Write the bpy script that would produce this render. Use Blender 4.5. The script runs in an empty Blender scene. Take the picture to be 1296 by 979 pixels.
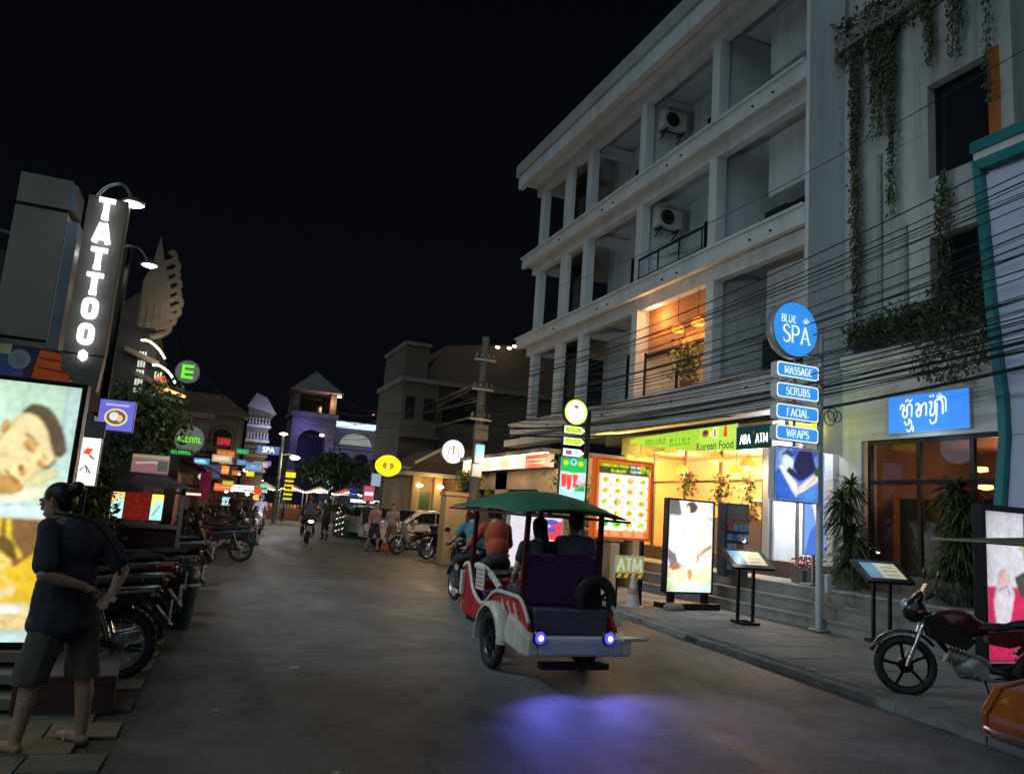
import bpy, bmesh, math, random
from mathutils import Vector, Matrix, Euler, Quaternion
random.seed(7)
R = math.radians
sc = bpy.context.scene
col = sc.collection

# ------------------------------------------------------------------ camera
cam_d = bpy.data.cameras.new('camera'); cam = bpy.data.objects.new('camera', cam_d); col.objects.link(cam)
cam_d.sensor_width = 36.0; cam_d.lens = 36.0*976/1296
cam_d.clip_start = 0.05; cam_d.clip_end = 3000
cx = (0.92304517, -0.12721318, -0.36304879); cy = (-0.37792368, -0.12362429, -0.91754604); cz = (0.07184231, 0.98414117, -0.16218767)
cam.matrix_world = Matrix(((cx[0], cx[1], cx[2], 0), (cy[0], cy[1], cy[2], 0), (cz[0], cz[1], cz[2], 1.6), (0, 0, 0, 1)))
sc.camera = cam

# ------------------------------------------------------------------ night sky
world = bpy.data.worlds.new('World'); sc.world = world; world.use_nodes = True
wn = world.node_tree; wn.nodes.clear()
w_out = wn.nodes.new('ShaderNodeOutputWorld'); w_bg = wn.nodes.new('ShaderNodeBackground')
w_ramp = wn.nodes.new('ShaderNodeValToRGB'); w_geo = wn.nodes.new('ShaderNodeTexCoord'); w_sep = wn.nodes.new('ShaderNodeSeparateXYZ')
wn.links.new(w_geo.outputs['Generated'], w_sep.inputs[0]); wn.links.new(w_sep.outputs['Z'], w_ramp.inputs[0])
w_ramp.color_ramp.elements[0].position = 0.0; w_ramp.color_ramp.elements[0].color = (0.0018, 0.0020, 0.0031, 1)
w_ramp.color_ramp.elements[1].position = 0.6; w_ramp.color_ramp.elements[1].color = (0.0008, 0.0010, 0.0017, 1)
wn.links.new(w_ramp.outputs[0], w_bg.inputs['Color']); w_bg.inputs['Strength'].default_value = 1.0
wn.links.new(w_bg.outputs[0], w_out.inputs['Surface'])
# one very soft, weak sun stands for the lit town sky behind the camera
sun_d = bpy.data.lights.new('sun', 'SUN'); sun_d.energy = 0.36; sun_d.angle = R(70); sun_d.color = (0.68, 0.90, 1.0)
sun = bpy.data.objects.new('sun', sun_d); col.objects.link(sun)
sun.rotation_euler = Vector((0.62, 0.50, -0.62)).to_track_quat('-Z', 'Y').to_euler()
sc.view_settings.view_transform = 'Standard'; sc.view_settings.look = 'None'
sc.view_settings.gamma = 1.0; sc.view_settings.use_curve_mapping = False; sc.view_settings.exposure = 0.72
sc.render.engine = 'CYCLES'
try:
    sc.cycles.use_denoising = True; sc.cycles.denoiser = 'OPENIMAGEDENOISE'
    sc.cycles.max_bounces = 6; sc.cycles.diffuse_bounces = 3; sc.cycles.glossy_bounces = 3; sc.cycles.transparent_max_bounces = 12
    sc.cycles.sample_clamp_indirect = 4.0; sc.cycles.use_light_tree = True; sc.cycles.caustics_reflective = False; sc.cycles.caustics_refractive = False
except Exception:
    pass

# ------------------------------------------------------------------ helpers
def S(r, g, b):
    f = lambda c: (c/255/12.92 if c/255 <= .04045 else ((c/255+.055)/1.055)**2.4)
    return (f(r), f(g), f(b))
MATS = {}
def mt(name, rgb=None, rough=.6, metal=0., var=.12, scale=6., bump=0., bscale=40., emit=0., spec=.5, alpha=None, trans=0., streak=0., stain=0.):
    """procedural material; rgb None reads the print colour of each face ('Col')"""
    if name in MATS: return MATS[name]
    m = bpy.data.materials.new(name); m.use_nodes = True; nt = m.node_tree; nt.nodes.clear()
    N = nt.nodes.new; L = nt.links.new
    out = N('ShaderNodeOutputMaterial'); p = N('ShaderNodeBsdfPrincipled'); L(p.outputs[0], out.inputs[0])
    tc = N('ShaderNodeTexCoord')
    if rgb is None:
        src = N('ShaderNodeAttribute'); src.attribute_name = 'Col'; base = src.outputs['Color']
    else:
        src = N('ShaderNodeRGB'); src.outputs[0].default_value = (*rgb, 1); base = src.outputs[0]
    if var > 0:
        nz = N('ShaderNodeTexNoise'); nz.inputs['Scale'].default_value = scale; nz.inputs['Detail'].default_value = 6; nz.inputs['Roughness'].default_value = .65
        if streak:
            mp = N('ShaderNodeMapping'); mp.inputs['Scale'].default_value = (1, 1, streak); L(tc.outputs['Object'], mp.inputs[0]); L(mp.outputs[0], nz.inputs['Vector'])
        else: L(tc.outputs['Object'], nz.inputs['Vector'])
        mr = N('ShaderNodeMapRange'); mr.inputs['From Min'].default_value = .3; mr.inputs['From Max'].default_value = .7
        mr.inputs['To Min'].default_value = 1-var; mr.inputs['To Max'].default_value = 1+var; L(nz.outputs['Fac'], mr.inputs['Value'])
        mx = N('ShaderNodeVectorMath'); mx.operation = 'SCALE'; L(base, mx.inputs[0]); L(mr.outputs[0], mx.inputs['Scale']); base = mx.outputs[0]
        rr = N('ShaderNodeMapRange'); rr.inputs['From Min'].default_value = .3; rr.inputs['From Max'].default_value = .7
        rr.inputs['To Min'].default_value = max(.02, rough-.08); rr.inputs['To Max'].default_value = min(1, rough+.08); L(nz.outputs['Fac'], rr.inputs['Value']); L(rr.outputs[0], p.inputs['Roughness'])
    else: p.inputs['Roughness'].default_value = rough
    if stain:
        for sc3, amt in (((5, 5, .16), stain), ((1.1, 1.1, .5), stain*.8)):
            n3 = N('ShaderNodeTexNoise'); n3.inputs['Scale'].default_value = 1; n3.inputs['Detail'].default_value = 8; n3.inputs['Roughness'].default_value = .7
            m3 = N('ShaderNodeMapping'); m3.inputs['Scale'].default_value = sc3; L(tc.outputs['Object'], m3.inputs[0]); L(m3.outputs[0], n3.inputs['Vector'])
            q3 = N('ShaderNodeMapRange'); q3.inputs['From Min'].default_value = .48; q3.inputs['From Max'].default_value = .72; q3.inputs['To Min'].default_value = 1; q3.inputs['To Max'].default_value = 1-amt; L(n3.outputs['Fac'], q3.inputs['Value'])
            x3 = N('ShaderNodeVectorMath'); x3.operation = 'SCALE'; L(base, x3.inputs[0]); L(q3.outputs[0], x3.inputs['Scale']); base = x3.outputs[0]
    L(base, p.inputs['Base Color'])
    p.inputs['Metallic'].default_value = metal
    p.inputs['Specular IOR Level'].default_value = spec
    if emit: L(base, p.inputs['Emission Color']); p.inputs['Emission Strength'].default_value = emit
    if alpha is not None: p.inputs['Alpha'].default_value = alpha
    if trans: p.inputs['Transmission Weight'].default_value = trans
    if bump > 0:
        bn = N('ShaderNodeTexNoise'); bn.inputs['Scale'].default_value = bscale; bn.inputs['Detail'].default_value = 5; L(tc.outputs['Object'], bn.inputs['Vector'])
        bp = N('ShaderNodeBump'); bp.inputs['Strength'].default_value = bump; bp.inputs['Distance'].default_value = .02; L(bn.outputs['Fac'], bp.inputs['Height']); L(bp.outputs[0], p.inputs['Normal'])
    MATS[name] = m
    return m

class MB:
    def __init__(s, M=None): s.v = []; s.f = []; s.c = []; s.mi = []; s.M = M; s.cc = (.5, .5, .5); s.m = 0
    def add(s, vs, fs, c=None):
        b = len(s.v)
        for q in vs:
            q = Vector(q); s.v.append(tuple(s.M @ q) if s.M else tuple(q))
        for q in fs: s.f.append(tuple(b+i for i in q)); s.c.append(c or s.cc); s.mi.append(s.m)
        return s
    def box(s, x0, y0, z0, x1, y1, z1, c=None, M=None):
        vs = [(x, y, z) for x in (x0, x1) for y in (y0, y1) for z in (z0, z1)]
        if M: vs = [M @ Vector(q) for q in vs]
        return s.add(vs, [(0, 1, 3, 2), (4, 6, 7, 5), (0, 4, 5, 1), (2, 3, 7, 6), (0, 2, 6, 4), (1, 5, 7, 3)], c)
    def bar(s, a, b, w, h=None, c=None, up=(0, 0, 1)):
        a = Vector(a); b = Vector(b); h = h or w; d = (b-a).normalized(); u = Vector(up)
        if abs(d.dot(u)) > .99: u = Vector((0, 1, 0))
        sd = d.cross(u).normalized(); u = sd.cross(d)
        vs = [p+sd*i*w/2+u*j*h/2 for p in (a, b) for i, j in ((-1, -1), (1, -1), (1, 1), (-1, 1))]
        return s.add(vs, [(0, 3, 2, 1), (4, 5, 6, 7), (0, 1, 5, 4), (1, 2, 6, 5), (2, 3, 7, 6), (3, 0, 4, 7)], c)
    def tube(s, pts, r, n=8, c=None, closed=False, caps=True):
        pts = [Vector(p) for p in pts]; k = len(pts); rs = r if isinstance(r, (list, tuple)) else [r]*k
        vs = []; pn = None
        for i, p in enumerate(pts):
            a = pts[(i-1) % k] if (closed or i > 0) else p; b = pts[(i+1) % k] if (closed or i < k-1) else p
            d = (b-a).normalized()
            if pn is None:
                u = Vector((0, 0, 1)) if abs(d.z) < .9 else Vector((1, 0, 0)); pn = d.cross(u).normalized()
            pn = (pn-d*pn.dot(d)).normalized(); bn = d.cross(pn)
            for j in range(n):
                t = 2*math.pi*j/n; vs.append(p+(pn*math.cos(t)+bn*math.sin(t))*rs[i])
        fs = []
        for i in range(k if closed else k-1):
            for j in range(n):
                a = i*n+j; b = i*n+(j+1) % n; c2 = ((i+1) % k)*n+(j+1) % n; d = ((i+1) % k)*n+j; fs.append((a, b, c2, d))
        if caps and not closed: fs.append(tuple(range(n-1, -1, -1))); fs.append(tuple((k-1)*n+j for j in range(n)))
        return s.add(vs, fs, c)
    def cyl(s, a, b, r0, r1=None, n=16, c=None): return s.tube([a, b], [r0, r0 if r1 is None else r1], n, c)
    def ell(s, ce, r, n=12, m=8, c=None, M=None):
        r = r if isinstance(r, (list, tuple)) else (r, r, r); ce = Vector(ce); vs = []; fs = []
        for i in range(m+1):
            ph = math.pi*i/m
            for j in range(n):
                t = 2*math.pi*j/n; q = Vector((r[0]*math.sin(ph)*math.cos(t), r[1]*math.sin(ph)*math.sin(t), r[2]*math.cos(ph)))
                if M: q = M @ q
                vs.append(ce+q)
        for i in range(m):
            for j in range(n): fs.append((i*n+j, (i+1)*n+j, (i+1)*n+(j+1) % n, i*n+(j+1) % n))
        return s.add(vs, fs, c)
    def torus(s, ce, R0, r, ax='Y', n=32, k=10, c=None, a0=0, a1=360):
        full = abs(a1-a0) >= 360; cnt = n if full else n+1; pts = []
        for i in range(cnt):
            t = R(a0)+R(a1-a0)*i/n; u, w = R0*math.cos(t), R0*math.sin(t)
            pts.append(Vector(ce)+(Vector((u, 0, w)) if ax == 'Y' else Vector((0, u, w)) if ax == 'X' else Vector((u, w, 0))))
        return s.tube(pts, r, k, c, closed=full)
    def prism(s, poly, a, b, ax='Y', c=None):
        f = {'Y': lambda u, w, t: (u, t, w), 'X': lambda u, w, t: (t, u, w), 'Z': lambda u, w, t: (u, w, t)}[ax]
        n = len(poly); vs = [f(u, w, a) for u, w in poly]+[f(u, w, b) for u, w in poly]
        return s.add(vs, [tuple(range(n)), tuple(range(2*n-1, n-1, -1))]+[(i, i+n, (i+1) % n+n, (i+1) % n) for i in range(n)], c)
    def lathe(s, prof, ce=(0, 0, 0), n=20, c=None, ax='Z'):
        vs = []; fs = []; ce = Vector(ce)
        for r, z in prof:
            for j in range(n):
                t = 2*math.pi*j/n; q = (r*math.cos(t), r*math.sin(t), z) if ax == 'Z' else (r*math.cos(t), z, r*math.sin(t)) if ax == 'Y' else (z, r*math.cos(t), r*math.sin(t))
                vs.append(ce+Vector(q))
        for i in range(len(prof)-1):
            for j in range(n): fs.append((i*n+j, i*n+(j+1) % n, (i+1)*n+(j+1) % n, (i+1)*n+j))
        return s.add(vs, fs, c)
    def mesh(s, name, mats, smooth=False, fix=True):
        me = bpy.data.meshes.new(name); me.from_pydata(s.v, [], s.f); 
        at = me.color_attributes.new('Col', 'FLOAT_COLOR', 'CORNER'); data = []
        for f, c in zip(s.f, s.c): data.extend((*c, 1.0)*len(f))
        at.data.foreach_set('color', data)
        for m in (mats if isinstance(mats, list) else [mats]): me.materials.append(m)
        if any(s.mi): me.polygons.foreach_set('material_index', s.mi)
        if fix:
            bm = bmesh.new(); bm.from_mesh(me); bmesh.ops.recalc_face_normals(bm, faces=bm.faces); bm.to_mesh(me); bm.free()
        if smooth:
            me.shade_smooth()
            try: me.set_sharp_from_angle(angle=R(smooth if smooth is not True else 40))
            except Exception: pass
        me.update(); return me
    def build(s, name, mats, parent=None, smooth=False, bevel=0, loc=None, kind=None, fix=True):
        o = bpy.data.objects.new(name, s.mesh(name, mats, smooth, fix)); col.objects.link(o)
        if parent: o.parent = parent
        if loc: o.location = loc
        if bevel:
            b = o.modifiers.new('bevel', 'BEVEL'); b.width = bevel; b.segments = 2; b.limit_method = 'ANGLE'
        if kind: o['kind'] = kind
        return o
def B(x0, y0, z0, x1, y1, z1, c=None): return MB().box(x0, y0, z0, x1, y1, z1, c)
def tag(o, label=None, cat=None, group=None, kind=None):
    for k, v in (('label', label), ('category', cat), ('group', group), ('kind', kind)):
        if v: o[k] = v
    return o
def thing(name, label, cat, loc=(0, 0, 0), rz=0, group=None):
    o = bpy.data.objects.new(name, None); o.empty_display_size = .2; col.objects.link(o)
    o.location = loc; o.rotation_euler = (0, 0, R(rz)); return tag(o, label, cat, group)
def kids(o): return [c for c in bpy.data.objects if c.parent is o]
def copy_tree(o, parent=None, label=None, loc=None, rz=None):
    c = o.copy(); col.objects.link(c)
    if parent: c.parent = parent
    if label: c['label'] = label
    if loc is not None: c.location = loc
    if rz is not None: c.rotation_euler = (0, 0, R(rz))
    for ch in CH.get(o.name) or kids(o): copy_tree(ch, c)
    return c
CH = {}
def text_mb(s, size, c=(1, 1, 1), bold=0., sx=1., font_align='CENTER', res=3):
    cu = bpy.data.curves.new('t', 'FONT'); cu.body = s; cu.size = size; cu.align_x = font_align; cu.align_y = 'CENTER'; cu.resolution_u = res; cu.offset = bold
    o = bpy.data.objects.new('t', cu); col.objects.link(o); bpy.context.view_layer.update()
    me = bpy.data.meshes.new_from_object(o.evaluated_get(bpy.context.evaluated_depsgraph_get()))
    r = ([(v.co.x*sx, v.co.y) for v in me.vertices], [tuple(p.vertices) for p in me.polygons], c)
    bpy.data.objects.remove(o); bpy.data.curves.remove(cu); bpy.data.meshes.remove(me); return r
class Print:
    """flat print: 2D shapes in (u right, v up) as very thin layers on a plane facing -Y, each shape in front of the one before"""
    def __init__(s, step=.0006): s.mb = MB(); s.t = 0; s.step = step
    def poly(s, pts, c):
        s.t -= s.step; s.mb.add([(u, s.t, v) for u, v in pts], [tuple(range(len(pts)))], c); return s
    def rect(s, u0, v0, u1, v1, c): return s.poly([(u0, v0), (u1, v0), (u1, v1), (u0, v1)], c)
    def oval(s, u, v, a, b, c, rot=0, n=20):
        ca, sa = math.cos(R(rot)), math.sin(R(rot))
        return s.poly([(u+a*math.cos(t)*ca-b*math.sin(t)*sa, v+a*math.cos(t)*sa+b*math.sin(t)*ca) for t in [2*math.pi*i/n for i in range(n)]], c)
    def line(s, pts, w, c):
        s.t -= s.step; wd = w if isinstance(w, (list, tuple)) else [w]*len(pts)
        L = []; Rr = []
        for i, p in enumerate(pts):
            a = Vector(pts[max(0, i-1)]); b = Vector(pts[min(len(pts)-1, i+1)]); d = (b-a).normalized(); n = Vector((-d.y, d.x))*wd[i]/2; P = Vector(p)
            L.append(P+n); Rr.append(P-n)
        n = len(pts); vs = [(q.x, s.t, q.y) for q in L+Rr]
        s.mb.add(vs, [(i, i+1, n+i+1, n+i) for i in range(n-1)], c); return s
    def ring(s, u, v, a, w, c, n=28, b=None, a0=0, a1=360):
        b = b or a; return s.line([(u+a*math.cos(R(a0+(a1-a0)*i/n)), v+b*math.sin(R(a0+(a1-a0)*i/n))) for i in range(n+1)], w, c)
    def text(s, st, u, v, size, c, bold=0., sx=1., rot=0):
        s.t -= s.step; vs, fs, _ = text_mb(st, size, c, bold, sx); ca, sa = math.cos(R(rot)), math.sin(R(rot))
        s.mb.add([(u+x*ca-y*sa, s.t, v+x*sa+y*ca) for x, y in vs], fs, c); return s
    def scrib(s, u0, u1, v, h, c, slant=.15, seed=1):
        # rows of lettering too blurred to read: short uneven marks
        rr = random.Random(seed*13+int(u0*1000)); u = u0
        while u < u1-h*.2:
            w = h*rr.uniform(.35, .6); k = rr.random()
            s.rect(u, v-h/2, u+w*.3, v+h/2*rr.uniform(.7, 1), c)
            if k > .3: s.rect(u, v+h*rr.uniform(-.1, .25), u+w, v+h*rr.uniform(.3, .5), c)
            if k < .6: s.rect(u, v-h/2, u+w, v-h/2+h*.2, c)
            if k > .5: s.rect(u+w*.7, v-h*.5, u+w, v+h*.35, c)
            u += w+h*.16
        return s
    def build(s, name, mat, parent, loc=(0, 0, 0), rz=0):
        o = s.mb.build(name, mat, parent, fix=False); o.location = loc; o.rotation_euler = (0, 0, R(rz)); return o
def raster(P, name, mat, parent, u0, u1, v0, v1, d, loc=(0, 0, 0), rz=0, blur=1, shade=.30, seed=1):
    """photographic print: the flat shapes are turned into a fine grid of coloured points with soft edges, soft volume and mottling"""
    import numpy as np
    nu, nv = int((u1-u0)/d)+1, int((v1-v0)/d)+1
    U, V = np.meshgrid(np.linspace(u0, u1, nu), np.linspace(v0, v1, nv)); img = np.zeros((nv, nu, 3))+.5
    def bl(a, k):
        for _ in range(k):
            a = np.pad(a, ((1, 1), (1, 1))+((0, 0),)*(a.ndim-2), mode='edge'); a = (a[:-2]+2*a[1:-1]+a[2:])/4; a = (a[:, :-2]+2*a[:, 1:-1]+a[:, 2:])/4
        return a
    lay = {}
    for f, c in zip(P.mb.f, P.mb.c): lay.setdefault(round(P.mb.v[f[0]][1], 5), []).append((f, c))
    rg = np.random.RandomState(seed)
    for y in sorted(lay, reverse=True):
        m = np.zeros((nv, nu)); c = lay[y][0][1]
        for f, _ in lay[y]:
            xs_ = [P.mb.v[i][0] for i in f]; ys_ = [P.mb.v[i][2] for i in f]
            a0, a1 = max(0, int((min(xs_)-u0)/d)-1), min(nu, int((max(xs_)-u0)/d)+2); b0, b1 = max(0, int((min(ys_)-v0)/d)-1), min(nv, int((max(ys_)-v0)/d)+2)
            if a1 <= a0 or b1 <= b0: continue
            uu, vv = U[b0:b1, a0:a1], V[b0:b1, a0:a1]; ins = np.zeros(uu.shape, bool); n = len(xs_)
            for i in range(n):
                x1, y1, x2, y2 = xs_[i], ys_[i], xs_[(i+1) % n], ys_[(i+1) % n]
                if y1 == y2: continue
                ins ^= ((y1 > vv) != (y2 > vv)) & (uu < (x2-x1)*(vv-y1)/(y2-y1)+x1)
            m[b0:b1, a0:a1] = np.maximum(m[b0:b1, a0:a1], ins)
        area = m.sum()
        if area < 1: continue
        k = int(min(14, max(1, area**.5*.22))); sb = bl(m, k); vol = 1-shade*(1-np.clip((sb-.5)*2, 0, 1))*m+shade*.25*(np.roll(sb, 3, 1)-np.roll(sb, -3, 1))
        a = (bl(m, 1))[..., None]; img = img*(1-a)+np.array(c)*np.clip(vol, .4, 1.3)[..., None]*a
    img = bl(img, blur); mo = bl(rg.rand(nv, nu)-.5, 12); mo2 = bl(rg.rand(nv, nu)-.5, 3)
    img = img*(1+mo*1.6+mo2*.6)[..., None]; edge = 1-.22*((2*(U-u0)/(u1-u0)-1)**4+(2*(V-v0)/(v1-v0)-1)**4); img = np.clip(img*edge[..., None], 0, 4)
    me = bpy.data.meshes.new(name); vs = [(float(a), 0., float(b)) for a, b in zip(U.ravel(), V.ravel())]
    fs = [(j*nu+i, j*nu+i+1, (j+1)*nu+i+1, (j+1)*nu+i) for j in range(nv-1) for i in range(nu-1)]
    me.from_pydata(vs, [], fs); at = me.color_attributes.new('Col', 'FLOAT_COLOR', 'POINT')
    at.data.foreach_set('color', np.concatenate([img.reshape(-1, 3), np.ones((nu*nv, 1))], 1).astype('f').ravel()); me.materials.append(mat)
    o = bpy.data.objects.new(name, me); col.objects.link(o); o.parent = parent; o.location = loc; o.rotation_euler = (0, 0, R(rz)); return o
def smooth_path(P, n=6):
    """Catmull-Rom through 2D/3D points"""
    P = [Vector(p) for p in P]; out = []
    for i in range(len(P)-1):
        a = P[max(0, i-1)]; b = P[i]; c = P[i+1]; d = P[min(len(P)-1, i+2)]
        for k in range(n):
            t = k/n; out.append(.5*((2*b)+(c-a)*t+(2*a-5*b+4*c-d)*t*t+(3*b-a-3*c+d)*t**3))
    out.append(P[-1]); return out
def blob(name, prims, vox, mat, parent=None, loc=None, relax=3, c=(.5, .5, .5)):
    """one continuous surface grown over tapered limbs and ellipsoids (voxel remesh of their union)"""
    mb = MB(); mb.cc = c
    for p in prims:
        if p[0] == 'c':                        # capsule chain: list of (point, radius)
            pts = [q[0] for q in p[1]]; rs = [q[1] for q in p[1]]
            for (a, ra), (b, rb) in zip(p[1][:-1], p[1][1:]): mb.tube([a, b], [ra, rb], 12)
            for q, r_ in p[1]: mb.ell(q, r_, 12, 8)
        elif p[0] == 'e': mb.ell(p[1], p[2], 16, 10, M=(Euler([R(a) for a in p[3]]).to_matrix() if len(p) > 3 else None))
        elif p[0] == 'b': mb.box(*p[1], M=(p[2] if len(p) > 2 else None))
    o = mb.build(name+'_src', mat)
    rm = o.modifiers.new('r', 'REMESH'); rm.mode = 'VOXEL'; rm.voxel_size = vox; rm.use_smooth_shade = True
    sm = o.modifiers.new('s', 'SMOOTH'); sm.iterations = relax; sm.factor = .5
    bpy.context.view_layer.update()
    me = bpy.data.meshes.new_from_object(o.evaluated_get(bpy.context.evaluated_depsgraph_get())); me.name = name
    bpy.data.objects.remove(o)
    if not me.materials: me.materials.append(mat)
    me.shade_smooth()
    n = bpy.data.objects.new(name, me); col.objects.link(n)
    if parent: n.parent = parent
    if loc: n.location = loc
    return n
def lamp(name, kind, loc, energy, color, target=None, spot=None, size=.1, parent=None, blend=.6):
    d = bpy.data.lights.new(name, kind); d.energy = energy; d.color = color
    if kind == 'SPOT': d.spot_size = R(spot or 100); d.spot_blend = blend
    d.shadow_soft_size = size
    o = bpy.data.objects.new(name, d); col.objects.link(o); o.location = loc
    if parent: o.parent = parent
    if target: o.rotation_euler = (Vector(target)-Vector(loc)).to_track_quat('-Z', 'Y').to_euler()
    return o
def foliage(name, mat, parent, n, fn, size=.06, loc=None, droop=0., aspect=2.2):
    """many small leaf faces; fn() gives a point and a preferred direction (or None)"""
    mb = MB()
    for i in range(n):
        p, d = fn(); p = Vector(p)
        d = Vector(d) if d else Vector((random.uniform(-1, 1), random.uniform(-1, 1), random.uniform(-1, .8)))
        d = (d+Vector((0, 0, -droop))).normalized(); s = d.cross(Vector((random.uniform(-1, 1), random.uniform(-1, 1), random.uniform(-1, 1)))).normalized()
        L = size*random.uniform(.35, 1.7); w = L/aspect; k = random.uniform(.55, 1.5)
        mb.add([p, p+d*L*.5+s*w*.5, p+d*L, p+d*L*.5-s*w*.5], [(0, 1, 2, 3)], (k, k*random.uniform(.9, 1.1), k*random.uniform(.6, 1)))
    o = mb.build(name, mat, parent, fix=False, loc=loc); o['kind'] = 'stuff'; return o
def leaf_mat(name, rgb):
    m = mt(name, rgb, rough=.55, var=.25, scale=9)
    nt = m.node_tree
    if 'leafmix' not in nt.nodes:
        at = nt.nodes.new('ShaderNodeAttribute'); at.attribute_name = 'Col'; mul = nt.nodes.new('ShaderNodeVectorMath'); mul.operation = 'MULTIPLY'; mul.name = 'leafmix'
        p = [n for n in nt.nodes if n.type == 'BSDF_PRINCIPLED'][0]; src = p.inputs['Base Color'].links[0].from_socket
        nt.links.new(src, mul.inputs[0]); nt.links.new(at.outputs['Color'], mul.inputs[1]); nt.links.new(mul.outputs[0], p.inputs['Base Color'])
    return m

# common materials
M_plaster = mt('white_plaster', (.60, .63, .64), .8, var=.10, scale=.9, bump=.12, bscale=60, streak=.25, stain=.20)
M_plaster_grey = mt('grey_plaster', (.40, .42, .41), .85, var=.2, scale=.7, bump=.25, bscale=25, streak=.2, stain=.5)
M_dark = mt('black_metal', (.02, .021, .024), .4, .6, var=.2)
M_black = mt('black_plastic', (.018, .018, .02), .45, var=.2)
M_rubber = mt('rubber', (.02, .02, .02), .8, var=.25, bump=.3, bscale=120)
M_chrome = mt('chrome', (.6, .6, .62), .22, 1., var=.1)
M_steel = mt('galvanised_steel', (.45, .46, .47), .45, .8, var=.15)
M_glass = mt('dark_glass', (.015, .018, .022), .08, var=.05)
M_print = mt('lit_print', None, .5, var=.07, scale=5, emit=.62, spec=.2)
M_printb = mt('bright_lit_print', None, .5, var=.09, scale=4, emit=.92, spec=.2)
M_paper = mt('dull_print', None, .55, var=.08, scale=20)
M_col = mt('coloured_paint', None, .38, var=.12, scale=10)
M_cloth = mt('coloured_cloth', None, .9, var=.15, scale=30, bump=.2, bscale=90)
M_glow = mt('lamp_glow', None, .5, var=0, emit=6.0)
M_glow2 = mt('strong_lamp_glow', None, .5, var=0, emit=18.0)
M_conc = mt('concrete', (.28, .27, .25), .85, stain=.4, var=.22, scale=1.6, bump=.35, bscale=30)
M_concd = mt('dark_concrete', (.16, .155, .15), .85, var=.25, scale=2., bump=.35, bscale=30)

# ------------------------------------------------------------------ ground, road, pavements
M_ground = mt('bare_ground', (.09, .08, .07), .9, var=.3, scale=.5)
g = MB().add([(-400, -60, -.02), (500, -60, -.02), (500, 900, -.02), (-400, 900, -.02)], [(0, 1, 2, 3)]).build('ground', M_ground); g['kind'] = 'structure'
def kerb_x(y): return 5.9+.1*y
def left_x(y): return -.56+.053*y
def road_mat():
    m = bpy.data.materials.new('asphalt'); m.use_nodes = True; nt = m.node_tree; N = nt.nodes.new; L = nt.links.new
    p = nt.nodes['Principled BSDF']; tc = N('ShaderNodeTexCoord')
    def noise(sc_, det, vec=None):
        n = N('ShaderNodeTexNoise'); n.inputs['Scale'].default_value = sc_; n.inputs['Detail'].default_value = det; n.inputs['Roughness'].default_value = .65
        L(vec or tc.outputs['Object'], n.inputs['Vector']); return n
    big = noise(.35, 6); mid = noise(2.2, 6); fine = noise(70, 4)
    mp = N('ShaderNodeMapping'); mp.inputs['Rotation'].default_value = (0, 0, R(-4)); mp.inputs['Scale'].default_value = (1.6, .12, 1); L(tc.outputs['Object'], mp.inputs[0])
    tracks = noise(1., 4, mp.outputs[0])
    r1 = N('ShaderNodeValToRGB'); r1.color_ramp.elements[0].position = .36; r1.color_ramp.elements[0].color = (.092, .093, .095, 1)
    r1.color_ramp.elements[1].position = .66; r1.color_ramp.elements[1].color = (.128, .129, .130, 1); L(big.outputs['Fac'], r1.inputs[0])
    def mul(a, fac, lo, hi, f0=.35, f1=.65):
        mr = N('ShaderNodeMapRange'); mr.inputs['From Min'].default_value = f0; mr.inputs['From Max'].default_value = f1; mr.inputs['To Min'].default_value = lo; mr.inputs['To Max'].default_value = hi; L(fac, mr.inputs[0])
        v = N('ShaderNodeVectorMath'); v.operation = 'SCALE'; L(a, v.inputs[0]); L(mr.outputs[0], v.inputs['Scale']); return v.outputs[0]
    c = mul(r1.outputs[0], mid.outputs['Fac'], .82, 1.18); c = mul(c, fine.outputs['Fac'], .3, 1.9); pt_ = noise(.55, 3); c = mul(c, pt_.outputs['Fac'], .82, 1.05, .46, .49); sp_ = noise(5.5, 2); c = mul(c, sp_.outputs['Fac'], .6, 1, .27, .33); c = mul(c, tracks.outputs['Fac'], .86, 1.14)
    # cracks and tar seams
    vo = N('ShaderNodeTexVoronoi'); vo.feature = 'DISTANCE_TO_EDGE'; vo.inputs['Scale'].default_value = .45
    wv = N('ShaderNodeVectorMath'); wv.operation = 'ADD'; sc1 = N('ShaderNodeVectorMath'); sc1.operation = 'SCALE'; sc1.inputs['Scale'].default_value = .5
    L(mid.outputs['Color'], sc1.inputs[0]); L(tc.outputs['Object'], wv.inputs[0]); L(sc1.outputs[0], wv.inputs[1]); L(wv.outputs[0], vo.inputs['Vector'])
    c = mul(c, vo.outputs['Distance'], .72, 1., .0, .012)
    L(c, p.inputs['Base Color'])
    rr = N('ShaderNodeMapRange'); rr.inputs['From Min'].default_value = .3; rr.inputs['From Max'].default_value = .7; rr.inputs['To Min'].default_value = .48; rr.inputs['To Max'].default_value = .7
    L(tracks.outputs['Fac'], rr.inputs[0]); L(rr.outputs[0], p.inputs['Roughness'])
    bp = N('ShaderNodeBump'); bp.inputs['Strength'].default_value = .55; bp.inputs['Distance'].default_value = .012; L(fine.outputs['Fac'], bp.inputs['Height']); L(bp.outputs[0], p.inputs['Normal'])
    return m
M_road = road_mat()
ys = [-30, -5, 0, 5, 10, 15, 20, 30, 45, 60, 80, 110, 160]
mb = MB(); vs = []
for y in ys: vs += [(left_x(y), y, 0), (kerb_x(y)+.02, y, 0)]
mb.add(vs, [(2*i, 2*i+1, 2*i+3, 2*i+2) for i in range(len(ys)-1)])
o = mb.build('road', M_road); o['kind'] = 'structure'
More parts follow.
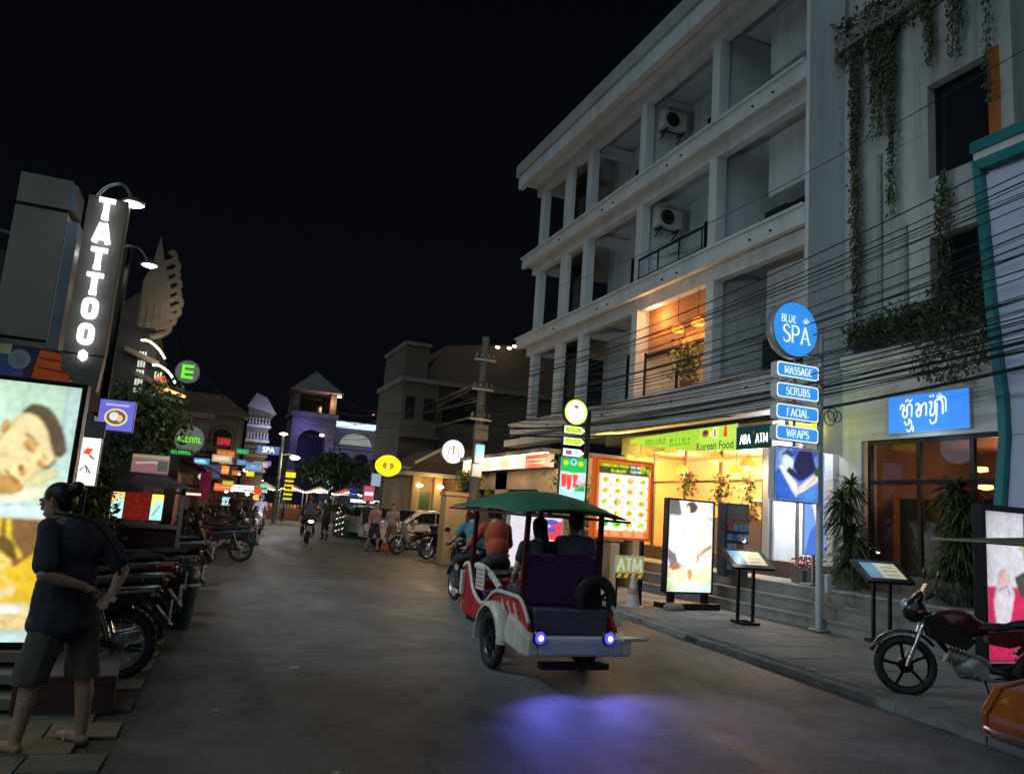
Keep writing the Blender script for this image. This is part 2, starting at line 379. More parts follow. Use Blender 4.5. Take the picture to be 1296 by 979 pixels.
# left pavement: brick pavers flush with the road
M_pav = mt('pavement_bed', (.10, .095, .085), .9, var=.3, scale=2, bump=.4)
mb = MB(); vs = []
for y in ys: vs += [(left_x(y)-9, y, -.004), (left_x(y), y, -.004)]
mb.add(vs, [(2*i, 2*i+1, 2*i+3, 2*i+2) for i in range(len(ys)-1)])
lp = mb.build('left_pavement', M_pav); lp['kind'] = 'structure'
M_tile = [mt('paver_%d' % i, c, .8, var=.28, scale=4, bump=.5, bscale=35) for i, c in enumerate([(.20, .185, .15), (.17, .155, .125), (.23, .21, .17)])]
tm = [B(-.205, -.155, 0, .205, .155, .016).mesh('paving_slab', m) for m in M_tile]
for j in range(34):
    y = 4.0+j*.325
    for i in range(4):
        x = left_x(y)-.22-i*.425-(.2 if j % 2 else 0)
        if i == 0 and j % 2: x += .0
        t = bpy.data.objects.new('paving_slab', random.choice(tm)); col.objects.link(t); t.parent = lp
        t.location = (x, y, random.uniform(-.004, .004)); t.rotation_euler = (random.uniform(-.012, .012), random.uniform(-.016, .016), R(-3)+random.uniform(-.03, .03))
# right pavement with kerb
M_paveR = mt('pavement_mortar', (.13, .13, .125), .9, var=.3, scale=2, bump=.4)
mb = MB()
yy = [-10, 0, 5, 10, 14, 20, 30, 45, 70]
for a, b in zip(yy[:-1], yy[1:]):
    x0, x1 = kerb_x(a), kerb_x(b)
    mb.add([(x0, a, -.01), (x0, a, .055), (12.0, a, .055), (12.0, a, -.01), (x1, b, -.01), (x1, b, .055), (12.0, b, .055), (12.0, b, -.01)], [(0, 1, 5, 4), (1, 2, 6, 5)])
rp = mb.build('right_pavement', M_paveR); rp['kind'] = 'structure'
kt = [B(0, -.245, 0, .17, .245, .075).mesh('kerb_stone', mt('kerb_concrete', (.22, .22, .21), .85, var=.3, scale=3, bump=.5)) for i in range(1)]
for j in range(36):
    y = 4+j*.5
    t = bpy.data.objects.new('kerb_stone', kt[0]); col.objects.link(t); t.parent = rp
    t.location = (kerb_x(y)-.03+random.uniform(-.012, .012), y, -.002+random.uniform(-.012, .004)); t.rotation_euler = (random.uniform(-.02, .02), random.uniform(-.02, .02), R(-5.7)+random.uniform(-.02, .02))
M_slab = [mt('grey_slab_%d' % i, c, .8, var=.22, scale=3, bump=.35, bscale=30) for i, c in enumerate([(.21, .21, .20), (.17, .17, .165), (.24, .235, .22)])]
sm_ = [B(-.392, -.392, 0, .392, .392, .02).mesh('pavement_slab', m) for m in M_slab]
for j in range(21):
    y = 4.4+j*.8; k = 0; x = kerb_x(y)+.17+.42
    while x < 9.95-.1:
        t = bpy.data.objects.new('pavement_slab', random.choice(sm_)); col.objects.link(t); t.parent = rp
        t.location = (x, y, .054+random.uniform(-.003, .003)); t.rotation_euler = (random.uniform(-.004, .004), random.uniform(-.004, .004), R(-1))
        x += .8; k += 1
# terrace with three long steps and shop plinth
M_ter = mt('terrace_concrete', (.24, .245, .235), .8, var=.22, scale=1.2, bump=.3, bscale=25)
M_nose = mt('step_nosing', (.42, .43, .41), .7, var=.2, scale=3)
te = MB()
te.box(9.98, 4, .05, 12.9, 21.0, .245); te.box(10.30, 4, .245, 12.9, 20.7, .46); te.box(10.62, 4, .46, 12.9, 20.4, .68)
te = te.build('terrace', M_ter); te['kind'] = 'structure'
for x, z, y1 in ((9.955, .247, 21.0), (10.275, .462, 20.7), (10.595, .682, 20.4)):
    for k in range(9):
        a = 4+k*1.86; b = min(a+1.852, y1)
        B(x, a, z-.045, x+.30, b, z+.003).build('step_tread', M_ter if z < .6 else M_ter, te)
    B(x-.012, 4, z-.012, x+.03, 20.2, z+.010).build('nosing', M_nose if z > .6 else M_conc, te)
pl = B(11.95, 8.2, .68, 16, 19.5, 1.02).build('shop_plinth', mt('plinth', (.13, .10, .085), .6, var=.2)); pl['kind'] = 'structure'

# ------------------------------------------------------------------ white hotel with open balconies (right)
hotel = thing('hotel_building', 'white four-storey building with long balcony bands and open bays above the shops', 'building', (11, 12, 0))
HM = Matrix.Translation((-11, -12, 0))
def hp(name, mb, mat, parent=None, bevel=0, smooth=False):
    mb.v = [tuple(HM @ Vector(v)) for v in mb.v]; return mb.build(name, mat, parent or hotel, bevel=bevel, smooth=smooth)
F = [(4.58, 5.03), (8.0, 8.45), (11.3, 11.76)]
for zb, zt in F:
    b = MB(); b.box(11, 12.0, zb, 11.14, 27.7, zt); b.box(10.93, 12.0, zt-.07, 11.0, 27.76, zt+.0)
    hp('balcony_fascia', b, M_plaster, bevel=.012)
    hp('floor_slab', MB().box(11.14, 12.0, zb+.08, 20, 27.64, zt-.06), M_plaster)
    hp('edge_beam', MB().box(11.32, 12.0, zb-.30, 11.56, 27.35, zb+.08), M_plaster, bevel=.01)
    for y in (13.0, 13.7, 16.6, 17.3, 20.3, 21.0, 24.2):
        hp('drain_spout', MB().cyl((11.02, y, zb+.16), (10.95, y, zb+.14), .028, n=8), M_black)
hp('ledge', MB().box(10.75, 12.0, 4.12, 11.3, 27.6, 4.36), M_plaster, bevel=.01)
hp('roof_fascia', MB().box(10.62, 11.9, 14.62, 10.85, 27.75, 15.15), M_plaster, bevel=.015)
hp('roof_cornice', MB().box(10.54, 11.9, 15.16, 10.9, 27.9, 15.66), mt('weathered_plaster', (.36, .39, .38), .85, var=.2, scale=1), bevel=.02)
hp('roof_slab', MB().box(10.85, 11.9, 14.8, 20, 27.7, 15.3), M_plaster)
hp('roof_beam', MB().box(11.32, 12, 14.3, 11.56, 27.35, 14.8), M_plaster)
CY = [26.7, 22.7, 19.2, 15.6, 12.16]
floors = [(5.03, 7.7), (8.45, 11.0), (11.76, 14.3)]
for li, (z0, z1) in enumerate(floors):
    for y in CY:
        hp('column', MB().box(11.30, y-.16, z0-.06, 11.60, y+.16, z1+.08), M_plaster, bevel=.01)
    hp('end_pier', MB().box(11.35, 24.15, z0-.06, 11.5, 24.75, z1+.5), M_plaster)
    # transverse beams and party walls
    for y in (22.7, 26.7): hp('cross_beam', MB().box(11.62, y-.1, z1-.06, 13.2, y+.1, z1+.3), M_plaster)
    for y in (19.2, 15.6): hp('party_wall', MB().box(11.61, y-.07, z0-.06, 13.3, y+.07, z1+.38), M_plaster)
    # rear wall split in bays with openings
    X = 13.0
    def wall(y0, y1, a, b, nm='rear_wall', m=M_plaster): return hp(nm, MB().box(X, y0, a, X+.2, y1, b), m)
    zt = z1+.38
    wall(22.84, 24.1, z0, zt); wall(19.27, 22.84, z0+2.15, zt)
    wall(19.27, 19.75, z0, z0+2.15); wall(21.0, 21.2, z0, z0+2.15); wall(22.5, 22.84, z0, z0+2.15)
    for a, b in ((19.75, 21.0), (21.2, 22.5)):
        w = hp('window', MB().box(X+.02, a, z0, X+.08, a+.06, z0+2.15).box(X+.02, b-.06, z0, X+.08, b, z0+2.15).box(X+.02, a+.06, z0+2.09, X+.08, b-.06, z0+2.15), M_dark)
        p = hp('pane', MB().box(X+.04, a+.06, z0, X+.06, b-.06, z0+2.09), M_glass); p.parent = w
    if li:
        wall(15.67, 17.2, z0, zt); wall(17.2, 18.3, z0+2.1, zt); wall(18.3, 19.13, z0, zt)
        w = hp('balcony_door', MB().box(X+.0, 17.2, z0, X+.06, 17.28, z0+2.1).box(X, 18.22, z0, X+.06, 18.3, z0+2.1).box(X, 17.28, z0+2.02, X+.06, 18.22, z0+2.1), M_dark)
        p = hp('pane', MB().box(X+.02, 17.28, z0, X+.04, 18.22, z0+2.02), M_glass); p.parent = w
    # nearest bay: deep bulkhead over a dark opening
    hp('bulkhead', MB().box(12.25, 12.0, z0+1.35, 13.0, 14.6, zt), M_plaster)
    hp('window', MB().box(12.9, 12.0, z0, 12.95, 15.5, z0+1.4), M_glass)
# lit balcony doorway on the third floor
hp('lit_curtain', MB().box(12.97, 17.35, 8.45, 12.99, 17.85, 9.75, c=S(150, 195, 200)), mt('lit_curtain', None, .7, var=.25, scale=14, emit=.45, streak=.02))
r = MB(); r.bar((11.2, 15.8, 9.2), (11.2, 18.95, 9.2), .05, c=(.02,)*3); r.bar((11.2, 15.8, 8.62), (11.2, 18.95, 8.62), .04)
for k in range(4): r.bar((11.2, 15.85+k*1.02, 8.45), (11.2, 15.85+k*1.02, 9.2), .03)
hp('balcony_railing', r, M_dark)
hp('end_wall', MB().box(11.02, 11.9, 3.25, 12.0, 11.995, 15.6), M_plaster)
hp('rear_panel', MB().box(12.4, 12.0, 3.2, 12.5, 12.2, 4.2), M_plaster)
# body behind the balconies and closed ground storey core
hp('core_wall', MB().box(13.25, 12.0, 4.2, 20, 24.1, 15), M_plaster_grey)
hp('glass_wall', MB().box(12.2, 24.2, 5.0, 12.25, 26.5, 14.6), M_glass)
# warm lit restaurant bay on the second floor
M_warmwall = mt('warm_cream_wall', (.62, .46, .30), .8, var=.12)
M_bamboo = mt('bamboo_blind', (.66, .30, .11), .7, var=.35, scale=14, streak=9, bump=.3)
hp('warm_wall', MB().box(13.0, 15.67, 5.03, 13.2, 19.13, 8.08), M_warmwall)
bl = MB()
for k in range(22): bl.box(11.75, 15.7, 6.5+k*.07, 11.77, 19.1, 6.5+k*.07+.05)
hp('bamboo_blind', bl, M_bamboo)
hp('blind_roll', MB().cyl((11.74, 15.7, 6.42), (11.74, 19.1, 6.42), .075, n=10), mt('dark_cloth', (.03, .025, .02), .9))
hp('window_frame', MB().box(11.62, 15.67, 5.95, 11.68, 19.1, 6.01).box(11.62, 15.67, 5.03, 11.68, 15.74, 6.5).box(11.62, 17.4, 5.03, 11.68, 17.46, 6.0).box(11.62, 19.03, 5.03, 11.68, 19.12, 6.5), M_dark)
for y, x in ((17.1, 11.42), (16.2, 11.42)):
    t = thing('pendant_lamp', 'orange basket pendant lamp glowing in the upstairs bay, %s of the two' % ('left' if y > 16.5 else 'right'), 'lamp', (x, y, 6.80), group='pendant lamps upstairs')
    MB().lathe([(.03, .16), (.11, .12), (.17, .0), (.15, -.07)], n=14, c=S(235, 120, 40)).build('lamp_shade', mt('orange_shade', None, .6, var=.15, emit=1.3), t, smooth=True)
    MB().ell((0, 0, 0), .06, c=S(255, 190, 90)).build('bulb', M_glow, t); MB().cyl((0, 0, .15), (0, 0, 1.0), .008, n=6).build('cord', M_dark, t)
    lamp('lamp_light', 'POINT', (x-.12, y, 6.75), 22, (1, .55, .22), size=.12)
lamp('bay_light', 'POINT', (12.5, 17.3, 5.9), 14, (1, .55, .24), size=.2)
lamp('porch_light', 'POINT', (11.5, 12.75, 3.75), 26, (.88, .94, 1), size=.15)
lamp('bay_light', 'POINT', (11.40, 18.3, 7.4), 20, (1, .55, .24), size=.2)
# ceiling camera domes and air conditioners
for i, (x, y, z) in enumerate([(12.3, 13.2, 7.66), (12.3, 20.9, 7.66), (12.4, 12.5, 11.0), (12.0, 20.3, 11.0), (12.2, 24.9, 7.66)]):
    MB().lathe([(.0, .06), (.09, .06), (.09, 0), (.07, -.05), (.0, -.08)], (x, y, z+.38), n=14).build('ceiling_dome', M_black, smooth=True)
    tag(bpy.context.scene.objects[-1] if False else [o for o in bpy.data.objects if o.name.startswith('ceiling_dome')][-1],
        ['small black ceiling dome over the nearest bay above the blue disc sign', 'small black ceiling dome in the bay left of the orange bay', 'small black dome in the nearest bay one floor below the roof', 'small black ceiling dome under the third floor near the middle', 'small black ceiling dome in the farthest second floor bay'][i], 'ceiling fixture', 'black ceiling domes')
def make_ac(lbl, loc, rz):
    t = thing('air_conditioner', lbl, 'air conditioner', loc, rz, 'outdoor air conditioning units on balcony walls')
    B(-.42, -.16, 0, .42, .16, .60).build('casing', mt('ac_casing', (.5, .48, .44), .5, var=.15), t, bevel=.02)
    MB().torus((-.1, -.17, .3), .22, .014, n=24, k=6).build('fan_guard', M_dark, t)
    gb = MB()
    for q in (.07, .13, .18): gb.torus((-.1, -.175, .3), q, .006, n=20, k=4)
    for k in range(8): gb.bar((-.1, -.175, .3), (-.1+.22*math.cos(k*.785), -.175, .3+.22*math.sin(k*.785)), .006)
    gb.build('fan_grille', M_dark, t)
    f = MB().cyl((-.1, -.163, .3), (-.1, -.160, .3), .21, n=24); f.build('fan_recess', mt('recess_grey', (.06, .06, .06), .7), t)
    fb = MB()
    for k in range(4): a = k*1.57; fb.bar((-.1, -.168, .3), (-.1+.18*math.cos(a), -.168, .3+.18*math.sin(a)), .07, .005, up=(0, 1, 0))
    fb.build('fan_blade', M_dark, t)
    MB().bar((-.3, .2, -.04), (-.3, -.2, -.04), .04).bar((.3, .2, -.04), (.3, -.2, -.04), .04).bar((-.3, .2, -.25), (-.3, -.15, -.06), .03).bar((.3, .2, -.25), (.3, -.15, -.06), .03).bar((-.3, .0, -.045), (.3, .0, -.045), .03).build('bracket', M_dark, t)
    MB().tube([(.42, .1, .15), (.6, .16, .1), (.62, .19, -.5), (.2, .19, -.7)], .02, 6).build('refrigerant_pipe', mt('pipe_grey', (.3, .3, .3), .6), t)
    return t
make_ac('air conditioner hung on the balcony wall just under the roof', (12.15, 18.9, 13.5), 0)
make_ac('air conditioner hung on the third floor balcony wall above the lit doorway', (12.1, 18.9, 10.35), 0)

# ground-floor shops of the hotel
M_orange = mt('orange_wall', (.66, .42, .18), .75, var=.12, scale=2)
hp('shop_ceiling', MB().box(11.9, 12.3, 3.62, 16, 20.6, 4.12), mt('shop_ceiling', (.30, .24, .14), .7, var=.3, scale=5))
hp('shop_back_wall', MB().box(14.2, 14.45, 1.02, 14.4, 20.6, 3.62), M_orange)
hp('shop_divider', MB().box(11.95, 14.05, 1.0, 14.4, 14.25, 3.62), M_plaster)
hp('shop_end_wall', MB().box(11.95, 20.3, 1.0, 14.2, 20.5, 3.62), M_orange)
fr = MB()
for y in (14.3, 15.9, 17.4, 18.9): fr.box(12.02, y, 1.02, 12.08, y+.07, 3.6)
fr.box(12.02, 14.25, 2.75, 12.075, 20.3, 2.81)
hp('shopfront_frame', fr, mt('brown_metal', (.12, .07, .04), .5))
M_clear = mt('clear_glass', (.9, .9, .9), .05, var=0, alpha=.10)
for y0, y1 in ((14.37, 15.9), (15.97, 17.4)):
    hp('shopfront_pane', MB().box(12.045, y0, 1.02, 12.055, y1, 3.6), M_clear)
for y, z, w in ((15.1, 1.9, .5), (15.8, 1.95, .3), (16.6, 2.0, .35), (17.3, 1.9, .25), (16.2, 2.45, .9)):
    b = MB(); b.box(14.17, y-w/2, z, 14.20, y+w/2, z+.32, c=S(120, 70, 40)); hp('wall_picture', b, M_paper)
hp('wall_shelf', MB().box(14.0, 14.6, 2.38, 14.2, 17.2, 2.42), mt('brown_metal', (.12, .07, .04), .5))
hp('lit_strip', MB().box(13.97, 14.7, 2.43, 13.99, 15.7, 2.45, c=S(255, 220, 170)).box(13.97, 16.0, 2.43, 13.99, 17.0, 2.45, c=S(255, 220, 170)), M_glow)
c = MB(); c.box(12.6, 15.0, 1.02, 13.2, 17.5, 1.9, c=(.1, .05, .03)); hp('serving_counter', c, M_col)
pend = [(11.35, 18.6, 3.42), (11.35, 17.1, 3.5), (12.0, 17.5, 3.08), (11.55, 15.5, 3.28), (12.1, 15.4, 3.02), (11.7, 14.5, 3.12)]
names = ['large basket lamp over the orange menu board', 'basket lamp just right of the orange menu top', 'low basket lamp below its neighbour at the shop corner', 'basket lamp under the middle of the green banner', 'low basket lamp above the middle hanging plant', 'small basket lamp at the right end of the green banner']
for i, (x, y, z) in enumerate(pend):
    t = thing('pendant_lamp', 'warm glowing '+names[i], 'lamp', (x, y, z), group='basket lamps under the banner')
    MB().lathe([(.02, .15), (.10, .12), (.19, .0), (.17, -.06)], n=16, c=S(230, 130, 40)).build('lamp_shade', mt('orange_shade', None, .6, var=.15, emit=1.3), t, smooth=True)
    MB().ell((0, 0, -.01), .065, c=S(255, 215, 130)).build('bulb', M_glow2, t); MB().cyl((0, 0, .13), (0, 0, .55), .008, n=6).build('cord', M_dark, t)
    lamp('lamp_light', 'POINT', (x, y, z-.12), 26, (1, .62, .28), size=.1)
lamp('shop_light', 'POINT', (13.2, 16.2, 3.2), 190, (1, .6, .27), size=.25)
lamp('shop_light', 'POINT', (12.6, 18.6, 3.2), 130, (1, .66, .25), size=.25)
lamp('awning_light', 'POINT', (11.0, 19.6, 3.5), 60, (.95, .85, .2), size=.2)
M_leafw = leaf_mat('indoor_leaf', (.10, .13, .035))
for i, (y, z, h) in enumerate([(17.0, 2.9, .45), (15.6, 2.8, .6), (14.6, 2.75, .9)]):
    t = thing('hanging_plant', ['leftmost trailing plant hanging in the orange shop', 'middle trailing plant hanging in the orange shop', 'longest trailing plant hanging at the right edge of the orange shop'][i], 'plant', (11.85, y, z), group='trailing plants hanging in the shop')
    MB().lathe([(.0, -.08), (.08, -.08), (.11, .06), (.09, .06)], n=12).build('pot', mt('clay', (.25, .12, .06), .8), t, smooth=True)
    foliage('foliage', M_leafw, t, 260, lambda: ((random.gauss(0, .1), random.gauss(0, .12), random.uniform(-h, .15)), (random.uniform(-1, 1), random.uniform(-1, 1), -.6)), .09)
    MB().cyl((0, 0, 0), (0, 0, 3.6-z), .006, n=5).build('cord', M_dark, t)
# white lit ATM booth
M_white = mt('booth_white', (.75, .77, .82), .5, var=.06)
hp('booth_back_wall', MB().box(13.4, 12.45, 1.02, 13.5, 14.05, 3.62), M_white)
hp('booth_side_wall', MB().box(12.0, 12.2, 1.0, 13.4, 12.42, 3.62), M_white)
hp('booth_door', MB().box(12.3, 12.45, 1.03, 12.34, 13.1, 3.4), M_white)
hp('booth_frame', MB().box(12.0, 12.42, 3.2, 12.06, 14.05, 3.28).box(12.0, 13.2, 1.02, 12.06, 13.26, 3.2).box(12.0, 13.98, 1.02, 12.06, 14.05, 3.2), M_steel)
hp('booth_pane', MB().box(12.025, 13.26, 1.03, 12.035, 13.98, 3.2), M_clear)
lamp('booth_light', 'AREA', (12.7, 13.2, 3.55), 130, (.86, .92, 1.0), size=.6).data.size = .8
t = thing('cash_machine', 'grey cash machine with dark screen inside the white lit booth', 'cash machine', (13.0, 13.05, 1.02))
B(-.25, -.35, 0, .35, .35, 1.55, (.10, .12, .16)).build('cabinet', M_col, t, bevel=.02); B(-.262, -.22, .95, -.25, .22, 1.3, (.02, .03, .05)).build('screen', M_col, t)
B(-.27, -.2, .75, -.25, .2, .85, (.3, .3, .32)).build('keypad', M_col, t); B(-.262, -.3, 1.36, -.25, .3, 1.5, S(30, 60, 120)).build('header', M_col, t)
# corrugated awning above the food stall
aw = MB()
for k in range(46):
    y0 = 14.1+k*.145; aw.add([(10.35, y0, 4.0), (11.9, y0, 4.28), (11.9, y0+.072, 4.31), (10.35, y0+.072, 4.03), (11.9, y0+.145, 4.28), (10.35, y0+.145, 4.0)], [(0, 1, 2, 3), (3, 2, 4, 5)])
hp('corrugated_awning', aw, mt('corrugated_green', (.24, .33, .22), .5, .3, var=.2))

# ------------------------------------------------------------------ grey spa building with hanging vines
spa = thing('spa_building', 'grey rendered building with hanging vines, recessed windows and a blue lit sign', 'building', (12, 8.2, 0))
def sp(name, mb, mat, parent=None, **k):
    mb.v = [tuple(v[i]-(12, 8.2, 0)[i] for i in range(3)) for v in mb.v]; return mb.build(name, mat, parent or spa, **k)
M_spaw = mt('stained_render', (.44, .46, .45), .88, var=.26, scale=.8, bump=.3, bscale=22, streak=.15, stain=.4)
W = MB()
def wallrect(y0, y1, z0, z1): W.box(12, y0, z0, 12.35, y1, z1)
# facade around two windows and the shopfront
wallrect(9.86, 11.98, 5.2, 12); wallrect(8.2, 8.62, 5.2, 18); wallrect(8.62, 9.86, 5.2, 5.7); wallrect(8.62, 9.86, 7.2, 8.35); wallrect(8.62, 9.86, 10.25, 12)
sp('facade_wall', W, M_spaw)
sp('upper_wall', MB().box(12.3, 8.62, 12, 12.6, 12.0, 18), M_spaw)
sp('upper_soffit', MB().box(11.9, 9.7, 11.9, 12.3, 12.6, 12.02), M_spaw)
sp('side_wall', MB().box(12.35, 11.6, 5, 20, 11.95, 18), M_spaw)
sp('lower_wall', MB().box(11.95, 8.2, 3.5, 12.35, 11.98, 4.95), mt('pale_render', (.64, .65, .63), .8, var=.12, scale=1, streak=.3))
sp('end_pier', MB().box(11.95, 11.42, 1.0, 12.35, 11.98, 3.5), mt('pale_render', (.5, .5, .47)))
sp('planter_ledge', MB().box(11.72, 8.2, 4.95, 12.35, 11.75, 5.2), mt('pale_render', (.5, .5, .47)), bevel=.01)
M_or = mt('orange_curtain', (.42, .12, .03), .8, var=.2)
for (z0, z1) in ((5.7, 7.2), (8.35, 10.25)):
    w = sp('window', MB().box(12.2, 8.62, z0, 12.26, 8.70, z1).box(12.2, 9.78, z0, 12.26, 9.86, z1).box(12.2, 8.7, z1-.07, 12.26, 9.78, z1).box(12.2, 8.7, z0, 12.26, 9.78, z0+.07), M_dark)
    p = sp('pane', MB().box(12.24, 8.70, z0+.07, 12.25, 9.78, z1-.07), M_glass); p.parent = w
p = sp('orange_jamb', MB().box(12.02, 8.56, 8.35, 12.22, 8.615, 10.25), M_or)
sp('orange_panel', MB().box(11.992, 8.42, 8.32, 12.02, 8.64, 10.3), M_or)
sp('drain_pipe', MB().cyl((11.95, 10.95, 5.2), (11.95, 10.95, 9.3), .045, n=10), mt('pipe_grey', (.3, .3, .3), .6))
sp('drain_pipe', MB().cyl((11.95, 10.35, 5.2), (11.95, 10.35, 7.6), .035, n=10), mt('pipe_grey', (.3, .3, .3), .6))
# shopfront of the spa
f = MB()
for y in (8.3, 9.15, 10.2, 11.3): f.box(12.03, y-.04, 1.02, 12.11, y+.04, 3.42)
for z in (1.02, 2.66, 3.42): f.box(12.035, 8.3, z, 12.105, 11.34, z+.08)
sp('shopfront_frame', f, M_dark)
M_tint = mt('tinted_glass', (.05, .03, .02), .06, var=0, alpha=.45)
for a, b in ((8.34, 9.11), (9.19, 10.16), (10.24, 11.26)):
    sp('shopfront_pane', MB().box(12.065, a, 1.1, 12.075, b, 2.66), M_tint); sp('transom_pane', MB().box(12.065, a, 2.74, 12.075, b, 3.42), M_tint)
sp('lobby_back_wall', MB().box(15.2, 8.2, 1.0, 15.3, 11.9, 3.5), mt('lobby_brown', (.22, .11, .06), .7, var=.2))
sp('lobby_side_wall', MB().box(12.4, 11.5, 1.0, 15.2, 11.6, 3.5), mt('lobby_brown', (.22, .11, .06), .7, var=.2))
sp('lobby_ceiling', MB().box(12.35, 8.2, 3.5, 15.3, 11.9, 3.6), mt('lobby_brown', (.22, .11, .06), .7, var=.2))
cu = MB()
for k in range(22):
    y = 9.0+k*.11; cu.cyl((12.9, y, 1.02), (12.9, y, 2.45), .05, n=6)
sp('dark_curtain', cu, mt('lobby_curtain', (.025, .018, .018), .9, var=.2))
for i, (x, y, z) in enumerate([(13.5, 10.1, 3.05), (13.8, 8.9, 2.85), (13.9, 10.3, 2.75), (13.0, 8.75, 2.9)]):
    o = MB().lathe([(.0, .05), (.12, .04), (.13, -.03), (.0, -.06)], n=14, c=S(255, 190, 120)).build('ceiling_lamp', M_glow, smooth=True, loc=(x, y, z))
    tag(o, ['warm ceiling lamp behind the spa transom, leftmost', 'warm lamp seen through the right spa pane', 'dim warm lamp below the first behind the spa glass', 'warm lamp nearest the teal column behind the glass'][i], 'lamp', 'warm lamps inside the spa')
lamp('lobby_light', 'POINT', (13.7, 9.8, 2.9), 45, (1, .5, .25), size=.2)
lamp('lobby_light', 'POINT', (13.3, 8.9, 2.9), 12, (1, .55, .3), size=.2)

# ------------------------------------------------------------------ teal trimmed building, far right
teal = thing('teal_trimmed_building', 'pale lavender panelled building edged with a teal band at the right edge', 'building', (11.2, 8, 0))
def tp(name, mb, mat, **k):
    mb.v = [tuple(v[i]-(11.2, 8, 0)[i] for i in range(3)) for v in mb.v]; return mb.build(name, mat, teal, **k)
M_lav = mt('lavender_panel', (.60, .62, .80), .6, var=.10, scale=1.2); M_teal = mt('teal_paint', (.02, .20, .20), .5, var=.15, scale=3)
out = [(8.27, 8.0), (8.27, 7.72), (8.10, 5.2), (8.0, 3.72), (7.97, 3.2), (8.1, 2.2), (8.12, .7)]
inn = [(4, 8.0), (8.09, 7.62), (7.96, 5.2), (7.84, 3.9), (7.80, 3.3), (7.90, 2.25), (7.92, .7)]
e = MB()
left = [(8.30, 7.85), (8.13, 5.2), (8.0, 3.75), (7.99, 3.25), (8.10, 2.2), (8.12, .7)]
right = [(8.16, 7.62), (8.01, 5.2), (7.88, 3.87), (7.87, 3.3), (7.97, 2.2), (7.99, .7)]
for (a, b), (c_, d) in zip(zip(left[:-1], left[1:]), zip(right[:-1], right[1:])):
    e.prism([a, b, d, c_], 11.08, 11.3, 'X')
e.prism([(8.30, 7.82), (8.16, 7.65), (3, 7.62), (3, 7.77)], 11.08, 11.3, 'X')
tp('teal_band', e, M_teal)
tp('upper_teal_band', MB().box(11.06, 3, 7.97, 11.3, 8.32, 8.15), M_teal, bevel=.01)
tp('white_soffit_band', MB().prism([(8.30, 7.965), (8.30, 7.83), (3, 7.79), (3, 7.965)], 11.12, 11.3, 'X'), mt('pale_render', (.5, .5, .47)))
for k, (za, zb) in enumerate([(.7, 3.3), (3.31, 5.2), (5.21, 7.5)]):
    pts = {0: [(7.98, .7), (7.96, 2.2), (7.86, 3.3)], 1: [(7.86, 3.31), (7.87, 3.85), (8.0, 5.2)], 2: [(8.0, 5.21), (8.15, 7.56)]}[k]
    tp('wall_panel', MB().prism(pts+[(3, zb), (3, za)], 11.2, 11.4, 'X'), M_lav)
tp('side_return', MB().box(11.31, 7.6, .7, 12.0, 8.0, 8.3), M_plaster_grey)

t = thing('potted_plant', 'leafy potted plant at the railing of the orange upstairs bay', 'plant', (11.45, 16.7, 5.03))
MB().lathe([(0, 0), (.12, 0), (.17, .3), (.13, .3)], n=12).build('pot', mt('clay', (.25, .12, .06)), t, smooth=True)
foliage('foliage', M_leafw, t, 420, lambda: ((random.gauss(0, .13), random.gauss(0, .28), random.gauss(.8, .3)), None), .12)

# ------------------------------------------------------------------ signs and lit boxes
WH = (.9, .95, 1.0); BLUE = S(52, 140, 225)
def lotus(P, u, v, s, c, w=.006):
    for k, (dx, h, b) in enumerate([(-.55, .55, .5), (.55, .55, .5), (-.28, .8, .3), (.28, .8, .3), (0, 1, 0)]):
        a = [(u, v), (u+(dx-.22)*s*.8, v+h*s*.5), (u+dx*s, v+h*s), (u+(dx*.7+.2)*s*.8, v+h*s*.45), (u, v)]
        P.line([q.to_2d() if hasattr(q, 'to_2d') else q for q in [Vector((x, y, 0)) for x, y in a]] if False else [tuple(q)[:2] for q in smooth_path([(x, y, 0) for x, y in a], 5)], w, c)
def case_box(w, h, d, rnd=.0, c=None):
    """sign case centred on 0, front at y=0 going back d"""
    if not rnd: return MB().box(-w/2, 0, -h/2, w/2, d, h/2, c)
    pts = []
    for cx_, cz_, a0 in ((w/2-rnd, h/2-rnd, 0), (-w/2+rnd, h/2-rnd, 90), (-w/2+rnd, -h/2+rnd, 180), (w/2-rnd, -h/2+rnd, 270)):
        for k in range(7): a = R(a0+k*15); pts.append((cx_+rnd*math.cos(a), cz_+rnd*math.sin(a)))
    return MB().prism(pts, 0, d, 'Y', c)
def rpts(w, h, rnd, u=0, v=0):
    pts = []
    for cx_, cz_, a0 in ((w/2-rnd, h/2-rnd, 0), (-w/2+rnd, h/2-rnd, 90), (-w/2+rnd, -h/2+rnd, 180), (w/2-rnd, -h/2+rnd, 270)):
        for k in range(7): a = R(a0+k*15); pts.append((u+cx_+rnd*math.cos(a), v+cz_+rnd*math.sin(a)))
    return pts
M_case = mt('white_case', (.55, .57, .6), .4, var=.08)
# --- blue spa pole sign
t = thing('pole_sign', 'tall pole sign with round blue disc, four blue panels and a lit massage picture', 'sign', (9.84, 10.3, .07))
MB().cyl((0, 0, 0), (0, 0, 5.0), .055, n=16).build('pole', mt('pale_pole', (.42, .46, .47), .5, .2, var=.1), t, smooth=True)
MB().cyl((0, 0, 0), (0, 0, .025), .16, n=20).build('base_plate', M_steel, t)
B(.06, -.12, .62, .16, .12, .92).build('junction_box', M_case, t, bevel=.01)
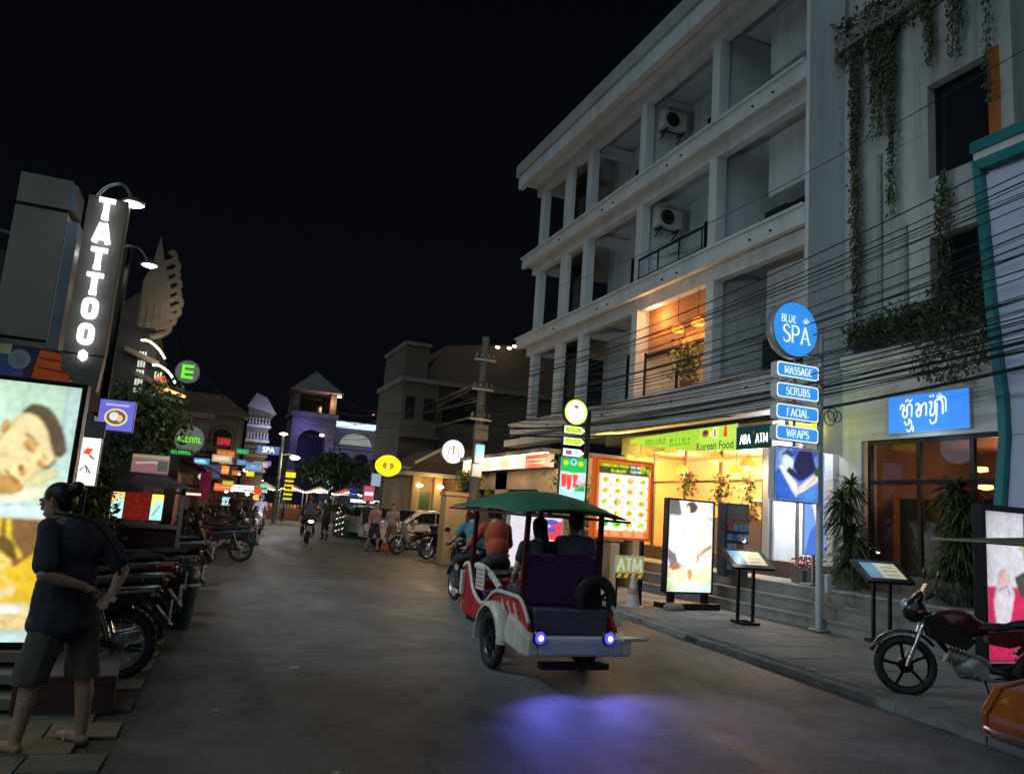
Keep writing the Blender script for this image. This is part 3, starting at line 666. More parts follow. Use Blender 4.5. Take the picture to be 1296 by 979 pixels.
# round disc
MB().lathe([(0, 0), (.47, 0), (.50, .03), (.50, .17), (.47, .20), (0, .20)], (-.58, -.02, 5.03), n=40, ax='Y').build('disc_case', mt('grey_case', (.30, .31, .33), .4, .3), t, smooth=50)
P = Print(); P.oval(0, 0, .475, .475, BLUE, n=48)
# serif letters drawn as strokes
def serif(P, st, u, v, h, c, w=.018, gap=1.18, sx=1.):
    g = {'B': [[(0, 0), (0, 1)], [(0, 1), (.3, .97), (.42, .78), (.3, .56), (0, .52)], [(0, .52), (.35, .5), (.5, .27), (.35, .03), (0, 0)], [(-.08, 0), (.1, 0)], [(-.08, 1), (.1, 1)]],
         'L': [[(0, 0), (0, 1)], [(-.1, 1), (.1, 1)], [(-.1, 0), (.42, 0), (.45, .18)]],
         'U': [[(0, 1), (0, .3), (.12, .03), (.32, .02), (.48, .28), (.48, 1)], [(-.1, 1), (.1, 1)], [(.38, 1), (.58, 1)]],
         'E': [[(.5, .85), (.28, 1), (.03, .75), (0, .5), (.05, .2), (.28, 0), (.5, .15)], [(0, .52), (.45, .52)]],
         'S': [[(.48, .82), (.3, 1), (.05, .9), (.03, .7), (.2, .55), (.42, .42), (.5, .2), (.35, .01), (.12, .0), (0, .2)]],
         'P': [[(0, 0), (0, 1)], [(0, 1), (.35, .97), (.5, .75), (.38, .5), (0, .45)], [(-.1, 0), (.12, 0)], [(-.1, 1), (0, 1)]],
         'A': [[(0, 0), (.3, 1)], [(.3, 1), (.62, 0)], [(.1, .32), (.5, .32)], [(-.08, 0), (.1, 0)], [(.52, 0), (.74, 0)]],
         'M': [[(0, 0), (.06, 1)], [(.06, 1), (.38, .1)], [(.38, .1), (.7, 1)], [(.7, 1), (.76, 0)], [(-.08, 0), (.1, 0)], [(.66, 0), (.86, 0)]],
         'G': [[(.52, .82), (.35, 1), (.08, .85), (0, .5), (.08, .12), (.35, 0), (.52, .15), (.52, .45)], [(.32, .45), (.62, .45)]],
         'C': [[(.52, .82), (.32, 1), (.08, .85), (0, .5), (.08, .12), (.32, 0), (.52, .18)]],
         'R': [[(0, 0), (0, 1)], [(0, 1), (.33, .97), (.45, .75), (.33, .52), (0, .48)], [(.2, .5), (.55, 0)], [(-.1, 0), (.12, 0)], [(.5, 0), (.64, 0)]],
         'F': [[(0, 0), (0, 1)], [(-.08, 1), (.45, 1), (.47, .84)], [(0, .52), (.32, .52)], [(-.1, 0), (.12, 0)]],
         'I': [[(0, 0), (0, 1)], [(-.1, 0), (.1, 0)], [(-.1, 1), (.1, 1)]],
         'W': [[(0, 1), (.22, 0)], [(.22, 0), (.45, .9)], [(.4, 1), (.65, 0)], [(.65, 0), (.88, 1)], [(-.1, 1), (.1, 1)], [(.8, 1), (.98, 1)]]}
    g['T'] = [[(.25, 0), (.25, 1)], [(-.05, 1), (.55, 1)]]; wd = {'T': .5, 'B': .5, 'L': .45, 'U': .58, 'E': .5, 'S': .5, 'P': .5, 'A': .62, 'M': .78, 'G': .58, 'C': .52, 'R': .55, 'F': .45, 'I': .06, 'W': .9}
    tot = sum(wd[ch]+.2 for ch in st)-.2; x = u-tot*h*sx/2
    for ch in st:
        for k, stv in enumerate(g[ch]):
            pts = [(x+a*h*sx, v+(b-.5)*h) for a, b in stv]
            if len(pts) > 3: pts = [tuple(q)[:2] for q in smooth_path([(p[0], p[1], 0) for p in pts], 5)]; n = len(pts); ww = [w*(.55+.9*math.sin(math.pi*i/(n-1))) for i in range(n)]
            else: ww = w*(1.25 if k == 0 else (1.3 if (ch in 'AMW' and k in (1, 3)) else .6))
            P.line(pts, ww, c)
        x += (wd[ch]+.2)*h*sx
serif(P, 'BLUE', -.15, .17, .125, WH, .014, sx=.9); serif(P, 'SPA', .01, -.09, .29, WH, .026, sx=.95); lotus(P, .22, .12, .11, WH)
P.build('blue_disc_print', M_print, t, (-.58, -.024, 5.03))
for k, (nm, z) in enumerate([('MASSAGE', 4.29), ('SCRUBS', 3.93), ('FACIAL', 3.57), ('WRAPS', 3.21)]):
    g_ = case_box(.92, .27, .15, .06).build('panel_case', M_case, t, bevel=.006, loc=(-.55, -.06, z))
    P = Print(); P.poly(rpts(.90, .25, .055), WH); P.poly(rpts(.86, .21, .05), BLUE)
    serif(P, nm, 0, 0, .125, WH, .015, sx=.86 if k == 0 else .95)
    P.build('panel_print', M_print, g_, (0, -.003, 0))
    MB().bar((-.12, .05, z), (0, .0, z), .03).build('sign_arm', M_steel, t)
MB().bar((-.55, .02, 3.0), (-.55, .02, 4.9), .035).build('carrier_bar', M_steel, t)
MB().bar((-.55, .02, 4.62), (0, 0, 4.62), .03).build('sign_arm', M_steel, t)
g_ = case_box(.96, .92, .14, .09).build('picture_case', M_case, t, bevel=.006, loc=(-.55, -.06, 2.52))
P = Print(); P.poly(rpts(.93, .89, .08), S(120, 150, 235)); NB = S(60, 110, 210)
P.poly([(-.44, -.42), (-.46, .0), (-.30, .2), (-.05, -.1), (.05, -.42)], NB); P.poly([(-.1, .42), (.0, .1), (.3, .2), (.46, .42)], S(90, 95, 190)); P.poly([(-.1, .15), (.05, .42), (.3, .42), (.42, .1), (.1, -.1)], S(45, 45, 80))
P.oval(-.26, .28, .15, .15, S(150, 185, 225)); P.oval(-.2, .2, .12, .14, S(225, 240, 250), 30); P.poly([(-.36, .3), (-.2, .42), (-.05, .35), (-.12, .28), (-.25, .33)], S(60, 80, 130))
P.poly([(-.4, .12), (-.32, .16), (.0, -.15), (.05, -.32), (-.02, -.38)], S(240, 245, 250)); P.line([(.44, .0), (.1, -.22), (.0, -.3)], [.14, .12, .06], S(250, 240, 225)); P.line([(-.2, .08), (.05, -.05), (.3, .1)], [.1, .12, .05], S(50, 50, 90))
P.poly([(.1, -.42), (.0, -.33), (.3, -.2), (.46, -.15), (.44, -.42)], S(90, 150, 230)); P.line([(.02, -.26), (.2, -.17), (.4, -.02)], .012, S(150, 120, 80)); P.poly([(.36, .12), (.46, .18), (.46, .0), (.38, .02)], S(60, 90, 70))
raster(P, 'massage_picture', M_print, g_, -.455, .455, -.435, .435, .010, (0, -.004, 0), blur=1)
# second picture lower behind the pole
t2 = thing('lit_banner', 'narrow pale blue lit banner standing on the terrace behind the round blue pole sign', 'banner', (11.05, 11.7, .69))
B(-.25, 0, .55, .25, .05, 2.5).build('frame', M_case, t2, bevel=.01); B(-.02, .0, 0, .02, .04, .55).build('post', M_steel, t2); B(-.2, -.15, 0, .2, .15, .03).build('foot', M_steel, t2)
P = Print(); P.rect(-.24, .56, .24, 2.48, S(120, 165, 240)); P.poly([(-.24, .56), (-.1, 1.0), (.1, 1.2), (.24, 1.1), (.24, .56)], S(80, 120, 215)); P.line([(-.1, 1.7), (.05, 1.5), (.1, 1.1)], [.15, .2, .08], S(250, 245, 250)); P.oval(-.02, 1.95, .12, .15, S(230, 200, 180)); P.oval(-.02, 2.08, .13, .08, S(50, 40, 50))
P.build('print', M_print, t2, (0, -.003, 0))

# --- wall sign in Khmer letters (hangs on the facade, faces the street)
t = thing('wall_sign', 'blue rectangular lit wall sign with white Khmer lettering and a lotus outline', 'sign', (11.93, 9.87, 3.92), -90)
case_box(1.66, .70, .12).build('case', M_case, t, bevel=.01, loc=(0, -.06, 0))
P = Print(); P.rect(-.82, -.34, .82, .34, S(58, 130, 228))
K = .062
def kh(pts, w=.034): P.line([tuple(q)[:2] for q in smooth_path([(x*K, y*K, 0) for x, y in pts], 5)], w, WH)
# ba with small hook and loops, coeng lo, vowel uu
kh([(-9, 1.5), (-8.6, 2.8), (-7.6, 2.6), (-7.9, 1.2), (-8.2, -.2), (-7.2, -.9), (-6.6, .2), (-6.6, 2.2), (-5.8, 2.9), (-5.0, 2.0), (-5.2, -.9)]); kh([(-8.2, 1.2), (-7.4, 1.3), (-6.7, 1.0)])
kh([(-7.2, 3.6), (-6.4, 4.3), (-5.6, 3.6), (-4.8, 4.3)], .024)
kh([(-7.6, -2.0), (-7.0, -3.2), (-6.0, -2.6), (-6.0, -1.6), (-5.3, -2.2), (-5.2, -4.2), (-6.2, -5.2), (-6.9, -4.5)], .026); kh([(-5.2, -3.4), (-4.6, -4.0), (-4.7, -5.3)], .024)
# sa
kh([(-3.7, 2.4), (-2.8, 2.8), (-2.6, 1.6), (-3.3, .6), (-3.2, -.8), (-2.3, -.8), (-1.9, .4), (-1.9, 2.4)]); kh([(-1.9, 1.2), (-.9, 2.6), (-.1, 2.2), (-.2, -1)]); kh([(-3.2, .8), (-2.4, .9), (-1.6, .6)])
# coeng ba, samyok, vowel aa
kh([(.8, 2.6), (1.6, 2.8), (1.6, 1.4), (1.2, .2), (1.4, -1.0), (2.4, -.8), (2.8, .6), (2.8, 2.6), (3.4, 3.2), (4.6, 3.2), (5.2, 2.2), (5.2, -1.0)]); kh([(1.0, -2.2), (1.6, -3.4), (2.8, -3.0), (3.2, -1.6), (3.4, 2.4)], .028); kh([(1.2, 4.2), (1.5, 4.6)], .04); kh([(2.1, 4.3), (2.4, 4.7)], .04); kh([(4.4, 3.4), (5.4, 3.8), (6.2, 3.0), (6.2, -.4)], .028)
lotus(P, 4.4*K, .215, .10, WH, .006)
P.build('sign_face', M_print, t, (0, -.063, 0))
lamp('sign_light', 'POINT', (11.5, 9.9, 3.35), 5, (.55, .75, 1), size=.3)

# --- standing menu light box, orange
def frame_box(t, w, h, d, fw, mat, z0=0):
    """lightbox case with a raised frame; front face at y=0, centred in x, from z0 up"""
    B(-w/2, .012, z0, w/2, d, z0+h).build('case', mat, t, bevel=.008)
    f = MB(); f.box(-w/2, -.012, z0, -w/2+fw, .012, z0+h); f.box(w/2-fw, -.012, z0, w/2, .012, z0+h); f.box(-w/2+fw, -.012, z0, w/2-fw, .012, z0+fw); f.box(-w/2+fw, -.012, z0+h-fw, w/2-fw, .012, z0+h)
    f.build('frame', mat, t, bevel=.004)
t = thing('menu_board', 'large orange framed lit board with rows of food dishes', 'menu board', (7.60, 13.0, 0), 2)
frame_box(t, 1.30, 1.52, .14, .05, mt('orange_case', S(215, 95, 30), .5, var=.1, emit=.25), 1.27)
for x in (-.5, .5): B(x-.03, .03, .0, x+.03, .1, 1.27).build('leg', M_dark, t); B(x-.05, -.3, 0, x+.05, .35, .04).build('foot', M_dark, t)
P = Print(); P.rect(-.60, 1.32, .60, 2.74, S(240, 105, 25)); P.rect(-.55, 1.44, .55, 2.50, S(255, 250, 225)); P.rect(-.58, 2.50, .58, 2.71, S(60, 75, 40))
P.text('CAMBODIAN FOOD', -.24, 2.655, .085, S(225, 240, 20), .003, .82); P.scrib(-.3, .02, 2.56, .05, S(225, 240, 20)); P.text('9:00 AM', .24, 2.655, .065, WH, .002); P.text('10:00 PM', .24, 2.565, .065, WH, .002); P.text('한식', .47, 2.60, .15, S(225, 240, 20), .003, rot=-15)
random.seed(11)
for r_ in range(5):
    for c_ in range(4):
        u = -.41+c_*.275; v = 2.38-r_*.205
        if r_ == 4 and c_ < 2: P.oval(u, v, .10, .07, S(120, 190, 40)); P.oval(u+.03, v, .06, .03, S(40, 150, 30), 20); continue
        big = c_ >= 2 or r_ in (1,)
        a = .105 if big else .085
        P.oval(u, v, a, .078, random.choice([S(200, 215, 190), S(235, 240, 215), S(120, 140, 120), S(215, 225, 180)])); P.oval(u, v, a*.78, .055, random.choice([S(225, 215, 90), S(235, 195, 90), S(205, 220, 120), S(230, 170, 70)]))
        P.oval(u+random.uniform(-.03, .03), v+.01, .035, .02, random.choice([S(90, 150, 30), S(200, 90, 40), S(120, 160, 60)]), random.uniform(0, 90)); P.oval(u-.03, v-.015, .02, .014, S(70, 130, 30))
        P.rect(u-.1, v-.112, u+.02, v-.096, S(240, 120, 60)); P.oval(u+.11, v-.10, .045, .018, S(245, 120, 25))
P.rect(-.55, 1.335, .55, 1.43, S(240, 110, 40))
for k in range(3): 
    for q in range(4): P.rect(-.53+q*.27, 1.35+k*.026, -.53+q*.27+.2, 1.36+k*.026, S(255, 210, 160))
raster(P, 'menu_print', M_printb, t, -.60, .60, 1.32, 2.74, .0095, (0, -.002, 0), blur=1, shade=.2)

# --- green drinks box on a blade pole
t = thing('blade_sign', 'green lit drinks picture under arrow shaped signs and a round coffee shop disc', 'sign', (8.1, 15.5, 0))
MB().bar((.0, .1, 0), (.0, .1, 4.05), .09).build('pole', mt('dark_green_metal', (.01, .03, .02), .5), t)
B(-.68, 0, 1.85, -.03, .12, 2.95).build('picture_case', mt('dark_green_metal', (.01, .03, .02)), t, bevel=.01)
P = Print(); G = S(20, 165, 75); P.rect(-.32, -.54, .32, .54, S(150, 230, 225)); P.rect(-.32, .22, .32, .54, G); P.rect(-.32, -.54, .32, -.38, S(60, 190, 80))
for x in (-.2, .18): P.oval(x, .42, .07, .06, S(190, 200, 30))
P.oval(0, .44, .08, .07, S(170, 220, 235)); P.oval(0, .45, .04, .035, S(40, 70, 150)); P.oval(.0, .2, .3, .08, S(225, 240, 240)); P.oval(0, .25, .3, .05, G)
for x, y, h in ((-.22, .02, .3), (-.09, -.02, .34), (.06, .02, .30)): P.poly([(x-.055, y-h/2), (x+.055, y-h/2), (x+.07, y+h/2), (x-.07, y+h/2)], S(225, 60, 55)); P.oval(x, y+h/2, .07, .018, S(245, 150, 140))
P.poly([(.05, -.2), (.3, -.2), (.3, .02), (.1, .02)], S(40, 130, 55)); P.oval(.17, .0, .12, .05, S(240, 150, 180)); P.line([(.08, -.15), (.28, -.05)], .02, S(160, 220, 120)); P.line([(-.28, .15), (.28, .15)], .014, S(220, 60, 60))
for k in range(4): P.oval(-.24+k*.16, -.46, .05, .045, S(210, 210, 60))
raster(P, 'drinks_picture', M_printb, t, -.32, .32, -.54, .54, .012, (-.355, -.003, 2.40)); raster(P, 'drinks_picture', M_printb, t, -.32, .32, -.54, .54, .012, (-.355, .123, 2.40), 180)
YG = S(190, 225, 60)
for k, (z, s1, s2) in enumerate([(3.56, 'FRESH', ''), (3.30, 'JUICE', 'BAR'), (3.05, '', '')]):
    pts = [(-.28, -.09), (.16, -.09), (.27, 0), (.16, .09), (-.28, .09)]
    g_ = MB().prism(pts, 0, .09, 'Y').build('arrow_case', mt('dark_green_metal', (.01, .03, .02)), t, bevel=.005, loc=(-.37, 0, z))
    P = Print(); P.poly([(u*.95, v*.9) for u, v in pts], S(225, 245, 225)); P.poly([(u*.86, v*.72) for u, v in pts], YG if k < 2 else S(215, 235, 240))
    if s1: P.scrib(-.22, .14, .025 if s2 else 0, .06 if s2 else .09, S(70, 110, 20))
    if s2: P.scrib(-.18, .1, -.04, .045, S(70, 110, 20))
    if k == 2: P.rect(-.2, -.05, -.05, .05, S(200, 60, 70)); P.rect(-.2, -.02, -.05, .02, S(70, 80, 170)); P.rect(.02, -.008, .1, .008, S(60, 120, 60)); P.rect(.052, -.04, .068, .04, S(60, 120, 60))
    P.build('arrow_print', M_printb, g_, (0, -.003, 0)); P.mb.v = [(-a, b, c) for a, b, c in P.mb.v]; P.build('arrow_print', M_printb, g_, (0, .093, 0), 180); MB().bar((-.15, .05, z), (0, .1, z), .03).build('sign_arm', M_dark, t)
MB().lathe([(0, 0), (.29, 0), (.30, .02), (.30, .12), (0, .12)], (-.37, 0, 3.97), n=32, ax='Y').build('disc_case', mt('dark_green_metal', (.01, .03, .02)), t, smooth=50)
P = Print(); P.oval(0, 0, .285, .285, S(190, 225, 60), n=36); P.oval(0, 0, .245, .245, S(245, 250, 245), n=36); P.text('COFFEE', 0, -.01, .105, S(70, 120, 175), .001); P.text('SHOP', 0, -.11, .085, S(70, 120, 175), .001); P.oval(0, .12, .06, .04, S(200, 90, 90)); P.rect(-.05, .1, .05, .12, S(90, 60, 50))
P.build('disc_print', M_printb, t, (-.37, -.003, 3.97)); P.build('disc_print', M_printb, t, (-.37, .123, 3.97), 180); MB().bar((-.1, .06, 3.9), (0, .1, 3.9), .03).build('sign_arm', M_dark, t)

# --- massage lightbox standing on the pavement
t = thing('advert_lightbox', 'black framed standing lightbox with a white lit back massage picture on the right pavement', 'lightbox', (8.95, 12.7, .07), 3)
frame_box(t, 1.12, 1.78, .14, .035, M_dark, .28)
B(-.62, -.22, .0, .58, -.02, .12).build('base', M_dark, t, bevel=.01); B(-.58, .1, 0, .6, .32, .1).build('base', M_dark, t, bevel=.01)
for x in (-.4, .4): B(x-.05, -.02, .05, x+.05, .1, .28).build('support', M_dark, t)
P = Print(); P.rect(-.52, -.855, .52, .855, S(225, 245, 240))
P.poly([(-.52, .855), (-.3, .855), (-.22, .55), (-.52, .58)], S(110, 105, 105)); P.poly([(.15, .855), (.3, .855), (.28, .5), (.15, .5)], S(235, 225, 190)); P.poly([(.3, .6), (.52, .55), (.52, .45), (.4, .48), (.3, .52)], S(205, 180, 140))
P.oval(.0, .74, .14, .11, S(85, 70, 75)); P.oval(-.09, .68, .05, .09, S(245, 220, 190)); P.poly([(-.5, .5), (-.15, .62), (.15, .62), (.5, .5), (.45, -.1), (.3, -.3), (-.3, -.3), (-.45, -.1)], S(255, 255, 255))
P.poly([(-.25, .2), (-.14, .34), (-.1, .33), (.0, .1)], S(235, 230, 195)); P.line([(-.25, .2), (-.14, .34), (-.09, .33)], .014, S(110, 100, 90)); P.poly([(.1, .1), (.15, .33), (.34, .08)], S(235, 230, 195)); P.line([(.14, .33), (.22, .28), (.34, .06)], .018, S(120, 105, 95)); P.line([(-.02, .6), (-.08, .45), (-.0, .3)], .008, S(170, 160, 150))
P.poly([(-.52, -.05), (-.42, -.13), (-.35, -.14), (-.3, -.3), (-.1, -.4), (-.45, -.42), (-.52, -.2)], S(120, 110, 125)); P.poly([(-.5, -.4), (-.42, -.33), (.0, -.42), (.25, -.4), (.5, -.38), (.5, -.7), (.25, -.75), (.1, -.62), (-.2, -.78), (-.5, -.6)], S(240, 222, 180)); P.oval(.0, -.53, .06, .10, S(200, 150, 90)); P.poly([(-.5, -.4), (-.42, -.3), (-.3, -.33), (-.2, -.42), (-.4, -.47)], S(165, 110, 70))
P.line([(.5, .02), (.32, -.08), (.18, -.2), (.17, -.32)], [.08, .09, .09, .03], S(190, 140, 95)); P.line([(.22, -.15), (.24, -.2), (.2, -.33)], .02, S(245, 225, 200))
P.poly([(-.5, -.62), (-.25, -.82), (-.5, -.85)], S(190, 225, 150)); P.oval(.0, -.76, .2, .10, S(225, 245, 245)); P.ring(.0, -.76, .1, .008, S(150, 190, 190), b=.04); P.poly([(.2, -.8), (.5, -.72), (.5, -.85), (.2, -.85)], S(210, 240, 245))
for u, v in ((-.42, -.02), (-.36, -.06), (-.3, .0), (.02, -.1), (-.02, -.13), (-.38, -.62), (-.42, -.7)): P.oval(u, v, .012, .012, S(90, 80, 80), n=8)
raster(P, 'advert_picture', M_printb, t, -.52, .52, -.855, .855, .012, (0, -.002, 1.17), blur=1)
# rock lying by its foot
o = MB().ell((8.45, 12.45, .12), (.22, .13, .09), 10, 7).build('rock', M_conc, smooth=True); tag(o, 'grey rock lying at the left foot of the massage lightbox', 'rock')

# --- small ATM sign on the terrace edge, traffic cone under it
t = thing('small_sign', 'low yellowish ATM sign with an orange striped lower edge beside a white cone', 'sign', (7.80, 13.0, .06), 0)
B(-.32, 0, .50, .32, .04, .93).build('board', M_case, t, bevel=.006)
for x in (-.25, .25): MB().bar((x, .02, 0), (x, .02, .5), .03).build('leg', M_dark, t)
P = Print(); P.rect(-.31, .51, .31, .92, S(165, 170, 110)); serif(P, 'ATM', 0, .76, .22, S(215, 215, 185), .045); P.rect(-.31, .51, .31, .60, S(70, 70, 45))
for k in range(4): P.poly([(-.28+k*.15, .515), (-.2+k*.15, .515), (-.16+k*.15, .59), (-.24+k*.15, .59)], S(225, 165, 45))
P.build('print', mt('dim_print', None, .5, var=.05, emit=.35), t, (0, -.003, 0))
t = thing('traffic_cone', 'grey white traffic cone standing under the small ATM sign', 'traffic cone', (7.78, 12.8, .06))
MB().lathe([(.14, .03), (.035, .55), (.03, .57), (0, .57)], n=20).build('cone', mt('cone_white', (.55, .5, .46), .6, var=.2), t, smooth=50); B(-.18, -.18, 0, .18, .18, .03).build('base', mt('cone_white', (.5, .5, .5)), t, bevel=.01)
MB().lathe([(.102, .24), (.080, .35)], n=20).build('reflective_band', mt('cone_band', (.42, .22, .15), .6), t)

# --- banners and fascias over the shops
def fascia(name, label, cat, X, y0, y1, za, zb, d=.12, mat=M_case, tilt=0):
    """facade sign facing the street (-X); local u runs from far end (left) to near end (right)"""
    w = y1-y0; t = thing(name, label, cat, (X, (y0+y1)/2, (za+zb)/2), -90)
    case_box(w, zb-za, d).build('case', mat, t, bevel=.008); return t, w, zb-za
t, w, h = fascia('shop_banner', 'green lit food stall banner with Korean lettering and red and white icons', 'banner', 11.0, 14.03, 18.6, 3.36, 4.0)
bpy.data.objects.remove([o for o in bpy.data.objects if o.parent is t and o.name.startswith('case')][0])
cv = [(-w/2, .10), (-w/2+.7, .0), (-w/2+1.6, -.12), (-w/2+2.7, -.25), (w/2, -h/2), (w/2, h/2), (.6, h/2-.05), (-w/2+.8, h/2-.10), (-w/2, h/2-.14)]
MB().prism(cv, 0, .05, 'Y').build('case', M_case, t)
P = Print(); P.poly(cv, S(150, 190, 55)); P.rect(.9, -h/2+.04, w/2, h/2-.03, S(165, 205, 70)); P.scrib(-1.5, -.55, .06, .16, S(95, 145, 35)); P.scrib(-.3, .65, .0, .2, S(95, 145, 35))
P.text('Korean Food', 1.55, -.19, .26, S(60, 75, 45), .004); P.text('.', 2.15, -.19, .26, S(60, 75, 45)); P.rect(1.5, .0, 1.62, .24, S(225, 225, 215)); P.rect(1.53, .02, 1.59, .2, S(190, 70, 60)); P.poly([(1.88, 0), (2.02, 0), (1.99, .25), (1.91, .25)], S(205, 60, 50)); P.oval(1.2, .12, .13, .09, S(150, 90, 60)); P.oval(1.2, .14, .09, .04, S(60, 45, 40)); P.oval(1.4, .1, .03, .05, S(230, 230, 220))
P.build('print', mt('banner_print', None, .5, var=.08, emit=.75), t, (0, -.003, 0))
t, w, h = fascia('atm_sign', 'dark green fascia sign with bright white letters left of the blue pole sign', 'sign', 10.98, 12.85, 13.98, 3.36, 3.86)
P = Print(); P.rect(-w/2, -h/2, w/2, h/2, S(8, 50, 50)); serif(P, 'ABA', -.27, -.03, .19, (1.6, 1.6, 1.6), .022, sx=.85); serif(P, 'ATM', .27, -.03, .19, (1.6, 1.6, 1.6), .022, sx=.85); P.poly([(.0, .07), (.04, .07), (.03, .14)], S(230, 60, 50)); P.build('print', M_print, t, (0, -.003, 0))
t, w, h = fascia('open_hours_sign', 'white lit sign reading 24 beside the dark fascia sign', 'sign', 10.96, 12.2, 12.8, 3.35, 3.9)
P = Print(); P.rect(-w/2, -h/2, w/2, h/2, S(225, 240, 250)); serif(P, 'ATM', -.1, .12, .11, S(60, 130, 190), .02, sx=.7); P.text('24', -.12, -.08, .2, S(60, 130, 190), .006); P.rect(.08, .05, .25, .2, S(120, 180, 220)); P.build('print', M_printb, t, (0, -.003, 0))
t = thing('yellow_lightbox', 'bright yellow lit box behind the round blue pole sign throwing light on the wall', 'sign', (10.72, 11.65, 3.72), 0)
case_box(.75, .55, .1).build('case', M_case, t, bevel=.008)
P = Print(); P.rect(-.36, -.26, .36, .26, S(250, 235, 20)); P.rect(-.36, -.03, .2, .03, S(255, 250, 120)); P.build('print', M_printb, t, (0, -.003, 0))
lamp('sign_light', 'POINT', (11.3, 11.75, 3.72), 2.2, (.95, .95, .1), size=.12)
# snack rack with blue packets
t = thing('display_rack', 'tall narrow rack of blue white packets on the terrace by the orange shop', 'rack', (10.2, 12.9, .69), 0)
B(-.29, .0, 0, .29, .25, 1.45).build('cabinet', mt('rack_blue', (.06, .08, .13), .5), t, bevel=.01)
B(-.25, -.006, 1.12, .25, 0, 1.4, (.16, .17, .17)).build('header', M_col, t)
for k in range(4): o_ = MB().poly if False else None
st = MB()
for k in range(6): st.prism([(-.27+k*.09, 1.04), (-.22+k*.09, 1.04), (-.19+k*.09, 1.1), (-.24+k*.09, 1.1)], -.008, -.001, 'Y', S(190, 140, 60))
st.build('striped_edge', M_paper, t)
for k in range(5):
    b = B(-.27, -.05, .12+k*.19, .27, 0, .14+k*.19, (.05, .07, .12)).build('shelf', M_col, t)
    for q in range(4):
        MB().box(-.25+q*.13, -.04, .142+k*.19, -.14+q*.13, -.005, .142+k*.19+.13, random.choice([S(120, 150, 200), S(150, 170, 200), S(190, 200, 215), S(170, 90, 90), S(80, 110, 180)])).build('packet', M_paper, b)

# --- menu stands
def menu_stand(label, loc, rz, s=1.):
    t = thing('menu_stand', label, 'menu stand', loc, rz, 'sloping lit menu stands')
    for x in (-.14, .14): MB().bar((x*s, 0, 0), (x*s, 0, .98), .045).build('leg', M_dark, t)
    f = MB(); f.bar((-.14*s, -.2, .03), (-.14*s, .2, .03), .04); f.bar((.14*s, -.2, .03), (.14*s, .2, .03), .04); f.bar((-.14*s, -.18, .03), (.14*s, -.18, .03), .04); f.bar((-.14*s, .18, .03), (.14*s, .18, .03), .04); f.build('foot_frame', M_dark, t)
    T = Matrix.Translation((0, 0, 1.04)) @ Matrix.Rotation(R(32), 4, 'X')
    MB(T).box(-.40, -.27, 0, .40, .27, .05).build('tray', M_dark, t, bevel=.006)
    p = MB(T); p.box(-.30, -.19, .052, .30, .19, .056, S(225, 215, 180)); p.box(-.30, -.19, .0565, -.08, .19, .058, S(110, 165, 200)); p.box(.0, -.12, .0565, .22, -.10, .058, S(150, 140, 120)); p.box(.0, -.02, .0565, .24, .0, .058, S(150, 140, 120)); p.box(.0, .07, .0565, .2, .09, .058, S(150, 140, 120))
    p.build('menu_page', mt('page_print', None, .4, var=.1, emit=.22), t)
    a = MB(); a.tube(smooth_path([(.0, .27, 1.2), (.0, .33, 1.32), (.0, .22, 1.42), (.0, .10, 1.40)], 5), .01, 6); a.build('lamp_arm', M_dark, t)
    MB().lathe([(.0, .03), (.03, .03), (.045, -.02)], (.0, .08, 1.38), n=12).build('lamp_head', M_dark, t); MB().ell((0, .08, 1.365), .025, c=(1, .95, .8)).build('bulb', M_glow, t)
    return t
a_ = menu_stand('menu stand left of the blue pole sign with a pale lit page', (8.78, 10.85, .07), -8)
lamp('menu_light', 'POINT', (8.78, 10.85, 1.45), 2.5, (1, .93, .75), size=.03)
b_ = menu_stand('menu stand right of the blue pole sign with a page half blue', (9.95, 9.12, .07), -12)
# --- lit poster stand at the right edge
t = thing('poster_lightbox', 'white and pink lit poster box in a black frame behind the parked black motorcycle', 'lightbox', (10.3, 7.05, .07), 0)
frame_box(t, 1.75, 2.05, .14, .06, M_dark, .05)
P = Print(); P.rect(-.82, -.95, .82, .95, S(228, 225, 232)); P.rect(-.82, -.95, .82, .0, S(225, 50, 100)); P.poly([(-.7, -.2), (-.62, .1), (-.4, .15), (-.3, -.1), (-.42, -.5), (-.66, -.52)], S(235, 225, 235)); P.oval(-.5, .1, .12, .12, S(235, 200, 190)); P.poly([(-.3, .12), (-.1, .2), (.2, .2), (.5, .0), (.4, -.25), (.0, -.2), (-.2, -.1)], S(80, 80, 75)); P.poly([(-.2, .5), (.1, .62), (.3, .4), (.1, .2)], S(220, 215, 160)); P.line([(-.6, -.05), (-.45, .0), (-.4, -.1)], .02, S(150, 150, 170)); P.line([(-.82, -.93), (.82, -.93)], .03, S(180, 30, 90)); P.rect(-.82, -.7, .82, -.55, S(235, 70, 110)); P.line([(-.08, .95), (-.08, .15)], .04, S(30, 30, 30))
raster(P, 'poster_print', mt('poster_print', None, .5, var=.03, emit=.5), t, -.82, .82, -.95, .95, .011, (0, -.002, 1.07), blur=1)
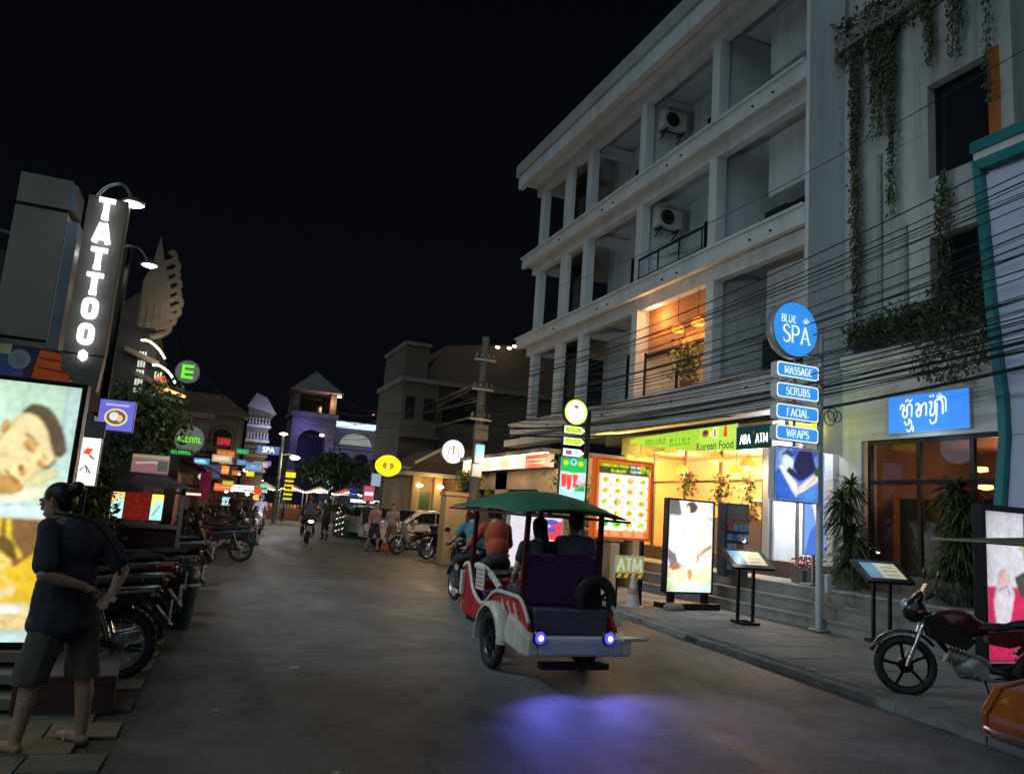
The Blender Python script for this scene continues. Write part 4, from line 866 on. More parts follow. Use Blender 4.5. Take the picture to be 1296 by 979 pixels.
# --- kiosk shop with red and white fascia beyond the tuk-tuk
t = thing('corner_shop', 'low beige corner shop with a lit white and red fascia beyond the tuk-tuk', 'shop', (9, 19, 0))
M_beige = mt('beige_wall', (.42, .32, .21), .8, var=.18, scale=1.5)
B(0, 0, 0, .3, 1.2, 2.9).build('front_pier', M_beige, t); B(0, 3.6, 0, .3, 4.6, 2.9).build('front_pier', M_beige, t); B(0, 6.2, 0, .3, 7.2, 2.9).build('front_pier', M_beige, t)
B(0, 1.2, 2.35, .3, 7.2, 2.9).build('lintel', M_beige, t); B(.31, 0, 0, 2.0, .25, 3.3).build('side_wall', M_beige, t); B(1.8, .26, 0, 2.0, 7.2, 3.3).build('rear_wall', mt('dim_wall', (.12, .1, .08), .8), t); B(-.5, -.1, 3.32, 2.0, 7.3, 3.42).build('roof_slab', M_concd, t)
B(.1, 1.2, .7, .16, 3.6, .78).build('window_sill', M_dark, t); B(.12, 1.2, .78, .14, 3.6, 2.35).build('window_pane', M_glass, t); B(.12, 4.6, 0, .14, 6.2, 2.35).build('window_pane', M_glass, t)
f = B(-.3, .0, 2.93, -.1, 7.0, 3.30).build('fascia', M_case, t)
P = Print(); P.rect(-3.5, -.18, 3.5, .18, S(210, 190, 170)); P.rect(2.0, -.18, 3.5, .18, S(205, 50, 40)); P.rect(2.1, .02, 3.4, .06, S(240, 150, 120)); P.rect(2.1, -.08, 3.4, -.05, S(240, 150, 120)); P.scrib(-2.6, 1.6, -.02, .15, S(165, 145, 130)); P.rect(-3.4, -.16, -3.0, .16, S(130, 150, 110))
o = P.build('fascia_print', mt('fascia_print', None, .5, var=.05, emit=.6), t, (-.303, 3.5, 3.115), -90)
B(-.34, .0, 3.31, -.28, 7.0, 3.345, (1, .78, .5)).build('light_tube', M_glow, t)
for y in (.6, 2.4, 4.2, 6.0): lamp('fascia_light', 'POINT', (8.45, 19+y, 3.1), 10, (1, .66, .36), size=.1)
lamp('side_light', 'POINT', (8.7, 18.4, 2.7), 18, (1, .60, .28), size=.15)
# shelf of goods between corner shop and menu board
t = thing('plastered_kiosk', 'tan plastered stall with stacked baskets between the corner shop and the drinks sign', 'stall', (9.3, 16.4, 0))
B(0, 0, 0, .25, 2.2, 1.1).build('counter', M_beige, t, bevel=.02); B(.6, 0, 0, .8, 2.2, 2.9).build('rear_panel', M_beige, t)
random.seed(5)
for k in range(9): B(-.05, .05+(k % 3)*.7, 1.12+(k//3)*.3, .4, .6+(k % 3)*.7, 1.34+(k//3)*.3, random.choice([(.35, .2, .1), (.25, .15, .08), (.3, .25, .15)])).build('basket', M_col, t, bevel=.03)
t = thing('golden_shrub', 'yellow lit potted shrub beside the drinks sign', 'shrub', (8.6, 17.2, 0))
MB().lathe([(0, 0), (.2, 0), (.28, .5), (.22, .5)], n=14).build('pot', mt('clay', (.25, .12, .06)), t, smooth=True)
MB().tube([(0, 0, .4), (.05, 0, 1.2), (0, .05, 2.0)], [.05, .04, .02], 6).build('stem', mt('bark', (.10, .08, .06), .9, bump=.4), t)
foliage('foliage', leaf_mat('golden_leaf', (.28, .26, .03)), t, 900, lambda: ((random.gauss(0, .28), random.gauss(0, .28), random.gauss(2.0, .35)), None), .12)
# --- upright lightbox beyond driver
t = thing('poster_lightbox', 'white and red lit poster box showing beside the helmeted driver', 'lightbox', (6.8, 15.2, 0), 0)
frame_box(t, 1.3, 1.15, .12, .04, M_case, .5); 
for x in (-.45, .45): B(x-.03, 0, 0, x+.03, .08, .5).build('leg', M_dark, t)
P = Print(); P.rect(-.6, -.53, .6, .53, S(195, 190, 200)); P.poly([(.2, -.53), (.6, -.53), (.6, .45), (.35, .42), (.25, .1)], S(220, 55, 65)); P.oval(.35, .42, .16, .06, S(70, 80, 180)); P.oval(.35, .26, .13, .05, S(70, 80, 180)); P.oval(-.1, .3, .1, .05, S(250, 235, 225)); P.rect(.3, -.2, .42, .05, S(245, 230, 215)); P.rect(.48, -.2, .57, .05, S(245, 230, 215)); P.oval(.36, -.07, .04, .05, S(220, 180, 60)); P.poly([(-.3, -.53), (.1, -.53), (.0, .1), (-.2, .1)], S(165, 165, 175))
P.build('print', mt('banner_print', None, .5), t, (0, -.001, 1.07))
# --- round signs farther on
def round_sign(label, loc, r_, draw, post=True, rz=0, mat=None):
    t = thing('round_sign', label, 'sign', loc, rz)
    MB().lathe([(0, 0), (r_, 0), (r_, .14), (0, .14)], n=32, ax='Y').build('case', M_case, t, smooth=50)
    P = Print(.002); draw(P); P.build('print', mat or M_printb, t, (0, -.004, 0))
    MB().bar((r_*.9, .07, 0), (r_+.5, .07, 0), .06).build('arm', M_dark, t)
    return t
def dM(P): P.oval(0, 0, .40, .40, S(235, 245, 250), n=32); P.ring(0, 0, .34, .02, S(150, 160, 170)); P.line([(-.2, -.2), (-.15, .15), (-.02, .2), (0, -.15)], .045, S(120, 110, 120)); P.line([(0, -.15), (.02, .2), (.15, .15), (.2, -.2)], .045, S(190, 70, 70))
round_sign('round white lit sign with an M like mark beside the utility pole', (8.25, 26, 3.62), .42, dM)
def dY(P): P.oval(0, 0, .52, .40, S(240, 215, 20), n=32); P.ring(0, 0, .43, .025, S(150, 120, 10), b=.33); P.ring(0, 0, .33, .02, S(150, 120, 10), b=.25); P.oval(0, 0, .24, .15, S(130, 110, 20)); P.text('S', 0, 0, .34, S(245, 225, 90), .01)
round_sign('oval yellow lit sign with rings above the parked white car', (6.9, 30, 3.12), .44, dY)
t = thing('small_blue_sign', 'small pale blue lit sign fixed on the utility pole', 'sign', (8.35, 23.5, 3.45)); case_box(.32, .6, .1).build('case', M_case, t)
P = Print(); P.rect(-.14, -.28, .14, .28, S(130, 190, 235)); P.text('z', 0, .0, .2, S(230, 245, 255), .01); P.build('print', M_print, t, (0, -.003, 0))
t = thing('small_white_sign', 'small white sign under the pale blue one on the utility pole', 'sign', (8.30, 23.5, 2.9)); case_box(.32, .4, .1).build('case', M_case, t); P = Print(); P.rect(-.14, -.18, .14, .18, S(150, 160, 165)); P.build('print', mt('dim_print', None), t, (0, -.003, 0))

# ------------------------------------------------------------------ plants on the spa building and terrace
M_vine = leaf_mat('vine_leaf', (.075, .080, .050)); M_bush = leaf_mat('planter_leaf', (.05, .075, .035)); M_dkleaf = leaf_mat('dark_leaf', (.045, .075, .025)); M_stem = mt('bark', (.10, .08, .06), .9)
def vine(label, x, y, ztop, zbot, wid, n, group, dens=1.):
    t = thing('hanging_vine', label, 'vine', (x, y, ztop), group=group); H_ = ztop-zbot
    st = [(random.uniform(-wid, wid), random.uniform(.35, 1.) if k else 1., random.uniform(0, 9)) for k in range(n)]
    mb = MB()
    for dy, f, ph in st: mb.tube([(random.uniform(-.03, .03), dy+.04*math.sin(ph+k*.9), -H_*f*k/6) for k in range(7)], .007, 4)
    mb.build('stem', M_stem, t)
    def fn():
        dy, f, ph = random.choice(st); s = random.random()**.9; k = s*6
        return (random.gauss(-.04, .03), dy+.04*math.sin(ph+k*.9)+random.gauss(0, .045), -H_*f*s), (random.uniform(-.6, .1), random.uniform(-.8, .8), -.9)
    foliage('foliage', M_vine, t, int(n*H_*105*dens), fn, .075, droop=.2); return t
V = [(11.86, 12.10, 12.3, 7.9, .22, 5, 'pale vine curtain nearest the white building, hanging from the top ledge'),
     (11.86, 11.45, 12.3, 5.6, .09, 5, 'longest dark vine, falling almost to the lower planter'),
     (11.86, 11.05, 12.3, 9.6, .10, 3, 'short thin vine between the longest vine and the broad one'),
     (11.86, 10.60, 12.3, 7.9, .20, 7, 'broad dense vine left of the upper dark window'),
     (11.86, 9.70, 13.6, 10.5, .12, 5, 'vine hanging just over the left corner of the upper dark window'),
     (11.86, 9.15, 13.6, 10.4, .16, 5, 'vine hanging over the middle of the upper dark window'),
     (11.86, 8.5, 13.4, 9.2, .07, 1, 'single thin sparse vine right of the upper dark window'),
     (11.86, 9.35, 8.35, 6.0, .14, 3, 'vine trailing from the upper window sill over the lower dark window')]
for x, y, a, b, w, n, l in V: vine(l, x, y, a, b, w, n, 'vines hanging on the spa facade')
t = thing('roof_planting', 'dark overgrown planting on the top ledge where the vines begin', 'plants', (12, 11.5, 12.0))
B(-.25, -1.9, 0, .3, 1.1, .35).build('planter', M_conc, t)
foliage('foliage', M_vine, t, 2600, lambda: ((random.uniform(-.35, .25), random.uniform(-2., 1.15), random.uniform(-.25, .75)), None), .10)
t = thing('window_planting', 'dark bushy planting on the ledge over the blue wall sign', 'plants', (11.95, 9.95, 5.1))
B(-.18, -1.6, .1, .04, 1.5, .38).build('planter', M_concd, t)
def fb():
    y = random.uniform(-1.6, 1.5); h = .45+.35*(1.4-y)/3
    return (random.uniform(-.42, .02), y, random.uniform(.15, .3+h*random.random()**.6)), (random.uniform(-1, .2), random.uniform(-1, 1), random.uniform(-.2, 1))
foliage('foliage', M_bush, t, 5200, fb, .085)
def ft(): y = random.gauss(-.75, .42); return (random.uniform(-.45, -.24), max(-1.4, min(.5, y)), -random.random()**1.2*1.0*(1-.3*abs(y+.75))+.25), (random.uniform(-.6, .2), random.uniform(-1, 1), -.8)
foliage('trailing_foliage', leaf_mat('trailing_leaf', (.07, .10, .045)), t, 900, ft, .085)
# yuccas / dracaena clumps on the terrace
def yucca(label, x, y, h, n, spread, mat, z=.69):
    t = thing('dracaena_plant', label, 'plant', (x, y, z), group='dracaenas on the terrace')
    MB().lathe([(0, 0), (.22, 0), (.28, .35), (.24, .35), (.23, .3), (0, .3)], n=16).build('pot', M_concd, t, smooth=50)
    heads = [(random.uniform(-.12, .12), random.uniform(-.12, .12), h*f) for f in (.95, .8, .65, .5, .38, .27, .2)]
    mb = MB()
    for hx, hy, hz in heads: mb.tube([(0, 0, .28), (hx*.6, hy*.6, hz*.6), (hx, hy, hz)], [.035, .03, .02], 6)
    mb.build('stem', M_stem, t)
    lf = MB()
    for i in range(n):
        hx, hy, hz = random.choice(heads); a = random.uniform(0, 2*math.pi); L = random.uniform(.45, .8)*spread; el = random.uniform(-.5, 1.2)
        d = Vector((math.cos(a), math.sin(a), 0)); k_ = random.uniform(.5, 1.4); w = .022; pr = []
        for s in (0, .35, .7, 1.): pr.append(Vector((hx, hy, hz))+d*L*s*math.cos(el*(1-.3*s))+Vector((0, 0, L*(math.sin(el)*s-.55*s*s))))
        sd = d.cross(Vector((0, 0, 1)))*w
        lf.add([pr[0]-sd*.5, pr[0]+sd*.5, pr[1]+sd, pr[1]-sd, pr[2]+sd*.7, pr[2]-sd*.7, pr[3]], [(0, 1, 2, 3), (3, 2, 4, 5), (5, 4, 6)], (k_, k_, k_*.8))
    o = lf.build('foliage', mat, t, fix=False); o['kind'] = 'stuff'; return t
yucca('spiky dark green plant between the blue pole sign and the right menu stand', 11.45, 11.25, 2.0, 800, .85, M_dkleaf)
yucca('bushy feathery plant before the spa glass, left of the right edge poster', 11.4, 9.0, 1.9, 1500, .75, leaf_mat('feathery_leaf', (.06, .09, .03)))
for i, (x, y) in enumerate([(11.3, 11.9), (11.2, 12.15)]):
    t = thing('flower_shelf', ['stand of pink and white flowers left of the spiky plant', 'low box of bright flowers behind the pole sign'][i], 'flowers', (x, y, .69))
    B(-.15, -.15, 0, .15, .15, .25).build('box', M_concd, t)
    mb = MB()
    for k in range(90): mb.ell((random.uniform(-.18, .18), random.uniform(-.2, .2), random.uniform(.25, .5+.5*(1-i))), .02, 6, 4, random.choice([S(210, 90, 130), S(220, 200, 180), S(180, 60, 90), S(200, 140, 60), (.05, .1, .03)]))
    b_ = mb.build('blossom', M_cloth, t); b_['kind'] = 'stuff'

# ------------------------------------------------------------------ utility pole and overhead cables
t = thing('utility_pole', 'tall grey concrete utility pole with crossarms beyond the white building', 'utility pole', (8.42, 24, 0))
MB().tube([(0, 0, 0), (.02, 0, 7.4)], [.19, .13], 12).build('shaft', mt('pole_concrete', (.13, .125, .12), .85, var=.2, scale=3, bump=.3), t, smooth=True)
for z in (4.6, 5.6, 6.6): MB().bar((-.38, -.12, z), (.38, -.12, z), .07).build('crossarm', M_steel, t)
for z in (4.7, 5.7, 6.7):
    for x in (-.3, -.1, .12, .3): MB().lathe([(0, 0), (.04, .0), (.05, .06), (.02, .12), (0, .12)], (x, -.12, z), n=8).build('insulator', M_conc, t, smooth=True)
B(-.25, -.4, 3.9, .2, -.2, 4.4).build('junction_box', M_concd, t)
random.seed(21)
M_cable = mt('cable_rubber', (.012, .012, .014), .6, var=0)
def cable(a, b, sag, r_, label, group='black overhead cables along the street'):
    a = Vector(a); b = Vector(b)
    pts = [a.lerp(b, s)+Vector((0, 0, -4*sag*s*(1-s))) for s in [i/22 for i in range(23)]]
    o = MB().tube(pts, r_, 5, caps=False).build('overhead_cable', M_cable, fix=False, smooth=True); o['kind'] = 'x'; del o['kind']; tag(o, label, 'cable', group); return o
for k in range(36):
    z1 = 4.7+2.9*random.random()**1.1; z0 = 4.3+(z1-4.7)*.55+random.uniform(-.25, .25)
    x0 = 8.42+random.uniform(-.6, .6); x1 = 10.45+random.uniform(-.2, .3)
    cable((x0, 23.9, z0), (x1+ .1, 1.5, z1+random.uniform(-.3, .5)), random.uniform(.5, .95), random.choice([.007, .008, .010, .012]), 'thin black overhead cable strung from the utility pole along the right building fronts')
for k, (z0, z1, s) in enumerate([(4.35, 5.0, .62), (4.2, 4.75, .78)]):
    cable((8.9, 23.8, z0), (10.5, 1.5, z1), s, .028, ['thick upper black cable bundle crossing behind the blue treatment panels', 'thick lower black cable bundle crossing behind the blue treatment panels'][k])
cable((11.0, 25, 9.8), (10.2, 3, 9.0), .6, .008, 'single thin cable high across the upper dark window')
for k in range(7):
    cable((8.42+random.uniform(-.5, .5), 24, random.uniform(4.6, 6.6)), (6.2+random.uniform(-.8, .8), 46+k*2, random.uniform(5.5, 8)), .9, .014, 'grey black cable running from the utility pole toward the far tower', 'cables beyond the utility pole')
for k in range(5):
    cable((8.42, 24, 4.2+.3*k), (14+k*.2, 40, 6.5+.4*k), .8, .014, 'cable dropping from the utility pole toward the dark stepped house', 'cables to the dark house')
# loops of spare cable on the cable bundle by the spa corner
o = MB().torus((11.0, 11.2, 3.9), .12, .01, 'Y', 20, 5).torus((11.02, 11.1, 3.85), .10, .01, 'Y', 20, 5).torus((10.98, 11.25, 3.83), .14, .01, 'Y', 20, 5).build('cable_coil', M_cable, smooth=True)
tag(o, 'coil of spare black cable hanging in front of the yellow lit wall', 'cable coil')

# ------------------------------------------------------------------ motorcycles
def wheel(parent, name, x, R0, tyre, loc_z, spokes=0, cast=5, y=0, rimc=(.55, .55, .57)):
    """wheel in the XZ plane with its parts: tyre, rim, hub, spokes"""
    w = MB().torus((0, 0, 0), R0-tyre, tyre, 'Y', 40, 10).build(name, M_rubber, parent, smooth=True, loc=(x, y, loc_z))
    mr = mt('rim_%02d%02d' % (int(rimc[0]*99), int(rimc[2]*99)), rimc, .3, .8, var=.1)
    MB().lathe([(R0-tyre*1.75, -.028), (R0-tyre*1.95, -.02), (R0-tyre*2.1, 0), (R0-tyre*1.95, .02), (R0-tyre*1.75, .028)], n=40, ax='Y').build('rim', mr, w, smooth=True)
    h = MB().lathe([(0, -.06), (.035, -.06), (.035, -.03), (.075, -.025), (.075, .025), (.035, .03), (.035, .06), (0, .06)], n=16, ax='Y').build('hub', mr, w, smooth=50)
    s = MB()
    if spokes:
        for k in range(spokes):
            a = 2*math.pi*k/spokes; b = a+(.35 if k % 2 else -.35); s.tube([(.06*math.cos(b), .03*(1 if k % 2 else -1), .06*math.sin(b)), ((R0-tyre*1.9)*math.cos(a), 0, (R0-tyre*1.9)*math.sin(a))], .003, 4)
        o = s.build('spokes', M_chrome, w); o['kind'] = 'stuff'
    else:
        for k in range(cast):
            a = 2*math.pi*k/cast; s2 = MB().bar((.05*math.cos(a), 0, .05*math.sin(a)), ((R0-tyre*1.9)*math.cos(a+.12), 0, (R0-tyre*1.9)*math.sin(a+.12)), .03, .022, up=(0, 1, 0)); s2.build('spoke', mr, w)
    return w
def motorcycle(label, loc, rz, body=(.02, .02, .025), accent=(.25, .02, .02), kind='scooter', group=None, lean=0, plate=True, spokes=28, mirror=True, lit=False, seatc=None, name='parked_motorcycle', lod=0, basket=False, rimc=(.5, .5, .52)):
    """faces +X; wheelbase 1.25 m"""
    t = thing(name, label, 'motorcycle', loc, rz, group)
    if lean: t.rotation_euler = (R(lean), 0, R(rz))
    Rw = .30; mp = mt('bike_paint_%02d%02d%02d' % tuple(int(c*99) for c in body), body, .28, .1, var=.08, spec=.6); ma = mt('bike_paint_%02d%02d%02d' % tuple(int(c*99) for c in accent), accent, .28, .1, var=.08, spec=.6)
    ms = mt('seat_vinyl', (.02, .02, .022), .55, var=.2, bump=.2)
    wheel(t, 'front_wheel', .64, Rw, .045, Rw, spokes, y=0, rimc=rimc); wheel(t, 'rear_wheel', -.62, Rw, .05, Rw, spokes, rimc=rimc)
    MB().torus((.64, 0, Rw), Rw+.035, .012, 'Y', 16, 6, a0=25, a1=150).torus((.64, .03, Rw), Rw+.03, .010, 'Y', 16, 6, a0=25, a1=150).torus((.64, -.03, Rw), Rw+.03, .010, 'Y', 16, 6, a0=25, a1=150)
    f = MB(); pr = [(Rw+.03)*1.0]
    def fender(x, a0, a1, w, nm, m):
        mb = MB(); n = 12; vs = []
        for k in range(n+1):
            a = R(a0+(a1-a0)*k/n); r0 = Rw+.035
            for j, dy in enumerate((-w, -w*.7, 0, w*.7, w)): vs.append((x+(r0+(.0, .02, .028, .02, .0)[j])*math.cos(a), dy, Rw+(r0+(.0, .02, .028, .02, .0)[j])*math.sin(a)))
        fs = [(k*5+j, k*5+j+1, (k+1)*5+j+1, (k+1)*5+j) for k in range(n) for j in range(4)]
        o = mb.add(vs, fs).build(nm, m, t, smooth=True); so = o.modifiers.new('s', 'SOLIDIFY'); so.thickness = .008; return o
    fender(.64, 20, 140, .065, 'front_fender', mp); fender(-.62, 40, 165, .075, 'rear_fender', mp if kind != 'moped' else ma)
    fk = MB()
    for s in (-1, 1): fk.tube([(.64, .075*s, Rw), (.46, .075*s, .78)], [.022, .018], 8)
    fk.bar((.47, -.1, .76), (.47, .1, .76), .05); fk.build('front_fork', M_chrome, t, smooth=50)
    fr = MB(); fr.tube([(.44, 0, .85), (.36, 0, .62), (.18, 0, .40), (-.2, 0, .34), (-.45, 0, .45)], .028, 8); fr.tube([(.42, 0, .80), (.1, 0, .72), (-.3, 0, .68), (-.72, 0, .74)], .024, 8)
    fr.build('frame', M_dark, t, smooth=50)
    sw = MB().tube([(-.12, .09, .34), (-.62, .09, Rw)], .022, 8).build('swingarm', M_dark, t, smooth=50); MB().tube([(-.12, -.09, .34), (-.62, -.09, Rw)], .022, 8).build('swingarm', M_dark, t, smooth=50)
    for s in (-1, 1): MB().cyl((-.55, .11*s, .36), (-.42, .11*s, .70), .028, n=10).build('shock_absorber', M_chrome, t, smooth=50)
    en = MB(); en.ell((.02, 0, .36), (.17, .11, .12), 14, 8); en.cyl((.05, 0, .40), (.26, 0, .46), .07, n=12)
    for k in range(5): en.cyl((.10+k*.035, 0, .415+k*.011), (.115+k*.035, 0, .42+k*.011), .09, n=12)
    en.cyl((-.02, -.13, .33), (-.02, .13, .33), .08, n=14); en.build('engine', mt('engine_alloy', (.32, .32, .33), .45, .7, var=.15), t, smooth=50)
    MB().tube([(.2, -.1, .38), (.1, -.14, .22), (-.2, -.16, .22), (-.45, -.17, .30), (-.85, -.18, .40)], [.018, .018, .02, .045, .04], 10).build('exhaust', M_chrome, t, smooth=50)
    if kind == 'sport':
        blob('fuel_tank', [('e', (.20, 0, .78), (.24, .14, .13), (0, 8, 0)), ('e', (.05, 0, .74), (.18, .10, .10))], .02, ma, t)
        MB().prism([(.42, .60), (.10, .52), (.0, .62), (.34, .86), (.50, .82)], .08, .13, 'Y').build('tank_shroud', mp, t, bevel=.012); MB().prism([(.42, .60), (.10, .52), (.0, .62), (.34, .86), (.50, .82)], -.13, -.08, 'Y').build('tank_shroud', mp, t, bevel=.012)
        blob('seat', [('e', (-.18, 0, .76), (.22, .12, .05), (0, 4, 0)), ('e', (-.5, 0, .83), (.22, .11, .05), (0, 8, 0))], .02, ms, t)
        MB().prism([(-.1, .60), (-.3, .58), (-.86, .84), (-.9, .90), (-.5, .80), (-.1, .74)], -.10, .10, 'Y').build('tail_fairing', ma, t, bevel=.02)
        blob('headlight_cowl', [('e', (.55, 0, .86), (.12, .13, .13), (0, -20, 0)), ('e', (.52, 0, .98), (.05, .12, .10), (0, -30, 0))], .018, mp, t)
        MB().add([(.56, -.10, .92), (.56, .10, .92), (.44, .08, 1.14), (.44, -.08, 1.14)], [(0, 1, 2, 3)]).build('windscreen', mt('screen_glass', (.15, .18, .22), .1), t)
    else:
        MB().prism([(.50, .95), (.42, .98), (.30, .66), (.20, .42), (.34, .40), (.46, .60), (.56, .80)], -.15, .15, 'Y').build('leg_shield', mp, t, bevel=.03)
        MB().prism([(.2, .44), (-.1, .50), (-.5, .52), (-.86, .70), (-.9, .78), (-.5, .74), (-.1, .70), (.16, .62)], -.12, .12, 'Y').build('side_panel', ma, t, bevel=.03)
        blob('seat', [('e', (-.15, 0, .76), (.26, .13, .05), (0, 3, 0)), ('e', (-.5, 0, .80), (.26, .12, .055), (0, 5, 0))], .02, ms, t)
        blob('handlebar_cowl', [('e', (.44, 0, 1.0), (.12, .13, .09), (0, -20, 0))], .018, mp, t)
    hb = MB(); hb.tube(smooth_path([(.34, -.36, 1.0), (.40, -.2, 1.05), (.44, 0, .98), (.40, .2, 1.05), (.34, .36, 1.0)], 4), .012, 7); hb.build('handlebar', M_dark, t, smooth=50)
    for s in (-1, 1): MB().tube([(.34, .26*s, 1.012), (.30, .38*s, .995)], .018, 8).build('grip', M_rubber, t)
    hl = MB().lathe([(0, .05), (.055, .03), (.075, 0), (.06, -.06)], (.63, 0, .90), n=18, ax='X'); hl.build('headlight', M_glow if lit == 'front' else mt('lamp_glass', (.55, .58, .62), .12, .4), t, smooth=True)
    B(-.93, -.06, .78, -.90, .06, .84, c=(1, .05, .03) if lit == 'rear' else (.12, .01, .01)).build('tail_light', mt('tail_glow', None, .4, var=0, emit=4) if lit == 'rear' else mt('tail_red', None, .3, var=0), t, bevel=.008)
    for s in (-1, 1):
        for x, z in ((.52, .86), (-.86, .72)): MB().ell((x, .17*s, z), (.035, .03, .025), 10, 6, c=(.22, .07, .01)).build('indicator', M_col, t, smooth=True)
    if mirror:
        for s in (-1, 1):
            m = MB(); m.tube([(.38, .24*s, 1.03), (.40, .30*s, 1.16), (.38, .33*s, 1.22)], .006, 6); m.ell((.38, .34*s, 1.25), (.02, .06, .04), 12, 7); m.build('mirror', M_dark, t, smooth=True)
    if plate: MB().box(-1.0, -.09, .48, -.99, .09, .66, c=(.5, .5, .48)).box(-1.003, -.07, .52, -1.0, .07, .56, c=(.08, .1, .25)).box(-1.003, -.07, .59, -1.0, .07, .63, c=(.08, .1, .25)).build('number_plate', M_paper, t)
    MB().prism([(-.82, .58), (-.88, .62), (-1.02, .46), (-1.0, .40)], -.07, .07, 'Y').build('mudflap', M_black, t)
    MB().tube([(-.05, .1, .28), (-.1, .22, .02)], .012, 6).build('kickstand', M_dark, t)
    for s in (-1, 1): MB().cyl((.02, .1*s, .27), (.02, .24*s, .27), .014, n=8).build('footrest', M_rubber, t)
    if basket:
        b = MB()
        for k in range(6): b.torus((.70, 0, .78+k*.045), .15, .004, 'Z', 20, 4)
        for k in range(14): a = k*.449; b.bar((.70+.14*math.cos(a), .14*math.sin(a), .78), (.70+.16*math.cos(a), .16*math.sin(a), 1.0), .004)
        b.build('basket', M_dark, t)
    CH[t.name] = kids(t)
    for c in CH[t.name]: CH[c.name] = kids(c)
    return t
# black motorcycle on the right kerb, front wheel toward the road
motorcycle('black and dark red motorcycle parked on the right with its front wheel on the road', (7.52, 5.74, .058), 141, (.012, .012, .015), (.10, .012, .015), 'sport', spokes=0, rimc=(.02, .02, .02), plate=False)

# parked row on the left
g_ = 'motorcycles parked along the left pavement'
p1 = motorcycle('nearest left motorcycle, its spoked rear wheel beside the woman', (-1.05, 7.45, .0), 178, (.015, .015, .018), (.015, .015, .02), spokes=32, group=g_)
p2 = motorcycle('black step-through motorcycle with grey plate, second in the left row', (-.98, 8.75, 0), 172, (.02, .02, .022), (.04, .04, .045), spokes=28, group=g_)
p3 = motorcycle('dark motorcycle with red side panel, third in the left row', (-.95, 10.0, 0), 176, (.015, .015, .018), (.20, .012, .018), spokes=28, group=g_)
for i, (x, y, a, l) in enumerate([(-.72, 11.2, 168, 'black motorcycle fourth in the left row, behind the green bin'), (-.55, 14.6, 172, 'black motorcycle at the far end of the near left row')]):
    c = copy_tree(p2, label=l, loc=(x, y, 0), rz=a)
t = thing('litter_bin', 'dark green bin with pale rim among the left motorcycles', 'bin', (.0, 10.2, 0))
MB().lathe([(0, 0), (.15, 0), (.20, .5), (0, .5)], n=20).build('body', mt('bin_green', (.01, .05, .04), .5), t, smooth=50); MB().torus((0, 0, .5), .2, .02, 'Z', 24, 6).build('rim', mt('bin_rim', (.45, .47, .45), .5), t, smooth=True)
MB().ell((0, 0, .58), (.2, .2, .16), 14, 8).build('rubbish_bag', M_black, t, smooth=True)
# far left row, far right row, rows by the white car
farL = [(.45+.06*k+random.uniform(-.4, .5), 20.5+k*1.75+random.uniform(-.4, .4), random.choice([150, 172, 185, 205, 225, 20, 350])+random.uniform(-8, 8), k) for k in range(14)]
cl = ['dark', 'black', 'grey', 'black', 'red wheeled', 'dark', 'grey', 'black', 'dark', 'silver', 'black', 'dark']
for x, y, a, k in farL:
    src = (p2, p3, p1)[k % 3]
    copy_tree(src, label='parked motorcycle number %d in the far left row seen end on' % (k+1) if False else '%s motorcycle parked in the far left row beyond the food cart' % ('red and black' if k % 3 == 1 else 'black'), loc=(x, y, 0), rz=a)['group'] = 'motorcycles in the far left row, '+('red and black' if k % 3 == 1 else 'black')
p4 = motorcycle('motorcycle lit orange by the shop light, parked in front of the white car', (7.15, 26.0, .0), 190, (.30, .28, .25), (.03, .02, .02), spokes=20, group='motorcycles beside the white car')
copy_tree(p4, label='second pale motorcycle beside the white car, next to the tan gate pillar', loc=(8.15, 25.4, 0), rz=170)
copy_tree(p1, label='dark motorcycle squeezed between two pale ones near the white car', loc=(7.6, 24.2, 0), rz=200)['group'] = 'motorcycles beside the white car'
for i, (x, y) in enumerate([(8.0, 21.8), (7.9, 20.3)]): copy_tree(p4 if i else p2, label=['black motorcycle parked before the corner shop door', 'pale motorcycle parked before the corner shop window'][i], loc=(x, y, .0), rz=185)['group'] = 'motorcycles before the corner shop'

# ------------------------------------------------------------------ tuk-tuk (motorcycle with a passenger trailer)
TX, TY = 3.68, 7.85
t = thing('tuk_tuk', 'red motor rickshaw with green canopy and glowing blue tail lights driving away', 'tuk-tuk', (TX, TY, 0), 90)   # local +X = forward (+Y world); local +Y = left
M_red = mt('tuk_red', (.48, .025, .03), .3, .1, stain=.3, var=.16, scale=5, spec=.6); M_cream = mt('tuk_cream', (.60, .56, .50), .38, stain=.35, var=.18, scale=6); M_mar = mt('tuk_maroon', (.10, .012, .02), .35, var=.15); M_can = mt('canopy_green', (.025, .12, .065), .55, var=.15, scale=4, bump=.15); M_seatm = mt('tuk_seat_purple', (.075, .022, .09), .5, var=.2, bump=.2, bscale=20)
for s in (-1, 1):
    w = wheel(t, 'wheel', .0, .30, .055, .30, 0, 8, y=.60*s, rimc=(.06, .06, .065))
    # wheel arch
    mb = MB(); n = 14; vs = []
    for k in range(n+1):
        a = R(-10+190*k/n)
        for j, (dy, dr) in enumerate(((-.10, .05), (-.06, .085), (.06, .085), (.10, .05), (.10, .03), (-.1, .03))): vs.append(((.30+dr)*math.cos(a), s*.60+dy, .30+(.30+dr)*math.sin(a)))
    mb.add(vs, [(k*6+j, k*6+(j+1) % 6, (k+1)*6+(j+1) % 6, (k+1)*6+j) for k in range(n) for j in range(6)]); mb.build('mudguard', M_cream, t, smooth=50)
B(-.85, -.5, .34, 1.15, .5, .40).build('chassis', M_dark, t)
MB().bar((.0, -.6, .30), (.0, .6, .30), .05).build('axle', M_dark, t)
